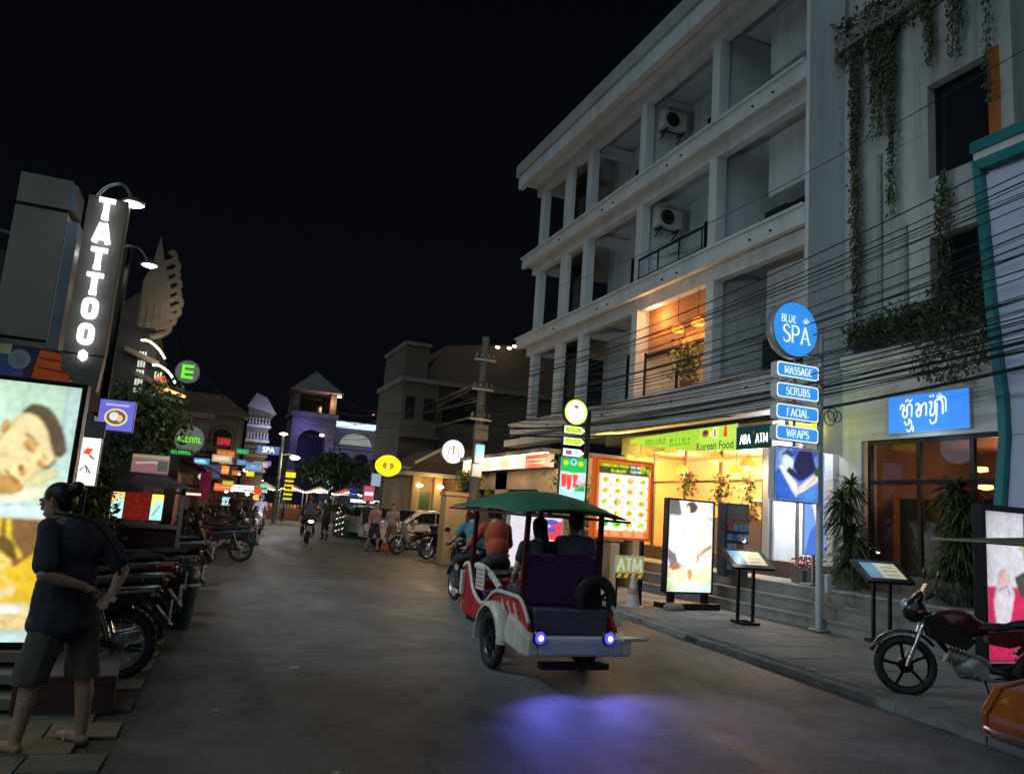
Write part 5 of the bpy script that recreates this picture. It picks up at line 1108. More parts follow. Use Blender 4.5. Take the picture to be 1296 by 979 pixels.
# curved side panels
for s in (-1, 1):
    side = [(1.2, .40), (1.2, .92), (1.02, .96), (.85, .70), (.60, .58), (.40, .60), (.12, .74), (-.35, .76), (-.62, .72), (-.80, .55), (-.82, .38)]
    MB().prism(side, s*.50, s*.55, 'Y').build('side_panel', M_red, t, bevel=.015)
    MB().tube(smooth_path([(1.2, s*.55, .95), (1.02, s*.555, .98), (.83, s*.555, .72), (.60, s*.555, .61), (.4, s*.555, .62), (.12, s*.555, .77), (-.35, s*.555, .79), (-.62, s*.555, .76), (-.82, s*.555, .58)], 4), .022, 8).build('side_rail', M_cream, t, smooth=True)
    MB().prism([(.34, .42), (.14, .68), (-.34, .66), (-.60, .52), (-.60, .40)], s*.552, s*.566, 'Y').build('side_trim', M_cream, t, bevel=.005) if False else None
    for k in range(3): MB().tube([(-.1-.16*k, s*.56, .72), (-.3-.16*k, s*.565, .52), (-.45-.12*k, s*.565, .42)], .010, 6).build('pinstripe', M_cream, t)
    MB().prism([(-.30, .34), (-.42, .62), (-.80, .50), (-.98, .46), (-.98, .30), (-.85, .28)], s*.50, s*.62, 'Y').build('rear_quarter', M_cream, t, bevel=.02)
    pl_ = B(.42, s*.57, .74, .68, s*.585, 1.0, c=(.55, .53, .5)).build('advert_plate', M_paper, t); 
    for k in range(5): B(.45, s*.5865, .77+k*.045, .65, s*.588, .785+k*.045, c=(.25, .1, .1)).build('lettering', M_paper, pl_)
    B(1.12, s*.56, .62, 1.2, s*.60, .90, c=(.55, .53, .5)).build('advert_plate', M_paper, t)
    for x in (1.12, -.45): MB().bar((x, s*.49, .4), (x-.03, s*.47, 1.66), .05).build('canopy_post', M_mar, t)
    MB().tube(smooth_path([(.9, s*.5, .98), (.6, s*.52, .98), (.35, s*.5, .90), (.15, s*.48, .8)], 4), .035, 8).build('armrest', M_cream, t, smooth=True)
B(-.75, -.5, .40, 1.15, .5, .44).build('floor', M_dark, t)
B(-.30, -.46, .44, .10, .46, .66).build('seat_base', M_mar, t, bevel=.02); blob('seat_cushion', [('b', (-.30, -.45, .66, .12, .45, .76))], .03, M_seatm, t)
B(.75, -.42, .44, 1.05, .42, .70).build('front_seat', M_seatm, t, bevel=.04)
B(-.46, -.47, .68, -.34, .47, 1.22).build('seat_back', M_seatm, t, bevel=.05)
B(-.75, -.45, .44, -.47, .45, .70).build('luggage_shelf', mt('tuk_shelf', (.08, .07, .12), .5), t, bevel=.01)
B(-1.0, -.50, .30, -.82, .50, .47).build('rear_bumper', mt('tuk_bumper', (.62, .61, .68), .4, .3), t, bevel=.03); B(-1.006, -.12, .33, -1.0, .32, .44, c=(.5, .5, .55)).build('number_plate', M_paper, t)  # bumper paint made pale lavender to carry the tail lamps' glow
B(-.9, -.4, .16, -.78, .4, .22).build('tow_bar', M_dark, t)
sw_ = wheel(t, 'spare_wheel', 0, .27, .06, 0, 0, 5, rimc=(.05, .05, .055)); sw_.rotation_euler = (0, 0, R(90)); sw_.location = (-.62, -.36, .78)
for i, s in enumerate((1, -1)):
    MB().lathe([(0, .0), (.06, 0), (.075, .03), (.04, .05)], (-1.04, (.52, -.30)[i], .48), n=16, ax='X').build('tail_light_bezel', M_dark, t, smooth=True)
    MB().lathe([(0, -.022), (.026, -.016), (.03, .0)], (-1.05, (.52, -.30)[i], .48), n=16, ax='X', c=(.16, .20, 1.0)).build('tail_light', mt('blue_tail_glow', None, .4, var=0, emit=7), t, smooth=True)
    MB().lathe([(0, -.012), (.052, -.004), (.058, .01)], (-1.05, (.52, -.30)[i], .48), n=18, ax='X', c=(.07, .05, 1.0)).build('tail_lens', mt('blue_lens_glow', None, .4, var=0, emit=1.1), t, smooth=True)
    lamp('tail_glow', 'SPOT', (TX-.05-(.47, -.27)[i], TY-1.10, .48), 24, (.18, .16, 1), target=(TX-.36*s, TY-1.9, 0.0), spot=120, size=.05, blend=1)
MB().prism([(-1.0, -.50), (-.84, -.50), (-.95, -.86)], .44, .475, 'Z').build('side_reflector', M_cream, t, bevel=.006)
MB().bar((-.46, -.42, 1.02), (-.50, -.2, .98), .02).build('chrome_strip', M_chrome, t)
# canopy: curved sheet with valance
xs = [1.62, 1.3, .9, .4, -.1, -.5, -.75]; zc = [1.70, 1.77, 1.84, 1.87, 1.84, 1.77, 1.67]; W_ = .68
mb = MB(); vs = []; ny = 17
for x, z in zip(xs, zc):
    for j in range(ny): q = -1+2*j/(ny-1); edge = 1.64-.03*(x < -.4); vs.append((x-.04*(1-abs(q)), q*W_, edge+(z-edge)*(1-abs(q)**2.4)))
mb.add(vs, [(i*ny+j, i*ny+j+1, (i+1)*ny+j+1, (i+1)*ny+j) for i in range(len(xs)-1) for j in range(ny-1)])
o = mb.build('canopy', M_can, t, smooth=120); so = o.modifiers.new('s', 'SOLIDIFY'); so.thickness = .02; so.offset = 1; su = o.modifiers.new('u', 'SUBSURF'); su.levels = su.render_levels = 2
MB().tube([(1.6, W_, 1.63), (-.75, W_, 1.60), (-.75, -W_, 1.60), (1.6, -W_, 1.63)], .014, 6, closed=True).build('canopy_frame', M_mar, t)
for x in (1.1, .3, -.45): MB().tube([(x, -W_, 1.62), (x, -W_*.5, 1.73), (x, 0, 1.77), (x, W_*.5, 1.73), (x, W_, 1.62)], .012, 6).build('canopy_rib', M_mar, t)
MB().tube([(1.2, 0, .62), (1.9, 0, .62), (2.15, 0, .74)], .035, 8).build('hitch', M_dark, t, smooth=True)
B(1.18, -.46, .42, 1.24, .46, .80).build('front_panel', M_red, t, bevel=.02)
t.scale = (1, .90, 1); t.location.x -= .05; tuk = t
tb = motorcycle('black motorcycle pulling the red rickshaw with a helmeted driver', (TX+.34, TY+2.6, 0), 89, (.015, .015, .018), (.02, .02, .022), spokes=26, name='towing_motorcycle')

# ------------------------------------------------------------------ second rickshaw entering the frame at right
t = thing('auto_rickshaw', 'orange auto rickshaw with grey canopy entering the frame at the lower right corner', 'tuk-tuk', (6.68, 3.68, 0), 172)  # faces -X side of frame
M_orng = mt('rickshaw_orange', (.50, .13, .015), .35, .1, stain=.4, var=.2, scale=4, spec=.6)
side = [(-1.2, .25), (-1.2, .66), (-.4, .66), (.2, .62), (.62, .62), (.86, .56), (1.00, .38), (.98, .22), (.55, .2), (.2, .22)]
for s in (-1, 1): MB().prism(side, s*.50, s*.56, 'Y').build('side_panel', M_orng, t, bevel=.012)
MB().prism([(.6, .62), (.86, .56), (1.02, .36), (1.0, .2), (.5, .2), (.5, .5)], -.48, .48, 'Y').build('front_panel', M_orng, t, bevel=.025)

for s in (-1, 1): MB().lathe([(0, .04), (.035, .03), (.045, 0)], (.90, .40*s, .47), n=14, ax='X', c=(.5, .2, .02)).build('indicator', M_col, t, smooth=True); B(-1.2, s*.561-.004*(s < 0), .40, .60, s*.561+.004*(s > 0), .415).build('chrome_trim', M_chrome, t); B(-1.2, s*.562-.004*(s < 0), .2, .7, s*.562+.004*(s > 0), .25, (.02, .07, .03)).build('green_skirt', M_col, t); B(-.42, s*.561-.003*(s < 0), .26, -.41, s*.561+.003*(s > 0), .655, (.02, .02, .02)).build('panel_seam', M_col, t)
MB().tube([(1.0, -.5, .27), (1.08, -.3, .27), (1.08, .3, .27), (1.0, .5, .27)], .022, 8).build('bumper', M_chrome, t, smooth=True)
B(-1.2, -.48, .2, .5, .48, .28).build('floor', M_dark, t); B(-1.0, -.45, .3, -.4, .45, .75).build('seat', M_seatm, t, bevel=.05)
wheel(t, 'wheel', .55, .25, .05, .25, 0, 5, y=.0, rimc=(.06, .06, .065))
for s in (-1, 1): wheel(t, 'wheel', -.8, .25, .05, .25, 0, 5, y=.52*s, rimc=(.06, .06, .065)); MB().bar((.35, s*.5, .6), (.25, s*.5, 1.66), .035).build('canopy_post', M_dark, t); MB().bar((-1.1, s*.5, .9), (-1.1, s*.5, 1.66), .035).build('canopy_post', M_dark, t)
mb = MB(); vs = []; xs = [1.34, .8, 0, -.6, -1.3]; zc = [1.665, 1.72, 1.80, 1.82, 1.78]
for x, z in zip(xs, zc):
    for j in range(9): q = -1+j/4; vs.append((x, q*.62, 1.655+(z-1.655)*(1-abs(q)**2.2)))
mb.add(vs, [(i*9+j, i*9+j+1, (i+1)*9+j+1, (i+1)*9+j) for i in range(4) for j in range(8)]); o = mb.build('canopy', mt('canopy_grey', (.13, .15, .17), .6, var=.2), t, smooth=True); so = o.modifiers.new('s', 'SOLIDIFY'); so.thickness = .015
MB().tube([(1.35, -.62, 1.65), (1.35, .62, 1.65), (-1.3, .62, 1.65), (-1.3, -.62, 1.65)], .012, 6, closed=True).build('canopy_frame', mt('tan_piping', (.45, .33, .2), .6), t)
MB().tube([(.4, .5, 1.1), (.5, .6, 1.3), (.52, .62, 1.44)], .01, 6).build('mirror_arm', M_dark, t)
blob('mirror', [('e', (.52, .62, 1.53), (.035, .09, .08))], .012, M_dark, t); MB().ell((.558, .60, 1.53), (.004, .06, .05), 12, 8).build('mirror_glass', M_chrome, t, smooth=True)
for s, z in ((1, .52), (1, .27)): B(-.2, .565*s, z, .88, .58*s, z+.016, c=(.35, .3, 1.0)).build('light_strip', mt('violet_strip', None, .4, var=0, emit=1.6), t)

# ------------------------------------------------------------------ white car, green rickshaw far away, vendor cart
def car(label, loc, rz, paint, name='parked_car'):
    t = thing(name, label, 'car', loc, rz)
    prof = [(-2.15, .35), (-2.2, .75), (-2.05, .98), (-1.5, 1.02), (-.95, 1.42), (-.2, 1.50), (.5, 1.44), (1.15, 1.02), (1.95, .86), (2.2, .65), (2.2, .35), (1.75, .28), (-1.75, .28)]
    mb = MB(); n = len(prof); vs = []
    for y, k, dz in ((-.88, .0, 0), (-.80, 1, 0), (.80, 1, 0), (.88, 0, 0)):
        for x, z in prof: ins = 1. if z < 1.0 else .86; vs.append((x, y*(ins if z > 1.0 else 1.), z+(.0 if k else -.02)))
    mb.add(vs, [(i*n+j, i*n+(j+1) % n, (i+1)*n+(j+1) % n, (i+1)*n+j) for i in range(3) for j in range(n)]+[tuple(range(n)), tuple(range(4*n-1, 3*n-1, -1))])
    mb.build('body', paint, t, smooth=35, bevel=.03)
    for s in (-1, 1):
        MB().prism([(-1.38, 1.03), (-.93, 1.36), (-.22, 1.42), (-.22, 1.03)], s*.765, s*.80, 'Y').build('side_window', M_glass, t); MB().prism([(-.16, 1.03), (-.16, 1.42), (.45, 1.37), (1.0, 1.03)], s*.765, s*.80, 'Y').build('side_window', M_glass, t)
        for x in (-1.38, 1.38): wheel(t, 'wheel', x, .33, .07, .33, 0, 5, y=.82*s)
        B(2.12, s*.5-.16, .62, 2.22, s*.5+.16, .76, c=(.6, .62, .65)).build('headlight', mt('lamp_glass', (.55, .58, .62)), t, bevel=.02)
        B(-2.22, s*.6-.16, .72, -2.14, s*.6+.16, .92, c=(.35, .02, .02)).build('tail_light', M_col, t, bevel=.02)
        B(.7, s*.9-.04, 1.0, .85, s*.9+.06, 1.12).build('wing_mirror', paint, t, bevel=.02)
        B(-.2, s*.885-.004, .86, -.06, s*.885+.012, .89).build('door_handle', M_chrome, t)
    MB().add([(1.16, -.62, 1.04), (1.16, .62, 1.04), (.56, .55, 1.445), (.56, -.55, 1.445)], [(0, 1, 2, 3)]).build('windscreen', M_glass, t); MB().add([(-1.52, -.6, 1.05), (-1.52, .6, 1.05), (-1.0, .54, 1.425), (-1.0, -.54, 1.425)], [(0, 1, 2, 3)]).build('rear_window', M_glass, t)
    MB().box(2.18, -.4, .42, 2.215, .4, .58).build('grille', M_black, t); B(2.22, -.22, .44, 2.23, .22, .54, c=(.5, .5, .5)).build('number_plate', M_paper, t)
    return t
car('white saloon car parked at the right, behind a row of motorcycles', (8.35, 29.8, 0), 196, mt('car_white', (.62, .60, .58), .22, .1, var=.04, spec=.6))
car('second pale car parked beyond the white saloon', (7.7, 36, 0), 100, mt('car_silver', (.35, .35, .36), .25, .3, var=.04))

# ------------------------------------------------------------------ left side of the street
# big massage picture lightbox
t = thing('advert_lightbox', 'huge lit picture box with a dozing bearded man and a massaged woman, left edge', 'lightbox', (-2.02, 6.8, 0), 0)
frame_box(t, 2.30, 1.98, .18, .035, M_dark, .38)
P = Print(); W2 = 1.11; zt = 2.325; zb = .415   # coordinates: u -1.11..1.11 (right edge u=1.11), v z
MINT = S(195, 225, 200); P.rect(-W2, zb, W2, zt, MINT)
P.rect(.95, 1.62, 1.1, zt, S(200, 230, 225)); P.line([(.55, zt), (.5, 2.1), (.6, 1.9)], .012, S(175, 205, 175)); P.poly([(-W2, 2.02), (.0, 2.04), (.2, 1.9), (-.2, 1.7), (-W2, 1.7)], S(225, 215, 185))
SK = S(225, 190, 110); SKL = S(240, 225, 175); SKD = S(185, 130, 60)
P.poly([(-W2, 1.95), (.02, 1.78), (.3, 1.62), (.5, 1.5), (.1, 1.42), (-W2, 1.42)], S(222, 165, 85))
P.line([(-.2, 2.15), (.0, 2.02), (.15, 1.9)], [.2, .14, .06], SKL); P.line([(.2, 1.52), (.7, 1.58), (1.02, 1.66)], [.2, .14, .04], S(225, 215, 160)); P.line([(-.2, 1.50), (.4, 1.45), (.95, 1.52)], [.16, .14, .1], S(235, 235, 200))
P.poly([tuple(q)[:2] for q in smooth_path([(.28, 1.68, 0), (.30, 1.86, 0), (.42, 2.02, 0), (.58, 2.12, 0), (.76, 2.10, 0), (.92, 1.95, 0), (.98, 1.80, 0), (.90, 1.70, 0), (.76, 1.64, 0), (.66, 1.54, 0), (.50, 1.50, 0), (.34, 1.54, 0), (.28, 1.68, 0)], 5)][:-1], S(238, 215, 160))
P.poly([tuple(q)[:2] for q in smooth_path([(.50, 2.10, 0), (.62, 2.17, 0), (.80, 2.14, 0), (.95, 2.02, 0), (1.04, 1.88, 0), (1.04, 1.80, 0), (.94, 1.78, 0), (.86, 1.88, 0), (.80, 1.98, 0), (.68, 2.07, 0), (.50, 2.10, 0)], 4)][:-1], S(95, 82, 62))
P.line([(.82, 1.70), (.90, 1.70), (.95, 1.76)], .03, S(110, 95, 70))
P.poly([tuple(q)[:2] for q in smooth_path([(.27, 1.72, 0), (.33, 1.70, 0), (.42, 1.62, 0), (.52, 1.62, 0), (.62, 1.57, 0), (.66, 1.52, 0), (.52, 1.47, 0), (.36, 1.50, 0), (.28, 1.58, 0), (.27, 1.72, 0)], 4)][:-1], S(190, 145, 80))
P.line([(.44, 1.66), (.52, 1.60), (.61, 1.565)], .022, S(165, 95, 60)); P.line([(.45, 1.58), (.5, 1.55)], .03, S(215, 170, 110)); P.oval(.61, 1.66, .035, .05, S(205, 150, 85), 40); P.oval(.60, 1.68, .02, .03, S(140, 90, 45), 40)
P.oval(.66, 1.85, .075, .04, S(215, 160, 90), -28); P.line([(.57, 1.87), (.64, 1.83), (.72, 1.79)], .012, S(95, 65, 40)); P.line([(.58, 1.94), (.66, 1.91), (.74, 1.85)], .02, S(130, 95, 55))
P.oval(.80, 1.72, .05, .03, S(215, 165, 95), -28); P.line([(.76, 1.73), (.81, 1.70), (.85, 1.68)], .010, S(95, 65, 40)); P.line([(.80, 1.79), (.86, 1.75)], .014, S(130, 95, 55)); P.line([(.62, 1.80), (.67, 1.72), (.68, 1.66), (.63, 1.63)], .010, S(195, 150, 90))
P.oval(.36, 1.98, .04, .055, S(215, 165, 95), -40); P.ring(.36, 1.98, .03, .008, S(165, 110, 60), b=.045)
P.poly([(-W2, 1.40), (.9, 1.42), (1.08, 1.5), (1.08, 1.31), (-W2, 1.33)], S(215, 235, 240)); P.line([(-W2, 1.37), (.6, 1.40)], .01, S(190, 205, 210))
# lower picture: golden massaged woman
P.rect(-W2, .415, W2, 1.30, S(225, 185, 50)); P.poly([(.5, 1.30), (.92, 1.30), (.95, 1.1), (.7, .95), (.52, 1.1)], S(130, 95, 60)); P.rect(.9, 1.15, 1.1, 1.30, S(235, 190, 25))
for u, c_ in ((.0, S(170, 130, 50)), (.12, S(240, 205, 90)), (.22, S(150, 110, 50)), (.36, S(235, 210, 70))): P.line([(u, 1.30), (u+.04, 1.1), (u-.05, .9)], [.07, .08, .1], c_)
P.line([(.56, 1.3), (.60, 1.15), (.76, 1.02)], [.05, .05, .04], S(240, 215, 60))
P.poly([(-W2, .98), (.1, .98), (.4, .90), (.7, .86), (.8, .78), (.78, .70), (-W2, .70)], S(238, 190, 60)); P.oval(.52, 1.0, .15, .12, S(245, 210, 110), 10); P.poly([tuple(q)[:2] for q in smooth_path([(.38, 1.04, 0), (.42, 1.14, 0), (.56, 1.17, 0), (.68, 1.10, 0), (.69, 1.0, 0), (.6, 1.03, 0), (.5, 1.07, 0), (.38, 1.04, 0)], 4)][:-1], S(105, 80, 40))
P.line([(.42, 1.0), (.47, .98)], .010, S(110, 70, 30)); P.line([(.53, .985), (.59, .98)], .010, S(110, 70, 30)); P.oval(.46, .91, .03, .014, S(200, 60, 45)); P.line([(.3, .90), (.55, .90), (.75, .80)], [.05, .06, .05], S(245, 205, 90))
for u, v in ((.50, .74), (.60, .76), (.70, .78), (.42, .77)):
    for k in range(5): P.oval(u+.028*math.cos(k*1.257), v+.02*math.sin(k*1.257), .022, .014, S(250, 245, 225), k*72, 8)
    P.oval(u, v, .009, .008, S(230, 190, 60), n=8)
P.rect(-W2, .415, W2, .70, S(245, 225, 170)); P.poly([(-W2, .66), (.85, .68), (.85, .6), (-W2, .58)], S(250, 245, 235)); P.poly([(.3, .60), (.8, .62), (1.1, .56), (1.1, .50), (.3, .50)], S(235, 215, 150)); P.rect(-W2, .415, W2, .50, S(205, 235, 235)); P.line([(.55, .54), (.68, .56), (.74, .52)], .016, S(215, 140, 90))
P.mb.v = [(1.11-(1.11-a)*.62, b, c) for a, b, c in P.mb.v]
raster(P, 'advert_picture', mt('advert_lit', None, .5, var=.03, scale=30, emit=.80, spec=.2), t, -1.11, 1.11, .415, 2.325, .0095, (0, -.002, 0), blur=1, shade=.34)
B(-1.15, -.05, .28, 1.12, .3, .36).build('ledge_board', mt('slat_grey', (.20, .20, .17), .7), t, bevel=.008); B(-1.15, -.25, .17, 1.10, .25, .24).build('ledge_board', mt('slat_grey', (.2, .2, .17)), t, bevel=.008); B(-1.15, -.42, .04, 1.06, .25, .12).build('ledge_board', mt('slat_grey', (.2, .2, .17)), t, bevel=.008)
t = thing('planter_box', 'dark maroon planter box on the paving behind the woman\'s legs', 'planter', (-.62, 6.35, 0), 2)
B(-.35, 0, 0, .28, .5, .26).build('box', mt('maroon_box', (.07, .03, .025), .7, var=.2), t, bevel=.01); B(-.36, -.01, .26, .285, .51, .275).build('rim', M_concd, t)

# tattoo parlour with a tall pier and blade sign
t = thing('tattoo_parlour', 'dark low shop building with a tall taupe pier rising above the picture box', 'building', (-1.58, 9.0, 0))
M_taupe = mt('taupe_cladding', (.34, .31, .265), .6, var=.12, scale=2); M_side = mt('bluish_lit_cladding', (.30, .34, .40), .35, .5, var=.15, scale=2)  # M_side: bluish light from the letters put into the side's colour
B(-.50, 0, 0, -.02, .5, 2.98).build('pier_panel', M_taupe, t); B(-.50, 0, 3.01, -.02, .5, 4.38).build('pier_panel', M_taupe, t); B(-.50, 0, 4.42, -.02, .5, 4.74).build('pier_panel', M_taupe, t)
B(-.48, .02, 2.98, -.03, .48, 4.7).build('pier_core', M_dark, t)
B(-.018, .0, 2.6, .10, .5, 4.30).build('side_cladding', M_side, t, bevel=.01); B(-.018, 0, 4.42, .03, .5, 4.70).build('side_cladding', M_side, t)
MB().prism([(-.02, 2.9), (.10, 2.9), (.30, 2.45), (.52, 2.3), (.52, 2.2), (.2, 2.25), (-.02, 2.5)], .1, .4, 'Y').build('curved_bracket', M_side, t, bevel=.01)
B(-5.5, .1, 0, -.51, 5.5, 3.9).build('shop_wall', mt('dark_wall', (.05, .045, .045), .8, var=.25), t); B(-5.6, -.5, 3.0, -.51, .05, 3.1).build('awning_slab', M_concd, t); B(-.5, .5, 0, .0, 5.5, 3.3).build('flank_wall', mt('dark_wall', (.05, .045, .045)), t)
for z in (3.5, 3.8, 4.1): MB().tube([(-.5, .2, z), (-1.6, -.4, z+.1)], .02, 6).build('stay_rod', M_steel, t)
P = Print(); P.rect(-.36, -.2, .36, .2, S(45, 45, 60)); P.poly([(-.36, -.2), (-.36, .1), (-.1, .15), (-.05, -.2)], S(60, 80, 130)); P.oval(-.12, .06, .1, .1, S(110, 130, 140)); P.poly([(.0, -.2), (.05, .18), (.34, .16), (.36, -.2)], S(190, 85, 30)); P.line([(.05, .1), (.32, .08)], .02, S(120, 50, 20)); P.line([(.05, .0), (.33, -.02)], .02, S(120, 50, 20)); P.rect(-.36, .1, -.2, .2, S(150, 155, 120))
P.build('wall_poster', mt('faint_print', None, .5, var=.3, scale=8, emit=.1), t, (-.10, -.02, 2.72))
t = thing('blade_sign', 'tall grey blade sign with white lit letters spelling TATTOO down its face', 'sign', (-1.19, 8.6, 0), 0)
B(-.185, 0, 2.86, .185, .22, 4.50).build('panel', mt('sign_bronze', (.22, .205, .18), .45, .3, var=.12), t, bevel=.008); MB().prism([(-.185, 2.85), (.185, 2.85), (.16, 2.50), (.08, 2.50), (-.185, 2.70)], 0.01, .21, 'Y').build('panel_tail', mt('sign_bronze', (.22, .205, .18)), t, bevel=.008)
z = 4.36
M_let = mt('letter_glow', None, .4, var=0, emit=1.0)
for ch in 'TATTOO':
    paths = {'T': [[(0, -.105), (0, .10)], [(-.075, .083), (.075, .083)], [(-.032, -.1), (.032, -.1)]], 'A': [[(-.012, .1), (-.062, -.105)], [(.012, .1), (.062, -.105)], [(-.04, -.045), (.04, -.045)]], 'O': [[(math.copysign(abs(math.cos(R(a)))**.55, math.cos(R(a)))*.048, math.copysign(abs(math.sin(R(a)))**.55, math.sin(R(a)))*.080) for a in range(0, 361, 15)]]}[ch]
    def letter_mesh(w, y, c_):
        P = Print(.0004)
        for k_, pth in enumerate(paths): P.line(pth, w if k_ == 0 or ch != 'T' else w*.8, c_)
        P.mb.v = [(a, b+y, c) for a, b, c in P.mb.v]; return P.mb
    mb = letter_mesh(.052, -.05, (.95, .97, 1))
    o = mb.build('letter', M_let, t, fix=False, loc=(0.0, 0, z)); so = o.modifiers.new('s', 'SOLIDIFY'); so.thickness = .045; so.offset = -1
    letter_mesh(.072, -.004, (.1, .1, .11)).build('letter_backing', mt('backing_grey', (.25, .25, .27), .5), o, fix=False); z -= .262
MB().prism([(.045*math.cos(a*1.047+.5), .06*math.sin(a*1.047+.5)+2.86-.02) for a in range(6)], -.05, -.005, 'Y', (.95, .97, 1)).build('hexagon_mark', M_let, t)
def gooseneck(label, base, head, E_, aim, nm='street_lamp'):
    t = thing(nm, label, 'lamp', base, group='gooseneck lamps over the tattoo shop'); h = Vector(head)-Vector(base)
    MB().tube(smooth_path([(0, 0, 0), (h.x*.3, 0, h.z*.6+.10), (h.x*.75, 0, h.z+.10), tuple(h)], 6), .016, 6).build('arm', M_steel, t, smooth=True)
    MB().lathe([(0, .06), (.05, .05), (.12, .0), (.11, -.02)], h, n=16).build('lamp_head', M_steel, t, smooth=True); MB().ell(h+Vector((0, 0, -.02)), (.085, .085, .03), 14, 6, (.9, 1, .85)).build('bulb', mt('flood_glow', None, .5, var=0, emit=14), t, smooth=True)
    lamp('lamp_light', 'SPOT', (head[0], head[1], head[2]-.08), E_, (.76, .92, 1.0), target=aim, spot=150, size=.1, blend=.7)
gooseneck('small gooseneck lamp with a bright head at the top of the TATTOO sign', (-1.35, 8.7, 4.45), (-1.0, 8.9, 4.60), 420, (11, 13, 4))
gooseneck('small gooseneck lamp farther along, right of the TATTOO letters', (-1.6, 11.6, 4.6), (-1.02, 12, 4.78), 420, (11, 19, 4))
MB().tube([(-1.35, 12.3, 0), (-1.35, 12.3, 5.1)], .06, 8).build('lamp_post', M_dark); tag([o for o in bpy.data.objects if o.name.startswith('lamp_post')][0], 'dark thin post behind the TATTOO sign carrying the second lamp', 'post')
t = thing('small_lightbox', 'small lavender lit square sign with a gold oval picture right of the TATTOO sign', 'sign', (-.93, 9.8, 2.38), 0)
case_box(.38, .36, .12).build('case', M_case, t, bevel=.006); P = Print(); P.rect(-.18, -.17, .18, .17, S(110, 110, 215)); P.oval(0, -.02, .12, .10, S(235, 225, 170)); P.oval(0, -.02, .10, .08, S(120, 95, 50)); P.oval(-.02, -.01, .05, .05, S(235, 230, 215)); P.oval(.04, -.03, .03, .04, S(225, 200, 170)); P.rect(-.12, .11, .12, .13, S(190, 190, 240)); P.build('print', M_print, t, (0, -.003, 0)); MB().bar((-.19, .06, 0), (-.5, .06, 0), .03).build('arm', M_dark, t)
t = thing('small_lightbox', 'narrow white lit upright sign with red and black figures below the lavender sign', 'sign', (-1.04, 9.0, 1.82), 0)
case_box(.19, .50, .1).build('case', M_case, t, bevel=.006); P = Print(); P.rect(-.085, -.24, .085, .24, S(240, 240, 235)); P.poly([(-.07, .08), (-.03, .14), (.03, .13), (.0, .08), (.04, .04), (-.02, .07)], S(215, 70, 50)); P.line([(.0, .06), (.05, .02)], .014, S(60, 60, 60)); P.line([(-.07, -.1), (-.02, -.04), (.03, -.12)], .016, S(70, 60, 60)); P.line([(-.02, -.04), (.0, -.12)], .014, S(90, 80, 80))
for v in (.18, .0, -.08, -.17): P.rect(-.085, v-.003, .085, v+.003, S(160, 160, 160))
P.build('print', M_printb, t, (0, -.003, 0)); B(-.1, .02, .26, .1, .1, .42).build('top_box', mt('backing_grey', (.25, .25, .27)), t)
MB().cyl((0, .06, -.25), (0, .06, -1.8), .02, n=8).build('post', M_dark, t)
# shrubs and trees on the left
def bush(label, x, y, z0, rx, ry, rz_, n, mat, size=.09, trunk=0, name='bush', cat='bush', clumps=7):
    t = thing(name, label, cat, (x, y, 0)); cl = [(random.uniform(-.7, .7)*rx, random.uniform(-.7, .7)*ry, z0+rz_*random.uniform(.3, 1.7), random.uniform(.35, .6)) for k in range(clumps)]
    if True:
        tr = MB(); tr.tube([(0, 0, 0), (.03, .02, z0*.5+.05), (0, 0, z0+rz_*.6)], [.05+trunk*.06, .04+trunk*.04, .02], 8)
        for c_ in cl[:5]: tr.tube([(0, 0, z0*.6+.05), (c_[0]*.5, c_[1]*.5, (z0+c_[2])/2), c_[:3]], [.03+trunk*.02, .02, .01], 6)
        tr.build('trunk', mt('bark', (.1, .08, .06)), t)
    def fn():
        c_ = random.choice(cl); q = Vector((random.gauss(0, 1), random.gauss(0, 1), random.gauss(0, 1))).normalized()*(random.random()**.4)*c_[3]*1.1
        return (c_[0]+q.x*rx, c_[1]+q.y*ry, c_[2]+q.z*rz_), None
    foliage('crown', mat, t, n, fn, size); return t
M_gl = leaf_mat('hedge_leaf', (.10, .13, .03))
bush('yellow green lit shrub behind the white upright sign', -1.15, 11.4, .6, .45, .7, .75, 1800, M_gl, .08)
bush('dark leafy tree above the food cart', -.95, 16.0, 1.9, .75, 1.2, .8, 3600, M_dkleaf, .10, 1, 'tree', 'tree', 10)
bush('low dark shrub left of the food cart', -1.5, 12.8, .3, .5, .6, .8, 1500, M_dkleaf, .08)
# food cart
t = thing('food_cart', 'street food cart with dark pitched roof, red panel and two small lit side panels', 'food cart', (-.66, 12.9, 0), 0)
mb = MB(); mb.add([(-.68, -.5, 1.62), (.68, -.5, 1.62), (.68, .5, 1.62), (-.68, .5, 1.62), (-.2, -.1, 1.80), (.2, -.1, 1.80), (.2, .15, 1.80), (-.2, .15, 1.80)], [(0, 1, 5, 4), (1, 2, 6, 5), (2, 3, 7, 6), (3, 0, 4, 7), (4, 5, 6, 7), (3, 2, 1, 0)]); mb.build('roof', mt('cart_roof', (.06, .06, .062), .55, var=.2), t)
for x in (-.52, .52):
    for y in (-.35, .35): MB().bar((x, y, .3), (x, y, 1.63), .05).build('post', mt('cart_post', (.25, .24, .22), .5), t)
B(-.48, -.32, .42, .50, .35, 1.02).build('body', mt('cart_body', (.07, .02, .018), .5, var=.2), t, bevel=.01); B(-.5, -.36, 1.02, .52, .38, 1.06).build('counter', M_steel, t)
B(-.27, -.30, 1.12, .10, -.28, 1.52, c=S(190, 50, 40)).build('picture_panel', mt('cart_panel', None, .5, var=.5, scale=26, emit=.16), t); B(-.28, -.31, 1.08, .14, -.305, 1.13, c=(.4, .35, .3)).build('shelf_edge', M_paper, t)
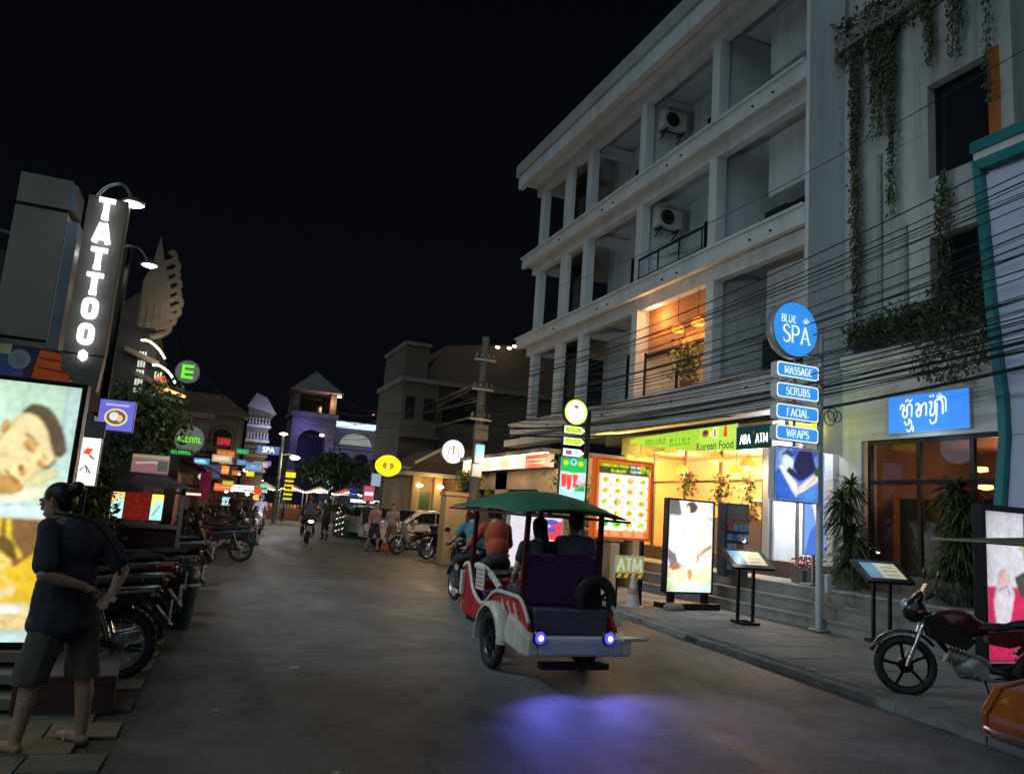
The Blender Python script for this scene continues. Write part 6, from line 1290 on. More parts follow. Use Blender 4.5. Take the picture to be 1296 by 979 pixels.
for x0, x1, c1, c2 in ((-.42, -.26, S(235, 190, 100), S(170, 225, 230)), (.10, .26, S(225, 220, 90), S(160, 225, 235))):
    B(x0-.01, -.34, 1.13, x1+.01, -.31, 1.52).build('panel_case', M_dark, t); P = Print(); P.rect(x0, 1.14, x1, 1.51, c2); P.poly([(x0, 1.3), (x0+.08, 1.45), (x1, 1.4), (x1, 1.51), (x0, 1.51)], c1); P.line([(x0+.03, 1.2), (x1-.04, 1.35)], .03, S(120, 170, 80)); P.build('lit_panel', M_printb, t, (0, -.343, 0))
B(-.50, -.34, .80, -.40, -.325, .98, c=S(200, 225, 230)).build('lit_notice', mt('banner_print', None, .5), t)
for x in (-.35, .35): wheel(t, 'wheel', x, .2, .03, .2, 12, y=-.38)
P = Print(); P.rect(-.25, -.13, .25, .13, S(170, 120, 125)); P.rect(-.25, .08, .25, .13, S(180, 175, 130)); P.line([(-.2, .0), (.05, .03), (.2, -.02)], .03, S(225, 200, 190)); P.rect(.1, -.1, .24, .05, S(90, 100, 85)); 
o = P.build('roof_sign_print', mt('dim_print', None), t, (0, -.12, 1.95)); B(-.26, -.115, 1.80, .26, -.08, 2.09).build('roof_sign', M_case, t)
# ornate Khmer style roofed house with lit balconies
t = thing('ornate_house', 'tall narrow house with carved pale gable finials and curved white lit balcony edges', 'building', (-1.5, 18, 0))
M_orn = mt('carved_stone', (.17, .135, .10), .8, var=.25, scale=6, bump=.3); M_dkw = mt('dark_wall', (.05, .045, .045))
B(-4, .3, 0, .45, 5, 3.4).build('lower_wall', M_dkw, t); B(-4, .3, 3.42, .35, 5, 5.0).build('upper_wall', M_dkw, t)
MB().prism([(-.1, 5.0), (.55, 5.0), (.45, 6.0), (.28, 6.45), (.12, 7.05), (.02, 6.3), (-.1, 6.0)], 0, .5, 'Y').build('gable_spire', M_orn, t, bevel=.02)
MB().prism([(-1.2, 4.9), (-.1, 4.9), (.15, 6.0), (-.2, 5.8)], .5, 4, 'Y').build('roof', mt('roof_tile', (.12, .08, .06), .8), t)
for k in range(9):
    z = 4.9+k*.2; x = .62-.05*abs(k-3)+random.uniform(-.03, .03)
    MB().tube(smooth_path([(x-.25, .1, z-.1), (x-.03, .05, z-.02), (x+.10, .05, z+.10), (x+.05, .05, z+.24), (x-.03, .05, z+.18)], 4), [.07]*5*1+[.06]*(4*4+1-5) , 7).build('carved_finial', M_orn, t, smooth=True)
for k in range(4): B(-.05+k*.13, -.02, 4.98, .02+k*.13, .0, 5.5).build('carved_panel', M_orn, t)
M_led = mt('white_led', None, .5, var=0, emit=2.6)
for z, x0, x1 in ((4.62, .05, .55), (4.12, .34, .82)):
    MB().tube(smooth_path([(x0, -.05, z+.06), (x0+.15, -.12, z+.05), (x0+.35, -.1, z-.08), (x1, 0, z-.26)], 5), .025, 6, c=S(235, 235, 210)).build('lit_balcony_edge', M_led, t, smooth=True)
    MB().prism([(x0-.3, z-.1), (x1-.1, z-.34), (x1-.1, z-.45), (x0-.3, z-.2)], -.02, .3, 'Y').build('balcony_slab', M_orn, t)
for c0, zz, n_ in ((.02, 4.35, 7), (.38, 3.95, 5), (.30, 3.35, 2)):
    for k in range(n_):
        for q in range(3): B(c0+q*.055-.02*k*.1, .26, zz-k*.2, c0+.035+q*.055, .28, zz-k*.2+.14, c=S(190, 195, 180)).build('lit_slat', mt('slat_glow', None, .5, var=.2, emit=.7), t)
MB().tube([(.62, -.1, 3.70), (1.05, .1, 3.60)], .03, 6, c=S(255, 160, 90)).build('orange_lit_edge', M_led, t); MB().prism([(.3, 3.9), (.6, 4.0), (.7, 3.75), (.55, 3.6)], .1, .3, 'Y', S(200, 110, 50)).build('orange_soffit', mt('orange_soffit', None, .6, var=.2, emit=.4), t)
lamp('balcony_light', 'POINT', (-1.1, 17.6, 4.4), 5, (1, .8, .6), size=.1); lamp('balcony_light', 'POINT', (-.8, 17.5, 5.4), 4, (1, .75, .5), size=.2)
# round E sign
t = thing('round_sign', 'round grey sign with a green lit letter E on a bracket', 'sign', (-.52, 20, 4.42), 0)
MB().lathe([(0, 0), (.28, 0), (.28, .12), (0, .12)], n=28, ax='Y').build('case', mt('backing_grey', (.25, .25, .27)), t, smooth=50)
P = Print(.002); P.oval(0, 0, .26, .26, S(75, 85, 85), n=28); P.rect(-.13, -.17, -.06, .17, S(110, 225, 40)); [P.rect(-.13, v-.035, .14, v+.035, S(110, 225, 40)) for v in (-.135, 0, .135)]; P.build('print', M_print, t, (0, -.003, 0)); MB().bar((-.1, .06, .25), (-.3, .5, .9), .05).build('arm', M_dark, t); MB().bar((.1, .06, .2), (.9, .3, -.5), .03).build('stay', M_dark, t)

# ------------------------------------------------------------------ far end of the street
M_beige2 = mt('unlit_render', (.085, .075, .06), .85, var=.2, scale=1.2); M_lilac = mt('lilac_stucco', (.22, .21, .28), .7, var=.2)  # M_beige2: base colour darkened so the far walls read as unlit
t = thing('arched_house', 'beige two storey house with an arched window and cornice on the far left side', 'building', (2.1, 45, 0))
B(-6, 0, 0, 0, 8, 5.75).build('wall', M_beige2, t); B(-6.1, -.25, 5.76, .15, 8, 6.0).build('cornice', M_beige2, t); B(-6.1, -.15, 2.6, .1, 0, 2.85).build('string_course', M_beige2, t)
MB().prism([(-6, 6.0), (.1, 6.0), (-1.2, 6.9), (-5, 6.9)], 0, 8, 'Y').build('roof', mt('roof_tile', (.12, .08, .06)), t)
MB().prism([(-1.55, 3.2), (-.55, 3.2), (-.55, 4.6)]+[(-1.05+.5*math.cos(R(a)), 4.6+.45*math.sin(R(a))) for a in range(0, 181, 20)]+[(-1.55, 4.6)], -.03, .0, 'Y').build('arched_window', M_glass, t)
MB().tube([(-1.6, -.05, 3.1), (-1.6, -.05, 4.6)]+[(-1.05+.56*math.cos(R(a)), -.05, 4.6+.52*math.sin(R(a))) for a in range(170, 5, -20)]+[(-.5, -.05, 4.6), (-.5, -.05, 3.1)], .07, 6).build('window_arch', M_beige2, t, smooth=50)
for x in (-1.9, -.2): B(x-.12, -.12, 2.86, x+.12, 0, 5.7).build('pilaster', M_beige2, t)
lamp('house_light', 'POINT', (1.4, 43.6, 3.4), 26, (1, .75, .5), size=.2)
t = thing('ornate_balcony_house', 'narrow house with pale blue lit carved balconies right of the arched house', 'building', (2.3, 46.5, 0))
B(0, 0, 0, 1.2, 6, 6.6).build('wall', M_beige2, t); MB().prism([(-.1, 6.6), (1.5, 6.3), (.9, 7.2), (.3, 7.4)], -.3, 5, 'Y').build('gable', M_lilac, t)
for k in range(4):
    b = MB(); b.box(0, -.3, 2.9+k*.85, 1.3, 0, 3.05+k*.85)
    for q in range(7): b.lathe([(.04, 0), (.07, .12), (.03, .25), (.05, .38)], (.1+q*.18, -.2, 3.05+k*.85), n=6)
    b.build('balcony', M_lilac if k != 1 else M_beige2, t)
lamp('house_light', 'POINT', (3.6, 45.2, 5.2), 70, (.75, .8, 1.0), size=.2); lamp('house_light', 'POINT', (3.3, 45.3, 3.4), 30, (1, .7, .45), size=.2)
# house row between
random.seed(31)
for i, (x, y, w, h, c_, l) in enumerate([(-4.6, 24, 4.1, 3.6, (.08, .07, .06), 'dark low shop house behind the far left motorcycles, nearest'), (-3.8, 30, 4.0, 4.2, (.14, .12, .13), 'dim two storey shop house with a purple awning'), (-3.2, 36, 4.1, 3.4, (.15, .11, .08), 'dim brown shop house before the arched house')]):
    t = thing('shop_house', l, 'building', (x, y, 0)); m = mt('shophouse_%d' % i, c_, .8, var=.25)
    B(0, 0, 0, w, 5.6, h).build('wall', m, t); B(-.1, -.1, h+.01, w+.15, 5.7, h+.2).build('roof_slab', M_concd, t)
    MB().prism([(w+.01, 2.6), (w+.75, 2.25), (w+.75, 2.2), (w+.01, 2.5)], .3, 5.3, 'Y').build('awning', mt('awning_%d' % i, [(.1, .02, .02), (.16, .14, .28), (.22, .2, .2)][i], .7), t)
    for k in range(3): B(w+.003, .4+k*1.8, .1, w+.03, 1.8+k*1.8, 2.1, c=random.choice([S(120, 70, 40), S(90, 60, 70), S(150, 110, 60)])).build('shop_window', mt('dim_window', None, .5, var=.5, scale=5, emit=.25), t)
    B(.3, -.03, .3, w-.3, -.003, 2.2, c=S(80, 60, 45)).build('shop_window', mt('dim_window', None), t)
def bsign(label, pos, w, h, c_, txt=None, tc=(1, 1, 1), emit=M_print, shape='rect', post=True, c2=None, name='lit_sign', grp=None):
    t = thing(name, label, 'sign', pos, group=grp); case_box(w, h, .1).build('case', mt('backing_grey', (.25, .25, .27)), t) if shape == 'rect' else MB().lathe([(0, .003), (w/2, .003), (w/2, .1), (0, .1)], n=20, ax='Y').build('case', mt('backing_grey', (.25, .25, .27)), t)
    P = Print(.004)
    if shape == 'rect': P.rect(-w*.47, -h*.46, w*.47, h*.46, c_)
    else: P.oval(0, 0, w*.48, h*.48, c_)
    if c2: P.rect(-w*.4, -h*.1, w*.4, h*.12, c2)
    if txt == 'SPA': P.text(txt, 0, 0, min(h*.9, w*1.5/len(txt)), tc, .004)
    elif txt: P.scrib(-w*.38, w*.38, 0, min(h*.5, w*.22), tc, seed=len(label))
    P.build('print', emit, t, (0, -.01, 0))
    if post: MB().bar((-w/2, .05, 0), (-w/2-.5, .3, 0), .05).build('arm', M_dark, t)
    return t
bsign('white lit SPA sign standing out from the blue lit balcony house', (3.56, 45.5, 4.16), 1.22, .45, S(60, 80, 120), 'SPA', S(225, 240, 255), M_printb)
bsign('green neon word on a pale disc beyond the dark tree', (-.29, 22, 2.92), .75, .75, S(85, 95, 85), 'nedo', S(120, 225, 40), M_print, 'oval')
bsign('small green neon line lettering under the neon word', (-.45, 21.6, 2.55), .6, .18, (.01, .02, .01), 'SALON', S(70, 220, 90), M_print)
bsign('small cyan and white lit shop sign in the far left row', (.10, 29.5, 2.65), .55, .24, S(60, 130, 170), 'BAR', S(200, 240, 250))
bsign('lilac leaning signboard under the cyan one', (.45, 30.5, 2.35), .75, .5, S(85, 85, 120), None, emit=mt('dim_print', None))
bsign('orange lit square sign in the far left row', (.94, 32, 2.49), .42, .34, S(255, 140, 70), 'o', S(255, 220, 150), M_print)
bsign('small grey lettering board above the orange square sign', (1.0, 32.2, 2.78), .55, .16, S(90, 100, 90), 'HOTEL', S(200, 210, 190))
bsign('small white round lamp sign left of the orange square', (.22, 30, 2.13), .36, .26, S(190, 185, 195), None, emit=M_print, shape='oval')
bsign('orange red blurred shop sign under the orange square', (1.09, 36, 1.85), .7, .34, S(240, 100, 60), None, c2=S(255, 160, 110))
bsign('white and red long shopfront sign low in the far left row', (2.2, 42, 1.9), 1.3, .36, S(225, 240, 235), 'PUB STREET FOOD' if False else 'FOOD', S(120, 140, 130), M_printb)
bsign('small bright red sign at the end of the white one', (3.0, 41.6, 1.82), .36, .32, S(235, 60, 40), None)
bsign('yellow lit sign of three stacked shapes', (2.57, 42.6, 2.85), .42, .62, S(235, 220, 30), '8', S(120, 100, 10))
bsign('mint green square sign right of the small red one', (3.45, 44, 2.0), .42, .5, S(150, 200, 175), None, c2=S(60, 110, 90))
bsign('gold lit lantern shaped sign below the small red one', (3.07, 43, 1.51), .42, .34, S(235, 190, 100), None, shape='oval')
bsign('pale cyan low square sign behind the parked motorcycles', (1.40, 38, 1.24), .38, .40, S(180, 225, 225), None, M_printb)
bsign('dark red tall banner at the left behind the parked motorcycles', (.28, 26, 1.75), .32, 1.0, S(95, 20, 40), None, emit=mt('dim_print', None))
bsign('thin white lit strip sign before the dark red banner', (-.01, 24, 1.51), .42, .07, S(250, 230, 200), None)
bsign('tall yellow stacked sign on the far street lamp pole', (5.33, 49.6, 2.5), .45, 1.7, S(60, 55, 10), None, c2=None)
for k in range(6): pass
bsign('yellow square sign on top of the tall stacked one', (5.35, 49.4, 3.0), .62, .34, S(240, 225, 40), None)
for k in range(5): bsign('yellow arrow strip %s on the tall stacked sign' % ['nearest the top', 'second from the top', 'in the middle', 'second from the bottom', 'at the bottom'][k], (5.3, 49.3, 2.62-k*.27), .55, .12, S(225, 205, 40), None, grp='yellow arrow strips')
bsign('blue lettered small sign in front of the far palm', (9.04, 48, 2.11), .44, .68, S(30, 50, 110), 'H', S(120, 170, 250))
bsign('white banner of the far red and white tower sign', (7.77, 36, 2.72), .46, .62, S(170, 190, 215), None, emit=mt('dim_print', None, .5))
bsign('pink red and white banner under the pale one', (7.5, 36, 2.05), .5, .75, S(170, 70, 85), None, c2=S(215, 215, 220), emit=mt('banner_print', None, .5))
# tower building with purple light
t = thing('tower_building', 'far hotel with a pyramid roofed tower, purple lit arch and white lit rooftop lettering', 'building', (10.2, 78, 0))
M_tw = mt('tower_render', (.12, .11, .12), .85, var=.2, scale=.8)
B(-2.2, 0, 0, -1.5, 5, 9.6).build('arch_leg', M_tw, t); B(1.2, 0, 0, 2.0, 5, 9.6).build('arch_leg', M_tw, t); B(-1.5, 3.5, 0, 1.2, 5, 9.6).build('arch_rear_wall', mt('navy_wall', (.03, .04, .10), .6), t)
MB().prism([(-1.5, 7.2)]+[(-.15+1.35*math.cos(R(a)), 7.2+1.2*math.sin(R(a))) for a in range(180, -1, -20)]+[(1.2, 7.2), (1.2, 9.6), (-1.5, 9.6)], .0, .9, 'Y').build('arch', M_tw, t)
B(-2.4, -.3, 9.62, 2.2, 5, 10.1).build('cornice', M_tw, t)
for x in (-2.0, 1.6):
    for y in (.1, 3.9): B(x-.3, y, 10.1, x+.3, y+.6, 12.2).build('tower_pier', M_beige2, t)
B(-1.2, 3, 10.1, .9, 3.1, 12.2).build('tower_window', M_glass, t)
mb = MB(); mb.add([(-2.7, -.6, 12.2), (2.4, -.6, 12.2), (2.4, 5, 12.2), (-2.7, 5, 12.2), (-.15, 2.2, 14.6)], [(0, 1, 4), (1, 2, 4), (2, 3, 4), (3, 0, 4), (3, 2, 1, 0)]); mb.build('pyramid_roof', mt('roof_grey', (.20, .17, .15), .8), t)
B(2.0, .6, 0, 8.2, 6, 8.9).build('wing_wall', M_tw, t); B(1.95, .3, 6.9, 8.3, .6, 7.1).build('wing_cornice', M_tw, t); B(2.1, .45, 9.6, 5.5, .6, 9.65).build('rooftop_rail', M_steel, t); B(2.0, .4, 4.2, 8.2, .59, 4.35).build('wing_cornice', M_tw, t)
for k in range(3): MB().prism([(2.5+k*1.9, 5.0), (3.8+k*1.9, 5.0), (3.8+k*1.9, 6.0)]+[(3.15+k*1.9+.65*math.cos(R(a)), 6.0+.5*math.sin(R(a))) for a in range(0, 181, 30)]+[(2.5+k*1.9, 6.0)], .56, .595, 'Y').build('window', M_glass, t)
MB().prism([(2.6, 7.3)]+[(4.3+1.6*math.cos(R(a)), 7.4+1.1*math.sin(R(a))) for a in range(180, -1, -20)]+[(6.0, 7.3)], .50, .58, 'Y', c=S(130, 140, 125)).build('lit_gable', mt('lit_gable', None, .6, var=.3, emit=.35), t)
P = Print(.01); P.rect(-2.2, -.32, 2.2, .32, S(150, 190, 220)); P.text('GRAND HOTEL', 0, 0, .62, S(240, 250, 255), .02) if False else P.line([(-2.1, .02), (-1.2, .1), (-.3, -.02), (.5, .12), (1.2, 0), (2.1, .06)], .3, S(245, 250, 255))
P.build('rooftop_lettering', M_printb, t, (4.3, .25, 9.25))
lamp('purple_light', 'POINT', (9.2, 76.5, 8.4), 100, (.35, .28, 1), size=.3); lamp('purple_light', 'POINT', (12.0, 76.8, 5.0), 90, (.4, .3, 1), size=.3); lamp('purple_light', 'POINT', (17.6, 77.0, 6.2), 80, (.35, .28, 1), size=.3); lamp('warm_light', 'POINT', (11.6, 77.5, 11.2), 90, (1, .55, .25), size=.3); lamp('wing_light', 'POINT', (14.2, 76, 7.9), 40, (.85, .9, .75), size=.3)
for i, (x, y, z, c_) in enumerate([(10.9, 77.4, 7.9, (1, .7, .5)), (11.3, 77.4, 5.0, (1, .6, .45)), (16.8, 77.4, 7.3, (1, .7, .5)), (12.2, 77.4, 11.9, (1, .85, .7)), (11.2, 77.4, 3.6, (1, .6, .45))]):
    o = MB().ell((0, 0, 0), (.22, .1, .12), 10, 6, c=c_).build('wall_lamp', M_glow, t, loc=(x-10.2, y-78, z))
for k in range(7):
    o = MB().ell((0, 0, 0), .10, 8, 5, c=(1, .3, .2)).build('string_light', M_print, loc=(15.5+k*.45, 76, 10.0-.32*k+.12*(k-3)**2*.3)); tag(o, 'small red light on the string above the far hotel roof', 'light', 'red string lights by the far hotel')
# far lamp post, trees, palms, stalls
t = thing('street_lamp', 'far street lamp with a pale glowing head before the tower', 'street lamp', (4.7, 50, 0))
MB().tube([(0, 0, 0), (0, 0, 5.6)], [.12, .08], 8).build('post', M_conc, t); MB().tube([(0, 0, 4.2), (.5, 0, 4.3), (.8, 0, 4.2)], .03, 6).build('arm', M_steel, t); MB().ell((.85, 0, 4.1), (.30, .15, .12), 12, 7, c=(.9, 1, .75)).build('lamp_head', mt('flood_glow', None), t, smooth=True); MB().ell((0, -.1, 5.5), (.25, .1, .08), 10, 6, c=(1, .85, .7)).build('upper_lamp', M_glow, t)
lamp('lamp_light', 'POINT', (5.55, 50, 3.9), 120, (.95, 1, .8), size=.2)
M_trk = mt('bark', (.1, .08, .06))
bush('dark tree in front of the far purple lit tower', 10.0, 60, 2.6, 3.0, 2.0, 1.6, 4200, M_dkleaf, .30, 2, 'tree', 'tree', 12)
bush('dark tree at the left foot of the far hotel', 14.5, 62, 2.6, 2.6, 2.0, 2.2, 3600, M_dkleaf, .30, 2, 'tree', 'tree', 12)
bush('dark tall tree between the yellow oval sign and the far hotel', 10.9, 44, 2.2, 1.6, 1.6, 1.6, 3600, M_dkleaf, .22, 2, 'tree', 'tree', 12)
bush('dark tree beside the stepped house', 10.5, 36, 2.0, 1.3, 1.3, 1.0, 2600, M_dkleaf, .18, 2, 'tree', 'tree', 10)
for i, (x, y, h, c_) in enumerate([(7.25, 46, 2.9, (.2, 1, .6)), (6.3, 36, 1.4, (.8, 1, .7))]):
    t = thing('lit_palm', ['palm trunk wrapped in green fairy lights in front of the far stalls', 'tree trunk wrapped in white and green fairy lights behind the pedestrians'][i], 'palm', (x, y, 0))
    MB().tube([(0, 0, 0), (.05, 0, h)], [.14, .1], 8).build('trunk', M_trk, t)
    mb = MB()
    for k in range(34): a = k*.9; z = .15+k*h/36; mb.ell((.16*math.cos(a), .16*math.sin(a), z), (.035, .035, .025), 6, 4, c=c_ if k % 3 else (1, .9, .8))
    o = mb.build('fairy_lights', M_print, t); o['kind'] = 'stuff'
    lf = MB()
    for k in range(12):
        a = k*.52; pr = [Vector((0, 0, h))+Vector((math.cos(a)*s*1.1, math.sin(a)*s*1.1, .45*s-.9*s*s)) for s in (0, .35, .7, 1)]; sd = Vector((-math.sin(a), math.cos(a), 0))*.14
        lf.add([pr[0]-sd*.2, pr[0]+sd*.2, pr[1]+sd, pr[1]-sd, pr[2]+sd, pr[2]-sd, pr[3]], [(0, 1, 2, 3), (3, 2, 4, 5), (5, 4, 6)])
    lf.build('frond', leaf_mat('dark_leaf', (.045, .075, .025)), t, fix=False)['kind'] = 'stuff'
random.seed(8)
for i in range(5):
    x = 4.6+i*1.9; t = thing('market_stall', ['market stall at the left end of the far lit row', 'second market stall in the far lit row', 'middle market stall in the far lit row', 'fourth market stall in the far lit row', 'market stall at the right end of the far lit row'][i], 'stall', (x, 58, 0), group='far stalls under string lights')
    B(-.8, 0, 0, .8, 1, .9, random.choice([(.2, .08, .05), (.1, .1, .15), (.2, .15, .08)])).build('counter', M_col, t); MB().prism([(-.95, 2.15), (0, 2.6), (.95, 2.15), (.95, 2.1), (-.95, 2.1)], -.3, 1.4, 'Y', random.choice([(.2, .05, .05), (.25, .22, .2), (.06, .1, .18)])).build('canopy', M_cloth, t)
    for q in (-.8, .8): MB().bar((q, 0, 0), (q, 0, 2.1), .06).build('post', M_steel, t)
    for k in range(6): B(-.7+k*.24, .05, .9, -.55+k*.24, .3, 1.15, random.choice([S(190, 120, 60), S(150, 60, 60), S(90, 130, 80)])).build('goods', mt('goods_glow', None, .6, var=.2, emit=.25), t)
    lamp('stall_light', 'POINT', (x, 57.6, 2.0), 26, (1, .8, .55), size=.1)
mb = MB()
for k in range(60): mb.ell((3.6+k*.19, 57.4, 2.2+.12*math.sin(k*.55)), .055, 6, 4, c=(1, .85, .6))
o = mb.build('string_lights', M_glow); tag(o, 'dense row of warm string lights strung over the far stalls', 'string lights', kind='stuff')
# gate house, gate pillar, stepped house on the right
t = thing('gate_house', 'small house with tan columns, green door and pale sloping roof edge behind the white car', 'building', (8.6, 33, 0))
M_tan = mt('tan_wall', (.40, .28, .14), .8, var=.15, scale=1.5)
for x in (.15, 1.15, 2.2): B(x, 0, 0, x+.34, .34, 2.95).build('column', M_tan, t)
B(0, .5, 0, 2.6, 5, 2.95).build('wall', M_tan, t); B(.6, .46, .0, 1.1, .495, 2.3, (.06, .12, .05)).build('green_door', M_col, t); B(1.6, .46, .0, 2.1, .495, 2.3, (.06, .12, .05)).build('green_door', M_col, t)
B(-.3, -.3, 2.96, 2.8, 5, 3.12).build('eaves', mt('cream_trim', (.5, .45, .3), .7), t); MB().bar((.1, -.2, 3.5), (1.5, -.2, 4.35), .12).build('roof_edge', mt('cream_trim', (.5, .45, .3)), t); MB().prism([(.1, 3.15), (2.8, 3.15), (2.8, 4.3), (1.5, 4.3), (.1, 3.45)], .0, 5, 'Y').build('roof', mt('roof_tile', (.12, .08, .06)), t)
for x in (.35, 1.3): MB().ell((x+.1, -.05, 2.55), (.16, .08, .07), 10, 6, c=(1, .75, .45)).build('wall_lamp', M_glow, t)
lamp('porch_light', 'POINT', (9.6, 32.4, 2.5), 30, (1, .65, .3), size=.15); lamp('car_park_light', 'POINT', (8.3, 27.4, 3.2), 80, (1, .62, .3), size=.15)
t = thing('gate_pillar', 'tan rendered gate pillar beside the pale motorcycles', 'pillar', (7.25, 22, 0), 0)
B(-.35, 0, 0, .3, .6, 2.0).build('shaft', M_tan, t, bevel=.02); B(-.38, -.04, 2.01, .33, .64, 2.12).build('cap', M_tan, t, bevel=.01); B(.31, .1, 0, 1.7, .4, 1.75).build('wall_stub', M_beige2, t)
lamp('gate_light', 'POINT', (6.4, 21.2, 2.6), 40, (1, .65, .32), size=.15)
bush('small lit green shrub over the gate pillar', 8.3, 24.8, 1.9, .6, .5, .5, 900, M_gl, .10)
M_conc = M_concd
t = thing('stepped_house', 'dark beige three storey house with a sloped roof beyond the utility pole', 'building', (9.6, 40, 0))
B(0, 0, 0, 2.0, 6, 8.2).build('wall', M_beige2, t); B(2.0, .4, 0, 9, 6, 8.2).build('wall', M_beige2, t); B(-.15, -.15, 8.21, 9.1, 6, 8.45).build('cornice', M_conc, t)
MB().prism([(1.0, 8.45), (9, 8.45), (9, 11.6), (2.4, 10.6)], .5, 6, 'Y').build('roof', mt('roof_tile', (.12, .08, .06)), t); B(0, .1, 8.45, 1.3, 5, 10.2).build('stair_tower', M_beige2, t); B(-.1, 0, 10.21, 1.4, 5, 10.4).build('stair_cap', M_conc, t)
B(1.4-.2, -.03, 6.2, 1.9, -.003, 7.4).build('window', M_glass, t); B(.2, -.03, 6.2, .7, -.003, 7.4).build('window', M_glass, t); MB().prism([(2.4, 6.3), (4.4, 6.3), (4.4, 7.2), (4.0, 7.7), (2.8, 7.7), (2.4, 7.2)], .36, .395, 'Y').build('window', M_glass, t)
B(0, -.4, 5.2, 2.1, 0, 5.4).build('balcony', M_beige2, t); B(2.1, -.2, 3.2, 9, .39, 3.4).build('canopy', M_beige2, t)
lamp('house_light', 'POINT', (9.3, 38.6, 6.0), 5, (1, .9, .7), size=.3)
for i, (x, z) in enumerate([(14.6, 10.7), (15.3, 10.75), (15.6, 10.9)]):
    o = MB().ell((0, 0, 0), (.14, .08, .07), 8, 5, c=(1, .85, .55)).build('rooftop_lamp', M_glow, loc=(x, 39.5, z)); tag(o, 'tiny yellow lamp on the dark roof beside the white building', 'lamp', 'rooftop lamps')
o = B(7.36-.66, 36, 1.62, 7.36+.66, 36.1, 1.76, c=S(210, 240, 225)).build('lit_counter_sign', M_printb); tag(o, 'long thin white lit strip over the green stall behind the pedestrians', 'sign')
t = thing('green_stall', 'dark green vendor stall under the long thin lit strip', 'stall', (7.0, 36.4, 0))
B(-.8, 0, 0, .9, .8, .8, (.02, .10, .05)).build('counter', M_col, t); B(-.9, -.2, 1.78, 1.0, 1, 1.84, (.03, .03, .03)).build('roof', M_col, t)
for x in (-.8, .85): MB().bar((x, 0, .8), (x, 0, 1.78), .05).build('post', M_dark, t)
t = thing('traffic_cone', 'small orange red cone at the feet of the far pedestrians', 'traffic cone', (6.5, 27.3, 0)); MB().lathe([(.2, .0), (.06, .75), (0, .76)], n=16, c=(.6, .06, .02)).build('cone', M_col, t, smooth=50); MB().lathe([(.15, .3), (.11, .48)], n=16, c=(.7, .7, .7)).build('reflective_band', M_col, t); B(-.22, -.22, 0, .22, .22, .04, (.5, .05, .02)).build('base', M_col, t)
# hotel sign wall lights up the near wall; backdrop hills of darkness
g2 = MB().add([(-30, 110, -.01), (80, 110, -.01), (80, 112, 6), (-30, 112, 6)], [(0, 1, 2, 3)]) 
t = thing('far_terrace_row', 'unlit row of houses closing the street behind the stalls', 'building', (4, 96, 0))
random.seed(4)
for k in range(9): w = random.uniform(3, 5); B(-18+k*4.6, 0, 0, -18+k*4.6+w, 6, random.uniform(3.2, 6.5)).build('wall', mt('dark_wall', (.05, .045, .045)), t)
# small extra lights and boards that crowd the far left shop fronts
random.seed(77)
words = ['CAFE', 'BEER', 'TOURS', 'PIZZA', 'GRILL', 'MART', 'TAILOR', 'SILK', 'KTV', 'NAILS', 'DELI', 'GUEST', 'WIFI', 'TEA']
cols_ = [('pale blue', S(130, 170, 215)), ('warm white', S(235, 215, 180)), ('orange', S(230, 130, 60)), ('red', S(200, 50, 50)), ('green', S(70, 190, 110)), ('violet', S(140, 110, 220)), ('yellow', S(230, 205, 60))]
for k, wd in enumerate(words):
    cn, cc_ = cols_[k % 7]; y = 24+k*1.9; x = left_x(y)+random.uniform(-.3, 1.1)+max(0, (y-36)*.07)
    bsign('small %s lit shop board %s among the far left shops' % (cn, ['above the nearest bulbs', 'over the second shop door', 'beside the cyan sign', 'hanging over the parked motorcycles', 'left of the orange square', 'under the lilac board', 'over the dark awning', 'near the arched house foot', 'below the arched window', 'beside the yellow three part sign', 'over the long white sign', 'right of the mint square', 'close to the far lamp post', 'farthest along the row'][k]), (x, y+.05, random.uniform(1.9, 3.5)), random.uniform(.4, .8), random.uniform(.16, .3), tuple(v*.5 for v in cc_), wd, cc_, M_print)
for k in range(16):
    y = 22+k*2.0; x = left_x(y)+random.uniform(.1, .9)+max(0, (y-36)*.07)
    o = MB().ell((0, 0, 0), (.05, .05, .035), 8, 5, c=random.choice([(1, .8, .55), (1, .9, .75), (.8, .9, 1)])).build('shop_lamp', M_glow, loc=(x, y, random.uniform(1.6, 2.9))); tag(o, 'tiny glowing bulb under the far left awnings', 'lamp', 'tiny bulbs along the far left awnings')
    if k % 3 == 0: lamp('awning_light', 'POINT', (x+.2, y, 2.2), 9, random.choice([(1, .6, .35), (1, .8, .6), (.8, .7, 1)]), size=.1)

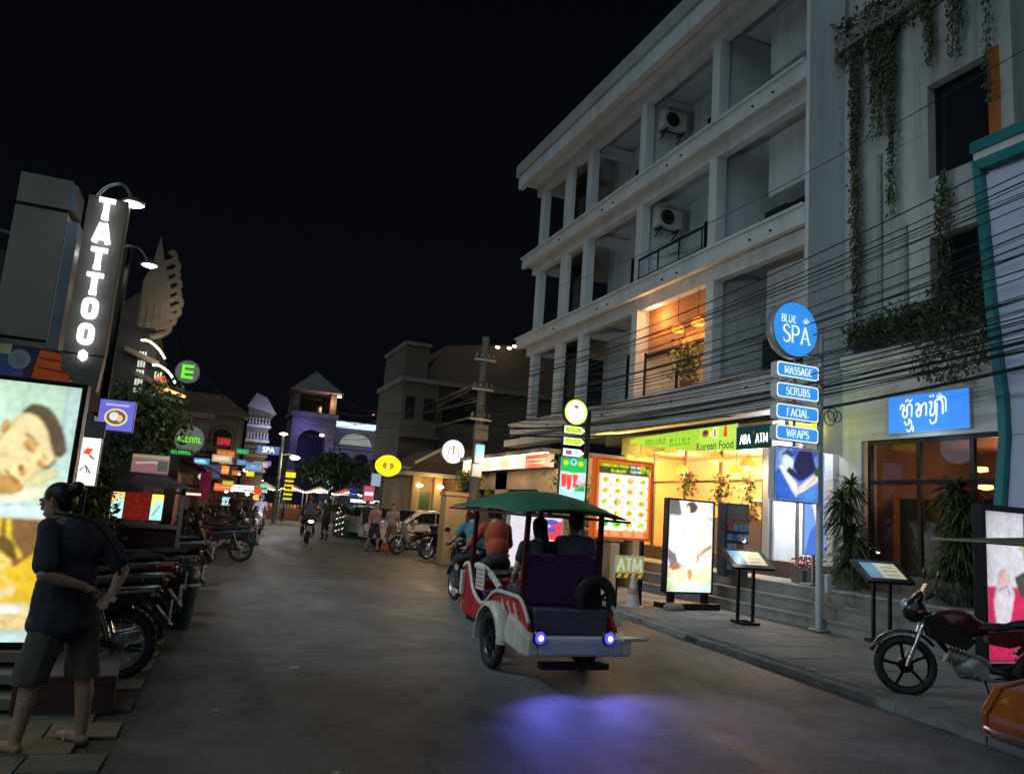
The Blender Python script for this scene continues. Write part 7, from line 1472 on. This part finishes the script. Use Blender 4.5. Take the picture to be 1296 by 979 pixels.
# ------------------------------------------------------------------ people
M_skin = mt('skin', (.46, .27, .20), .55, var=.10, scale=12); M_hair = mt('hair', (.012, .01, .01), .45, var=.2, streak=.2)
def cut(o, z):
    if z:
        bm = bmesh.new(); bm.from_mesh(o.data); bmesh.ops.bisect_plane(bm, geom=bm.verts[:]+bm.edges[:]+bm.faces[:], plane_co=(0, 0, z), plane_no=(0, .06, 1), clear_inner=True); bm.to_mesh(o.data); bm.free()
        so = o.modifiers.new('s', 'SOLIDIFY'); so.thickness = .006
    return o
def fold(o, amt):
    # loose cloth folds running mostly up and down
    from mathutils import noise
    me = o.data
    for v in me.vertices:
        p = v.co; q = Vector((p.x*9, p.y*9, p.z*3.2)); k = noise.noise(q)+.5*noise.noise(q*2.1+Vector((3, 1, 7)))
        v.co = p+v.normal*(k*amt)
    return o
def person(label, loc, rz=0, s=1., J=None, top=(.02, .02, .03), bottom=(.04, .04, .05), vox=.016, long_top=.0, sleeve=.5, shorts=True, hair='short', helmet=None, shoes='shoe', legs=True, loose=1.0, name='person', group=None, skirt=0, face=True, fingers=True, sleeve_r=.060, folds=.008, hem=0, shorts_hem=0):
    t = thing(name, label, 'person', loc, rz, group)
    D = dict(hipL=(-.085, 0, .82), hipR=(.085, 0, .82), kneeL=(-.10, .02, .44), kneeR=(.10, .02, .44), ankL=(-.11, -.02, .08), ankR=(.11, -.02, .08),
             shL=(-.165, 0, 1.30), shR=(.165, 0, 1.30), elL=(-.22, -.03, 1.03), elR=(.22, -.03, 1.03), wrL=(-.23, .06, .80), wrR=(.23, .06, .80), haL=(-.23, .09, .72), haR=(.23, .09, .72),
             chest=(0, 0, 1.20), waist=(0, 0, 1.0), pelvis=(0, 0, .86), neck=(0, -.005, 1.35), head=(0, .015, 1.49), look=(0, 1, -.05), toeL=(-.12, .12, .03), toeR=(.12, .12, .03))
    D.update(J or {}); V3 = {k: Vector(v)*s for k, v in D.items()}
    lk = Vector(D['look']).normalized(); side = lk.cross(Vector((0, 0, 1))).normalized(); upv = side.cross(lk)
    HMx = Matrix((side, lk, upv)).transposed(); hd = V3['head']
    def hp_(x, y, z): return hd+HMx @ Vector((x, y, z))*s
    pr = [('e', V3['pelvis'], (.15*s, .105*s, .12*s)), ('e', V3['waist'], (.13*s, .095*s, .15*s)), ('e', V3['chest'], (.155*s, .10*s, .17*s)), ('c', [(V3['shL'], .055*s), (V3['neck']-Vector((0, 0, .03*s)), .06*s), (V3['shR'], .055*s)]),
          ('c', [(V3['neck']-Vector((0, 0, .03*s)), .052*s), (hd-Vector((0, 0, .05*s)), .048*s)])]
    for L in 'LR':
        pr.append(('c', [(V3['hip'+L], .085*s), (V3['hip'+L].lerp(V3['knee'+L], .5), .075*s), (V3['knee'+L], .052*s), (V3['knee'+L].lerp(V3['ank'+L], .35)+Vector((0, -.015*s, 0)), .055*s), (V3['ank'+L], .034*s)]))
        heel = V3['ank'+L]+Vector((0, -.02, -.035))*s
        pr.append(('c', [(heel, .032*s), (V3['ank'+L].lerp(V3['toe'+L], .5)-Vector((0, 0, .01)), .033*s), (V3['toe'+L], .026*s)]))
        pr.append(('c', [(V3['sh'+L], .05*s), (V3['sh'+L].lerp(V3['el'+L], .5), .045*s), (V3['el'+L], .036*s), (V3['el'+L].lerp(V3['wr'+L], .4), .037*s), (V3['wr'+L], .025*s)]))
        w, h = V3['wr'+L], V3['ha'+L]; d = (h-w).normalized(); sd = d.cross(Vector((0, 0, 1)) if abs(d.z) < .8 else Vector((0, 1, 0))).normalized(); n = sd.cross(d)
        pm = w+d*.045*s; pr.append(('c', [(w, .024*s), (pm-sd*.012*s, .022*s)])); pr.append(('c', [(w, .022*s), (pm+sd*.015*s, .021*s)])); pr.append(('c', [(pm-sd*.02*s, .018*s), (pm+sd*.022*s, .018*s)]))
        if fingers:
            for k, (off, ln) in enumerate([(-.03, .065), (-.01, .078), (.012, .072), (.032, .055)]):
                a = pm+sd*off*s+d*.015*s; b = a+d*ln*.55*s+n*.006*s; c_ = b+(d*.6-n*.8).normalized()*ln*.45*s; pr.append(('c', [(a, .0095*s), (b, .009*s), (c_, .0075*s)]))
            a = w+d*.02*s-sd*.022*s; pr.append(('c', [(a, .012*s), (a-sd*.03*s+d*.025*s, .010*s), (a-sd*.035*s+d*.055*s, .008*s)]))
    pr += [('e', hp_(0, -.01, .02), (.074*s, .092*s, .098*s)), ('e', hp_(0, .03, -.045), (.055*s, .06*s, .06*s)), ('c', [(hp_(0, .06, -.085), .022*s), (hp_(0, .062, -.075), .024*s)]), ('c', [(hp_(0, .085, .02), .010*s), (hp_(0, .098, -.016), .012*s)]), ('c', [(hp_(-.022, .084, -.055), .009*s), (hp_(.022, .084, -.055), .009*s)]), ('c', [(hp_(-.04, .078, .035), .012*s), (hp_(.04, .078, .035), .012*s)])]
    for e in (-1, 1): pr.append(('c', [(hp_(e*.076, -.01, -.02), .011*s), (hp_(e*.082, -.015, .015), .014*s)]))
    body = blob('body', pr, vox*.6 if fingers else vox, M_skin, t, relax=2)
    eye = MB()
    if face:
        for e in (-1, 1): eye.ell(hp_(e*.030, .082, .012), .011*s, 8, 6, (.5, .5, .5)); eye.ell(hp_(e*.030, .090, .012), .006*s, 8, 6, (.02, .01, .01))
        for e in (-1, 1): eye.build('eyes', M_col, t, smooth=True) if e == 1 else None
    mtp = mt('cloth_%02d%02d%02d' % tuple(int(c*200) for c in top), top, .9, var=.18, scale=14, bump=.35, bscale=9); mbt = mt('cloth_%02d%02d%02d' % tuple(int(c*200) for c in bottom), bottom, .9, var=.18, scale=14, bump=.35, bscale=9)
    q = loose; pt = [('e', V3['chest'], (.175*s*q, .125*s*q, .19*s)), ('e', V3['waist'], (.165*s*q, .13*s*q, .17*s)), ('c', [(V3['shL'], .066*s), (V3['neck']-Vector((0, 0, .055*s)), .068*s), (V3['shR'], .066*s)])]
    if long_top:
        for f_ in (.15, .3, .45, .6, .75, .9, 1): pt.append(('e', V3['waist']-Vector((0, 0, long_top*s*f_)), ((.168+.02*f_)*s*q, (.135+.02*f_)*s*q, .10*s)))
    for L in 'LR':
        e = V3['sh'+L].lerp(V3['el'+L], min(1, sleeve)); ch = [(V3['sh'+L], .064*s), (e, sleeve_r*s)]
        if sleeve > 1: ch.append((V3['el'+L].lerp(V3['wr'+L], sleeve-1), .042*s))
        pt.append(('c', ch))
    cut(fold(blob('shirt', pt, vox, mtp, t, relax=4), folds), hem)
    pb = [('e', V3['pelvis'], (.165*s, .125*s, .12*s))]
    for L in 'LR':
        if shorts: pb.append(('c', [(V3['hip'+L], .10*s), (V3['knee'+L].lerp(V3['hip'+L], .12), .085*s)]))
        else: pb.append(('c', [(V3['hip'+L], .098*s), (V3['knee'+L], .068*s), (V3['ank'+L], .05*s)]))
    if shorts_hem:
        for L in 'LR': pb.append(('c', [(V3['hip'+L], .104*s), (V3['knee'+L]-Vector((0, 0, .03)), .098*s)]))
    cut(fold(blob('shorts' if shorts else 'trousers', pb, vox, mbt, t, relax=3), folds), shorts_hem)
    if helmet:
        blob('helmet', [('e', hp_(0, -.012, .045), (.118*s, .135*s, .115*s)), ('c', [(hp_(-.08, -.02, -.04), .035*s), (hp_(.08, -.02, -.04), .035*s)])], vox*.8, mt('helmet_%02d' % int(helmet[0]*99), helmet, .15, var=.05, spec=.7), t, relax=2)
        MB().ell(hp_(0, .05, .02), (.105*s, .085*s, .045*s), 14, 8).build('visor', M_glass, t, smooth=True)
    elif hair:
        ph = [('e', hp_(0, -.022, .04), (.084*s, .095*s, .088*s)), ('e', hp_(0, -.055, .0), (.076*s, .062*s, .08*s))]
        if hair == 'bun': ph += [('e', hp_(.0, -.135, .06), (.048*s, .045*s, .045*s)), ('c', [(hp_(0, -.07, .05), .04*s), (hp_(0, -.12, .06), .028*s)])]
        if hair == 'long': ph += [('c', [(hp_(0, -.05, .0), .075*s), (hp_(0, -.08, -.15), .085*s), (hp_(0, -.09, -.32), .07*s)])]
        blob('hair', ph, vox*.8, M_hair, t, relax=2)
    for L in 'LR':
        a, b = V3['ank'+L], V3['toe'+L]; d = Vector((b.x-a.x, b.y-a.y, 0)).normalized()
        z0 = min(a.z, b.z)
        if shoes == 'sandal':
            c0 = Vector((a.x, a.y, 0))-d*.05*s; pts = [c0+d*x*s+Vector((-d.y, d.x, 0))*w*s for x, w in ((0, -.03), (0, .03), (.12, .035), (.22, .042), (.255, 0), (.22, -.042), (.12, -.035))]
            o = MB().add([(p.x, p.y, .002) for p in pts]+[(p.x, p.y, .020) for p in pts], [tuple(range(7)), tuple(range(13, 6, -1))]+[(i, (i+1) % 7, (i+1) % 7+7, i+7) for i in range(7)]).build('sandal', mt('sandal_black', (.02, .02, .025), .6), t, bevel=.004)
            m2 = MB().tube(smooth_path([Vector((a.x, a.y, .02))+d*.09*s+Vector((-d.y, d.x, 0))*.04*s, Vector((a.x, a.y, .075))+d*.10*s, Vector((a.x, a.y, .02))+d*.09*s-Vector((-d.y, d.x, 0))*.04*s], 5), .010, 6).build('strap', mt('strap_pale', (.45, .42, .40), .6), o)
        else: blob('shoe', [('c', [(a-d*.01+Vector((0, 0, -.04*s)), .042*s), (a.lerp(b, .6)+Vector((0, 0, -.012)), .040*s), (b, .034*s)])], vox, mt('shoe_dark', (.03, .03, .03), .6), t)
    return t
# woman looking at the big picture box
t = person('woman in dark top and knee shorts, hair in a bun, hands clasped behind her', (-.625, 5.60, .0), 53, 1.0,
    dict(hipL=(-.09, .02, .82), hipR=(.09, -.02, .82), kneeL=(-.14, .07, .44), kneeR=(.14, -.05, .44), ankL=(-.16, .085, .075), ankR=(.16, -.085, .075), toeL=(-.20, .235, .035), toeR=(.17, .08, .035),
         shL=(-.19, .06, 1.31), shR=(.19, .05, 1.31), elL=(-.29, -.05, 1.05), elR=(.265, -.13, 1.06), wrL=(-.10, -.175, .985), wrR=(.10, -.21, .93), haL=(-.02, -.20, .945), haR=(.02, -.225, .87),
         neck=(-.01, .10, 1.365), head=(-.03, .19, 1.465), look=(-.30, 1, -.34), chest=(0, .05, 1.20), waist=(0, .04, 1.02), pelvis=(0, .01, .88)),
    top=(.040, .043, .062), bottom=(.11, .10, .088), vox=.012, long_top=.29, sleeve=.78, hair='bun', shoes='sandal', loose=1.13, sleeve_r=.072, folds=.018, hem=.63, shorts_hem=.405)
MB().tube(smooth_path([(-.11, .13, 1.40), (.02, -.04, 1.37), (.14, -.16, 1.18), (.20, -.17, .98)], 6), .012, 6).build('bag_strap', M_black, t, smooth=True)

# rickshaw passengers and driver
seat = dict(hipL=(-.09, 0, .80), hipR=(.09, 0, .80), kneeL=(-.11, .40, .82), kneeR=(.11, .40, .82), ankL=(-.11, .42, .50), ankR=(.11, .42, .50), toeL=(-.11, .55, .46), toeR=(.11, .55, .46), wrL=(-.17, .22, .92), wrR=(.17, .22, .92), haL=(-.13, .30, .88), haR=(.13, .30, .88), elL=(-.24, .02, 1.02), elR=(.24, .02, 1.02))
def drop(J, dz): return {k: (v[0], v[1], v[2]+dz) if k != 'look' else v for k, v in J.items()}
base = dict(shL=(-.165, 0, 1.30), shR=(.165, 0, 1.30), chest=(0, 0, 1.20), waist=(0, 0, 1.0), pelvis=(0, 0, .86), neck=(0, -.005, 1.35), head=(0, .015, 1.49))
person('passenger with long dark hair on the left of the rickshaw seat', (3.47, 7.66, -.02), 0, 1.0, {**base, **seat}, top=(.03, .03, .06), bottom=(.03, .03, .05), hair='long', fingers=False, face=False, shorts=False, vox=.02)
person('passenger with short hair and grey shirt on the right of the rickshaw seat', (3.90, 7.66, .0), 0, 1.04, {**base, **seat}, top=(.13, .13, .15), bottom=(.03, .03, .04), hair='short', fingers=False, face=False, shorts=False, vox=.02)
ride = dict(pelvis=(0, 0, .93), waist=(0, .03, 1.06), chest=(0, .10, 1.24), neck=(0, .17, 1.40), head=(0, .21, 1.53), look=(0, 1, -.1), shL=(-.17, .15, 1.34), shR=(.17, .15, 1.34), elL=(-.27, .30, 1.12), elR=(.27, .30, 1.12), wrL=(-.28, .50, 1.03), wrR=(.28, .50, 1.03), haL=(-.30, .58, 1.02), haR=(.30, .58, 1.02),
            hipL=(-.10, .02, .88), hipR=(.10, .02, .88), kneeL=(-.20, .36, .74), kneeR=(.20, .36, .74), ankL=(-.20, .18, .36), ankR=(.20, .18, .36), toeL=(-.21, .32, .30), toeR=(.21, .32, .30))
person('driver in a rust red shirt and black helmet towing the rickshaw', (TX+.34, TY+2.38, 0), 0, 1.04, ride, top=(.34, .055, .025), bottom=(.02, .02, .03), helmet=(.015, .015, .018), shorts=False, vox=.016, sleeve=1.5, fingers=True, face=False)
m = copy_tree(p1, label='dark motorcycle ridden ahead of the rickshaw by the teal shirted rider', loc=(4.62, 13.0, 0), rz=94); del m['group']
person('rider in a teal shirt and dark cap just ahead of the rickshaw driver', (4.62, 12.85, 0), 4, 1.0, ride, top=(.05, .17, .20), bottom=(.03, .03, .03), helmet=(.05, .015, .02), shorts=False, vox=.02, sleeve=.7, fingers=False, face=False)
m = copy_tree(p2, label='motorcycle ridden away up the middle of the road', loc=(4.05, 29.8, 0), rz=86); del m['group']
person('rider in a grey blue shirt riding away up the middle of the road', (4.05, 29.6, 0), -4, 1.05, ride, top=(.09, .10, .14), bottom=(.05, .04, .04), helmet=(.18, .05, .03), shorts=False, vox=.026, sleeve=.7, fingers=False, face=False)
o = MB().ell((4.02, 28.85, .82), (.10, .03, .05), 10, 6, c=(1, .6, .45)).build('tail_light', M_glow, m); o.parent = None; tag(o, 'glowing tail light of the motorcycle in the middle of the road', 'light')
walkA = dict(kneeL=(-.10, .14, .46), ankL=(-.10, .10, .10), toeL=(-.10, .24, .05), kneeR=(.10, -.04, .45), ankR=(.10, -.25, .10), toeR=(.10, -.14, .03))
person('pedestrian in a pale pink top and dark shorts, left of the far walking pair', (5.85, 26.6, 0), 205, 1.05, walkA, top=(.42, .24, .25), bottom=(.03, .03, .05), vox=.026, fingers=False, face=False)
person('pedestrian in a peach top and brown trousers, right of the far walking pair', (6.55, 27.0, 0), 160, 1.03, walkA, top=(.40, .30, .24), bottom=(.20, .13, .10), vox=.026, fingers=False, shorts=False, face=False)
person('man in dark clothes standing behind the lit trunk', (5.2, 33.0, 0), 30, 1.07, {}, top=(.03, .05, .04), bottom=(.02, .03, .03), vox=.03, fingers=False, shorts=False, face=False)
person('dark figure beside the green vendor stall', (6.75, 32.4, 0), 200, 1.07, {}, top=(.03, .03, .04), bottom=(.02, .02, .03), vox=.03, fingers=False, shorts=False, face=False)
# scooters with riders far left
m = copy_tree(p4, label='pale lilac lit scooter at the far end of the left row', loc=(2.6, 33.5, 0), rz=260); del m['group']
person('rider in white sitting on the lilac scooter at the far left', (2.6, 33.5, 0), 170, 1.0, ride, top=(.45, .42, .6), bottom=(.05, .04, .05), helmet=(.4, .38, .45), shorts=False, vox=.03, fingers=False, face=False)
lamp('head_light', 'POINT', (2.9, 32.6, 1.1), 14, (.9, .95, 1), size=.05)
random.seed(12)
for k, (x, y, l) in enumerate([(1.7, 37, 'person in dark clothes among the far left motorcycles'), (3.9, 52, 'distant figure before the left stalls'), (5.6, 54, 'distant figure left of the palm at the stalls'), (8.2, 55, 'distant figure right of the palm at the stalls'), (2.6, 44, 'distant figure under the yellow stacked sign')]):
    person(l, (x, y, 0), random.uniform(0, 360), 1.05, walkA if k % 2 else {}, top=[(.05, .05, .08), (.3, .1, .08), (.08, .2, .22), (.3, .3, .3), (.1, .1, .1)][k], bottom=(.04, .04, .05), vox=.045, fingers=False, shorts=False, face=False)
# small litter on the road and paving
random.seed(41)
for i, (x, y, s, l) in enumerate([(1.1, 7.9, .05, 'torn white paper scrap on the road right of the nearest left motorcycle'), (6.9, 7.35, .07, 'pale paper scrap near the right kerb below the menu stands'), (1.0, 4.9, .04, 'small pale leaf on the near road'), (2.4, 6.0, .03, 'tiny scrap on the middle of the near road'), (.35, 6.4, .035, 'dry leaf beside the left paving edge')]):
    mb = MB(); n = 7; ps = [(s*random.uniform(.6, 1.2)*math.cos(k*.9), s*random.uniform(.35, .6)*math.sin(k*.9), .004+random.uniform(0, .012)) for k in range(n)]
    mb.add([(0, 0, .012)]+ps, [(0, k+1, (k+1) % n+1) for k in range(n)]); o = mb.build('paper_scrap', mt('scrap_paper', (.55, .53, .48), .8, var=.2), loc=(x, y, .002+(.06 if i == 1 else 0)), fix=False); tag(o, l, 'litter')
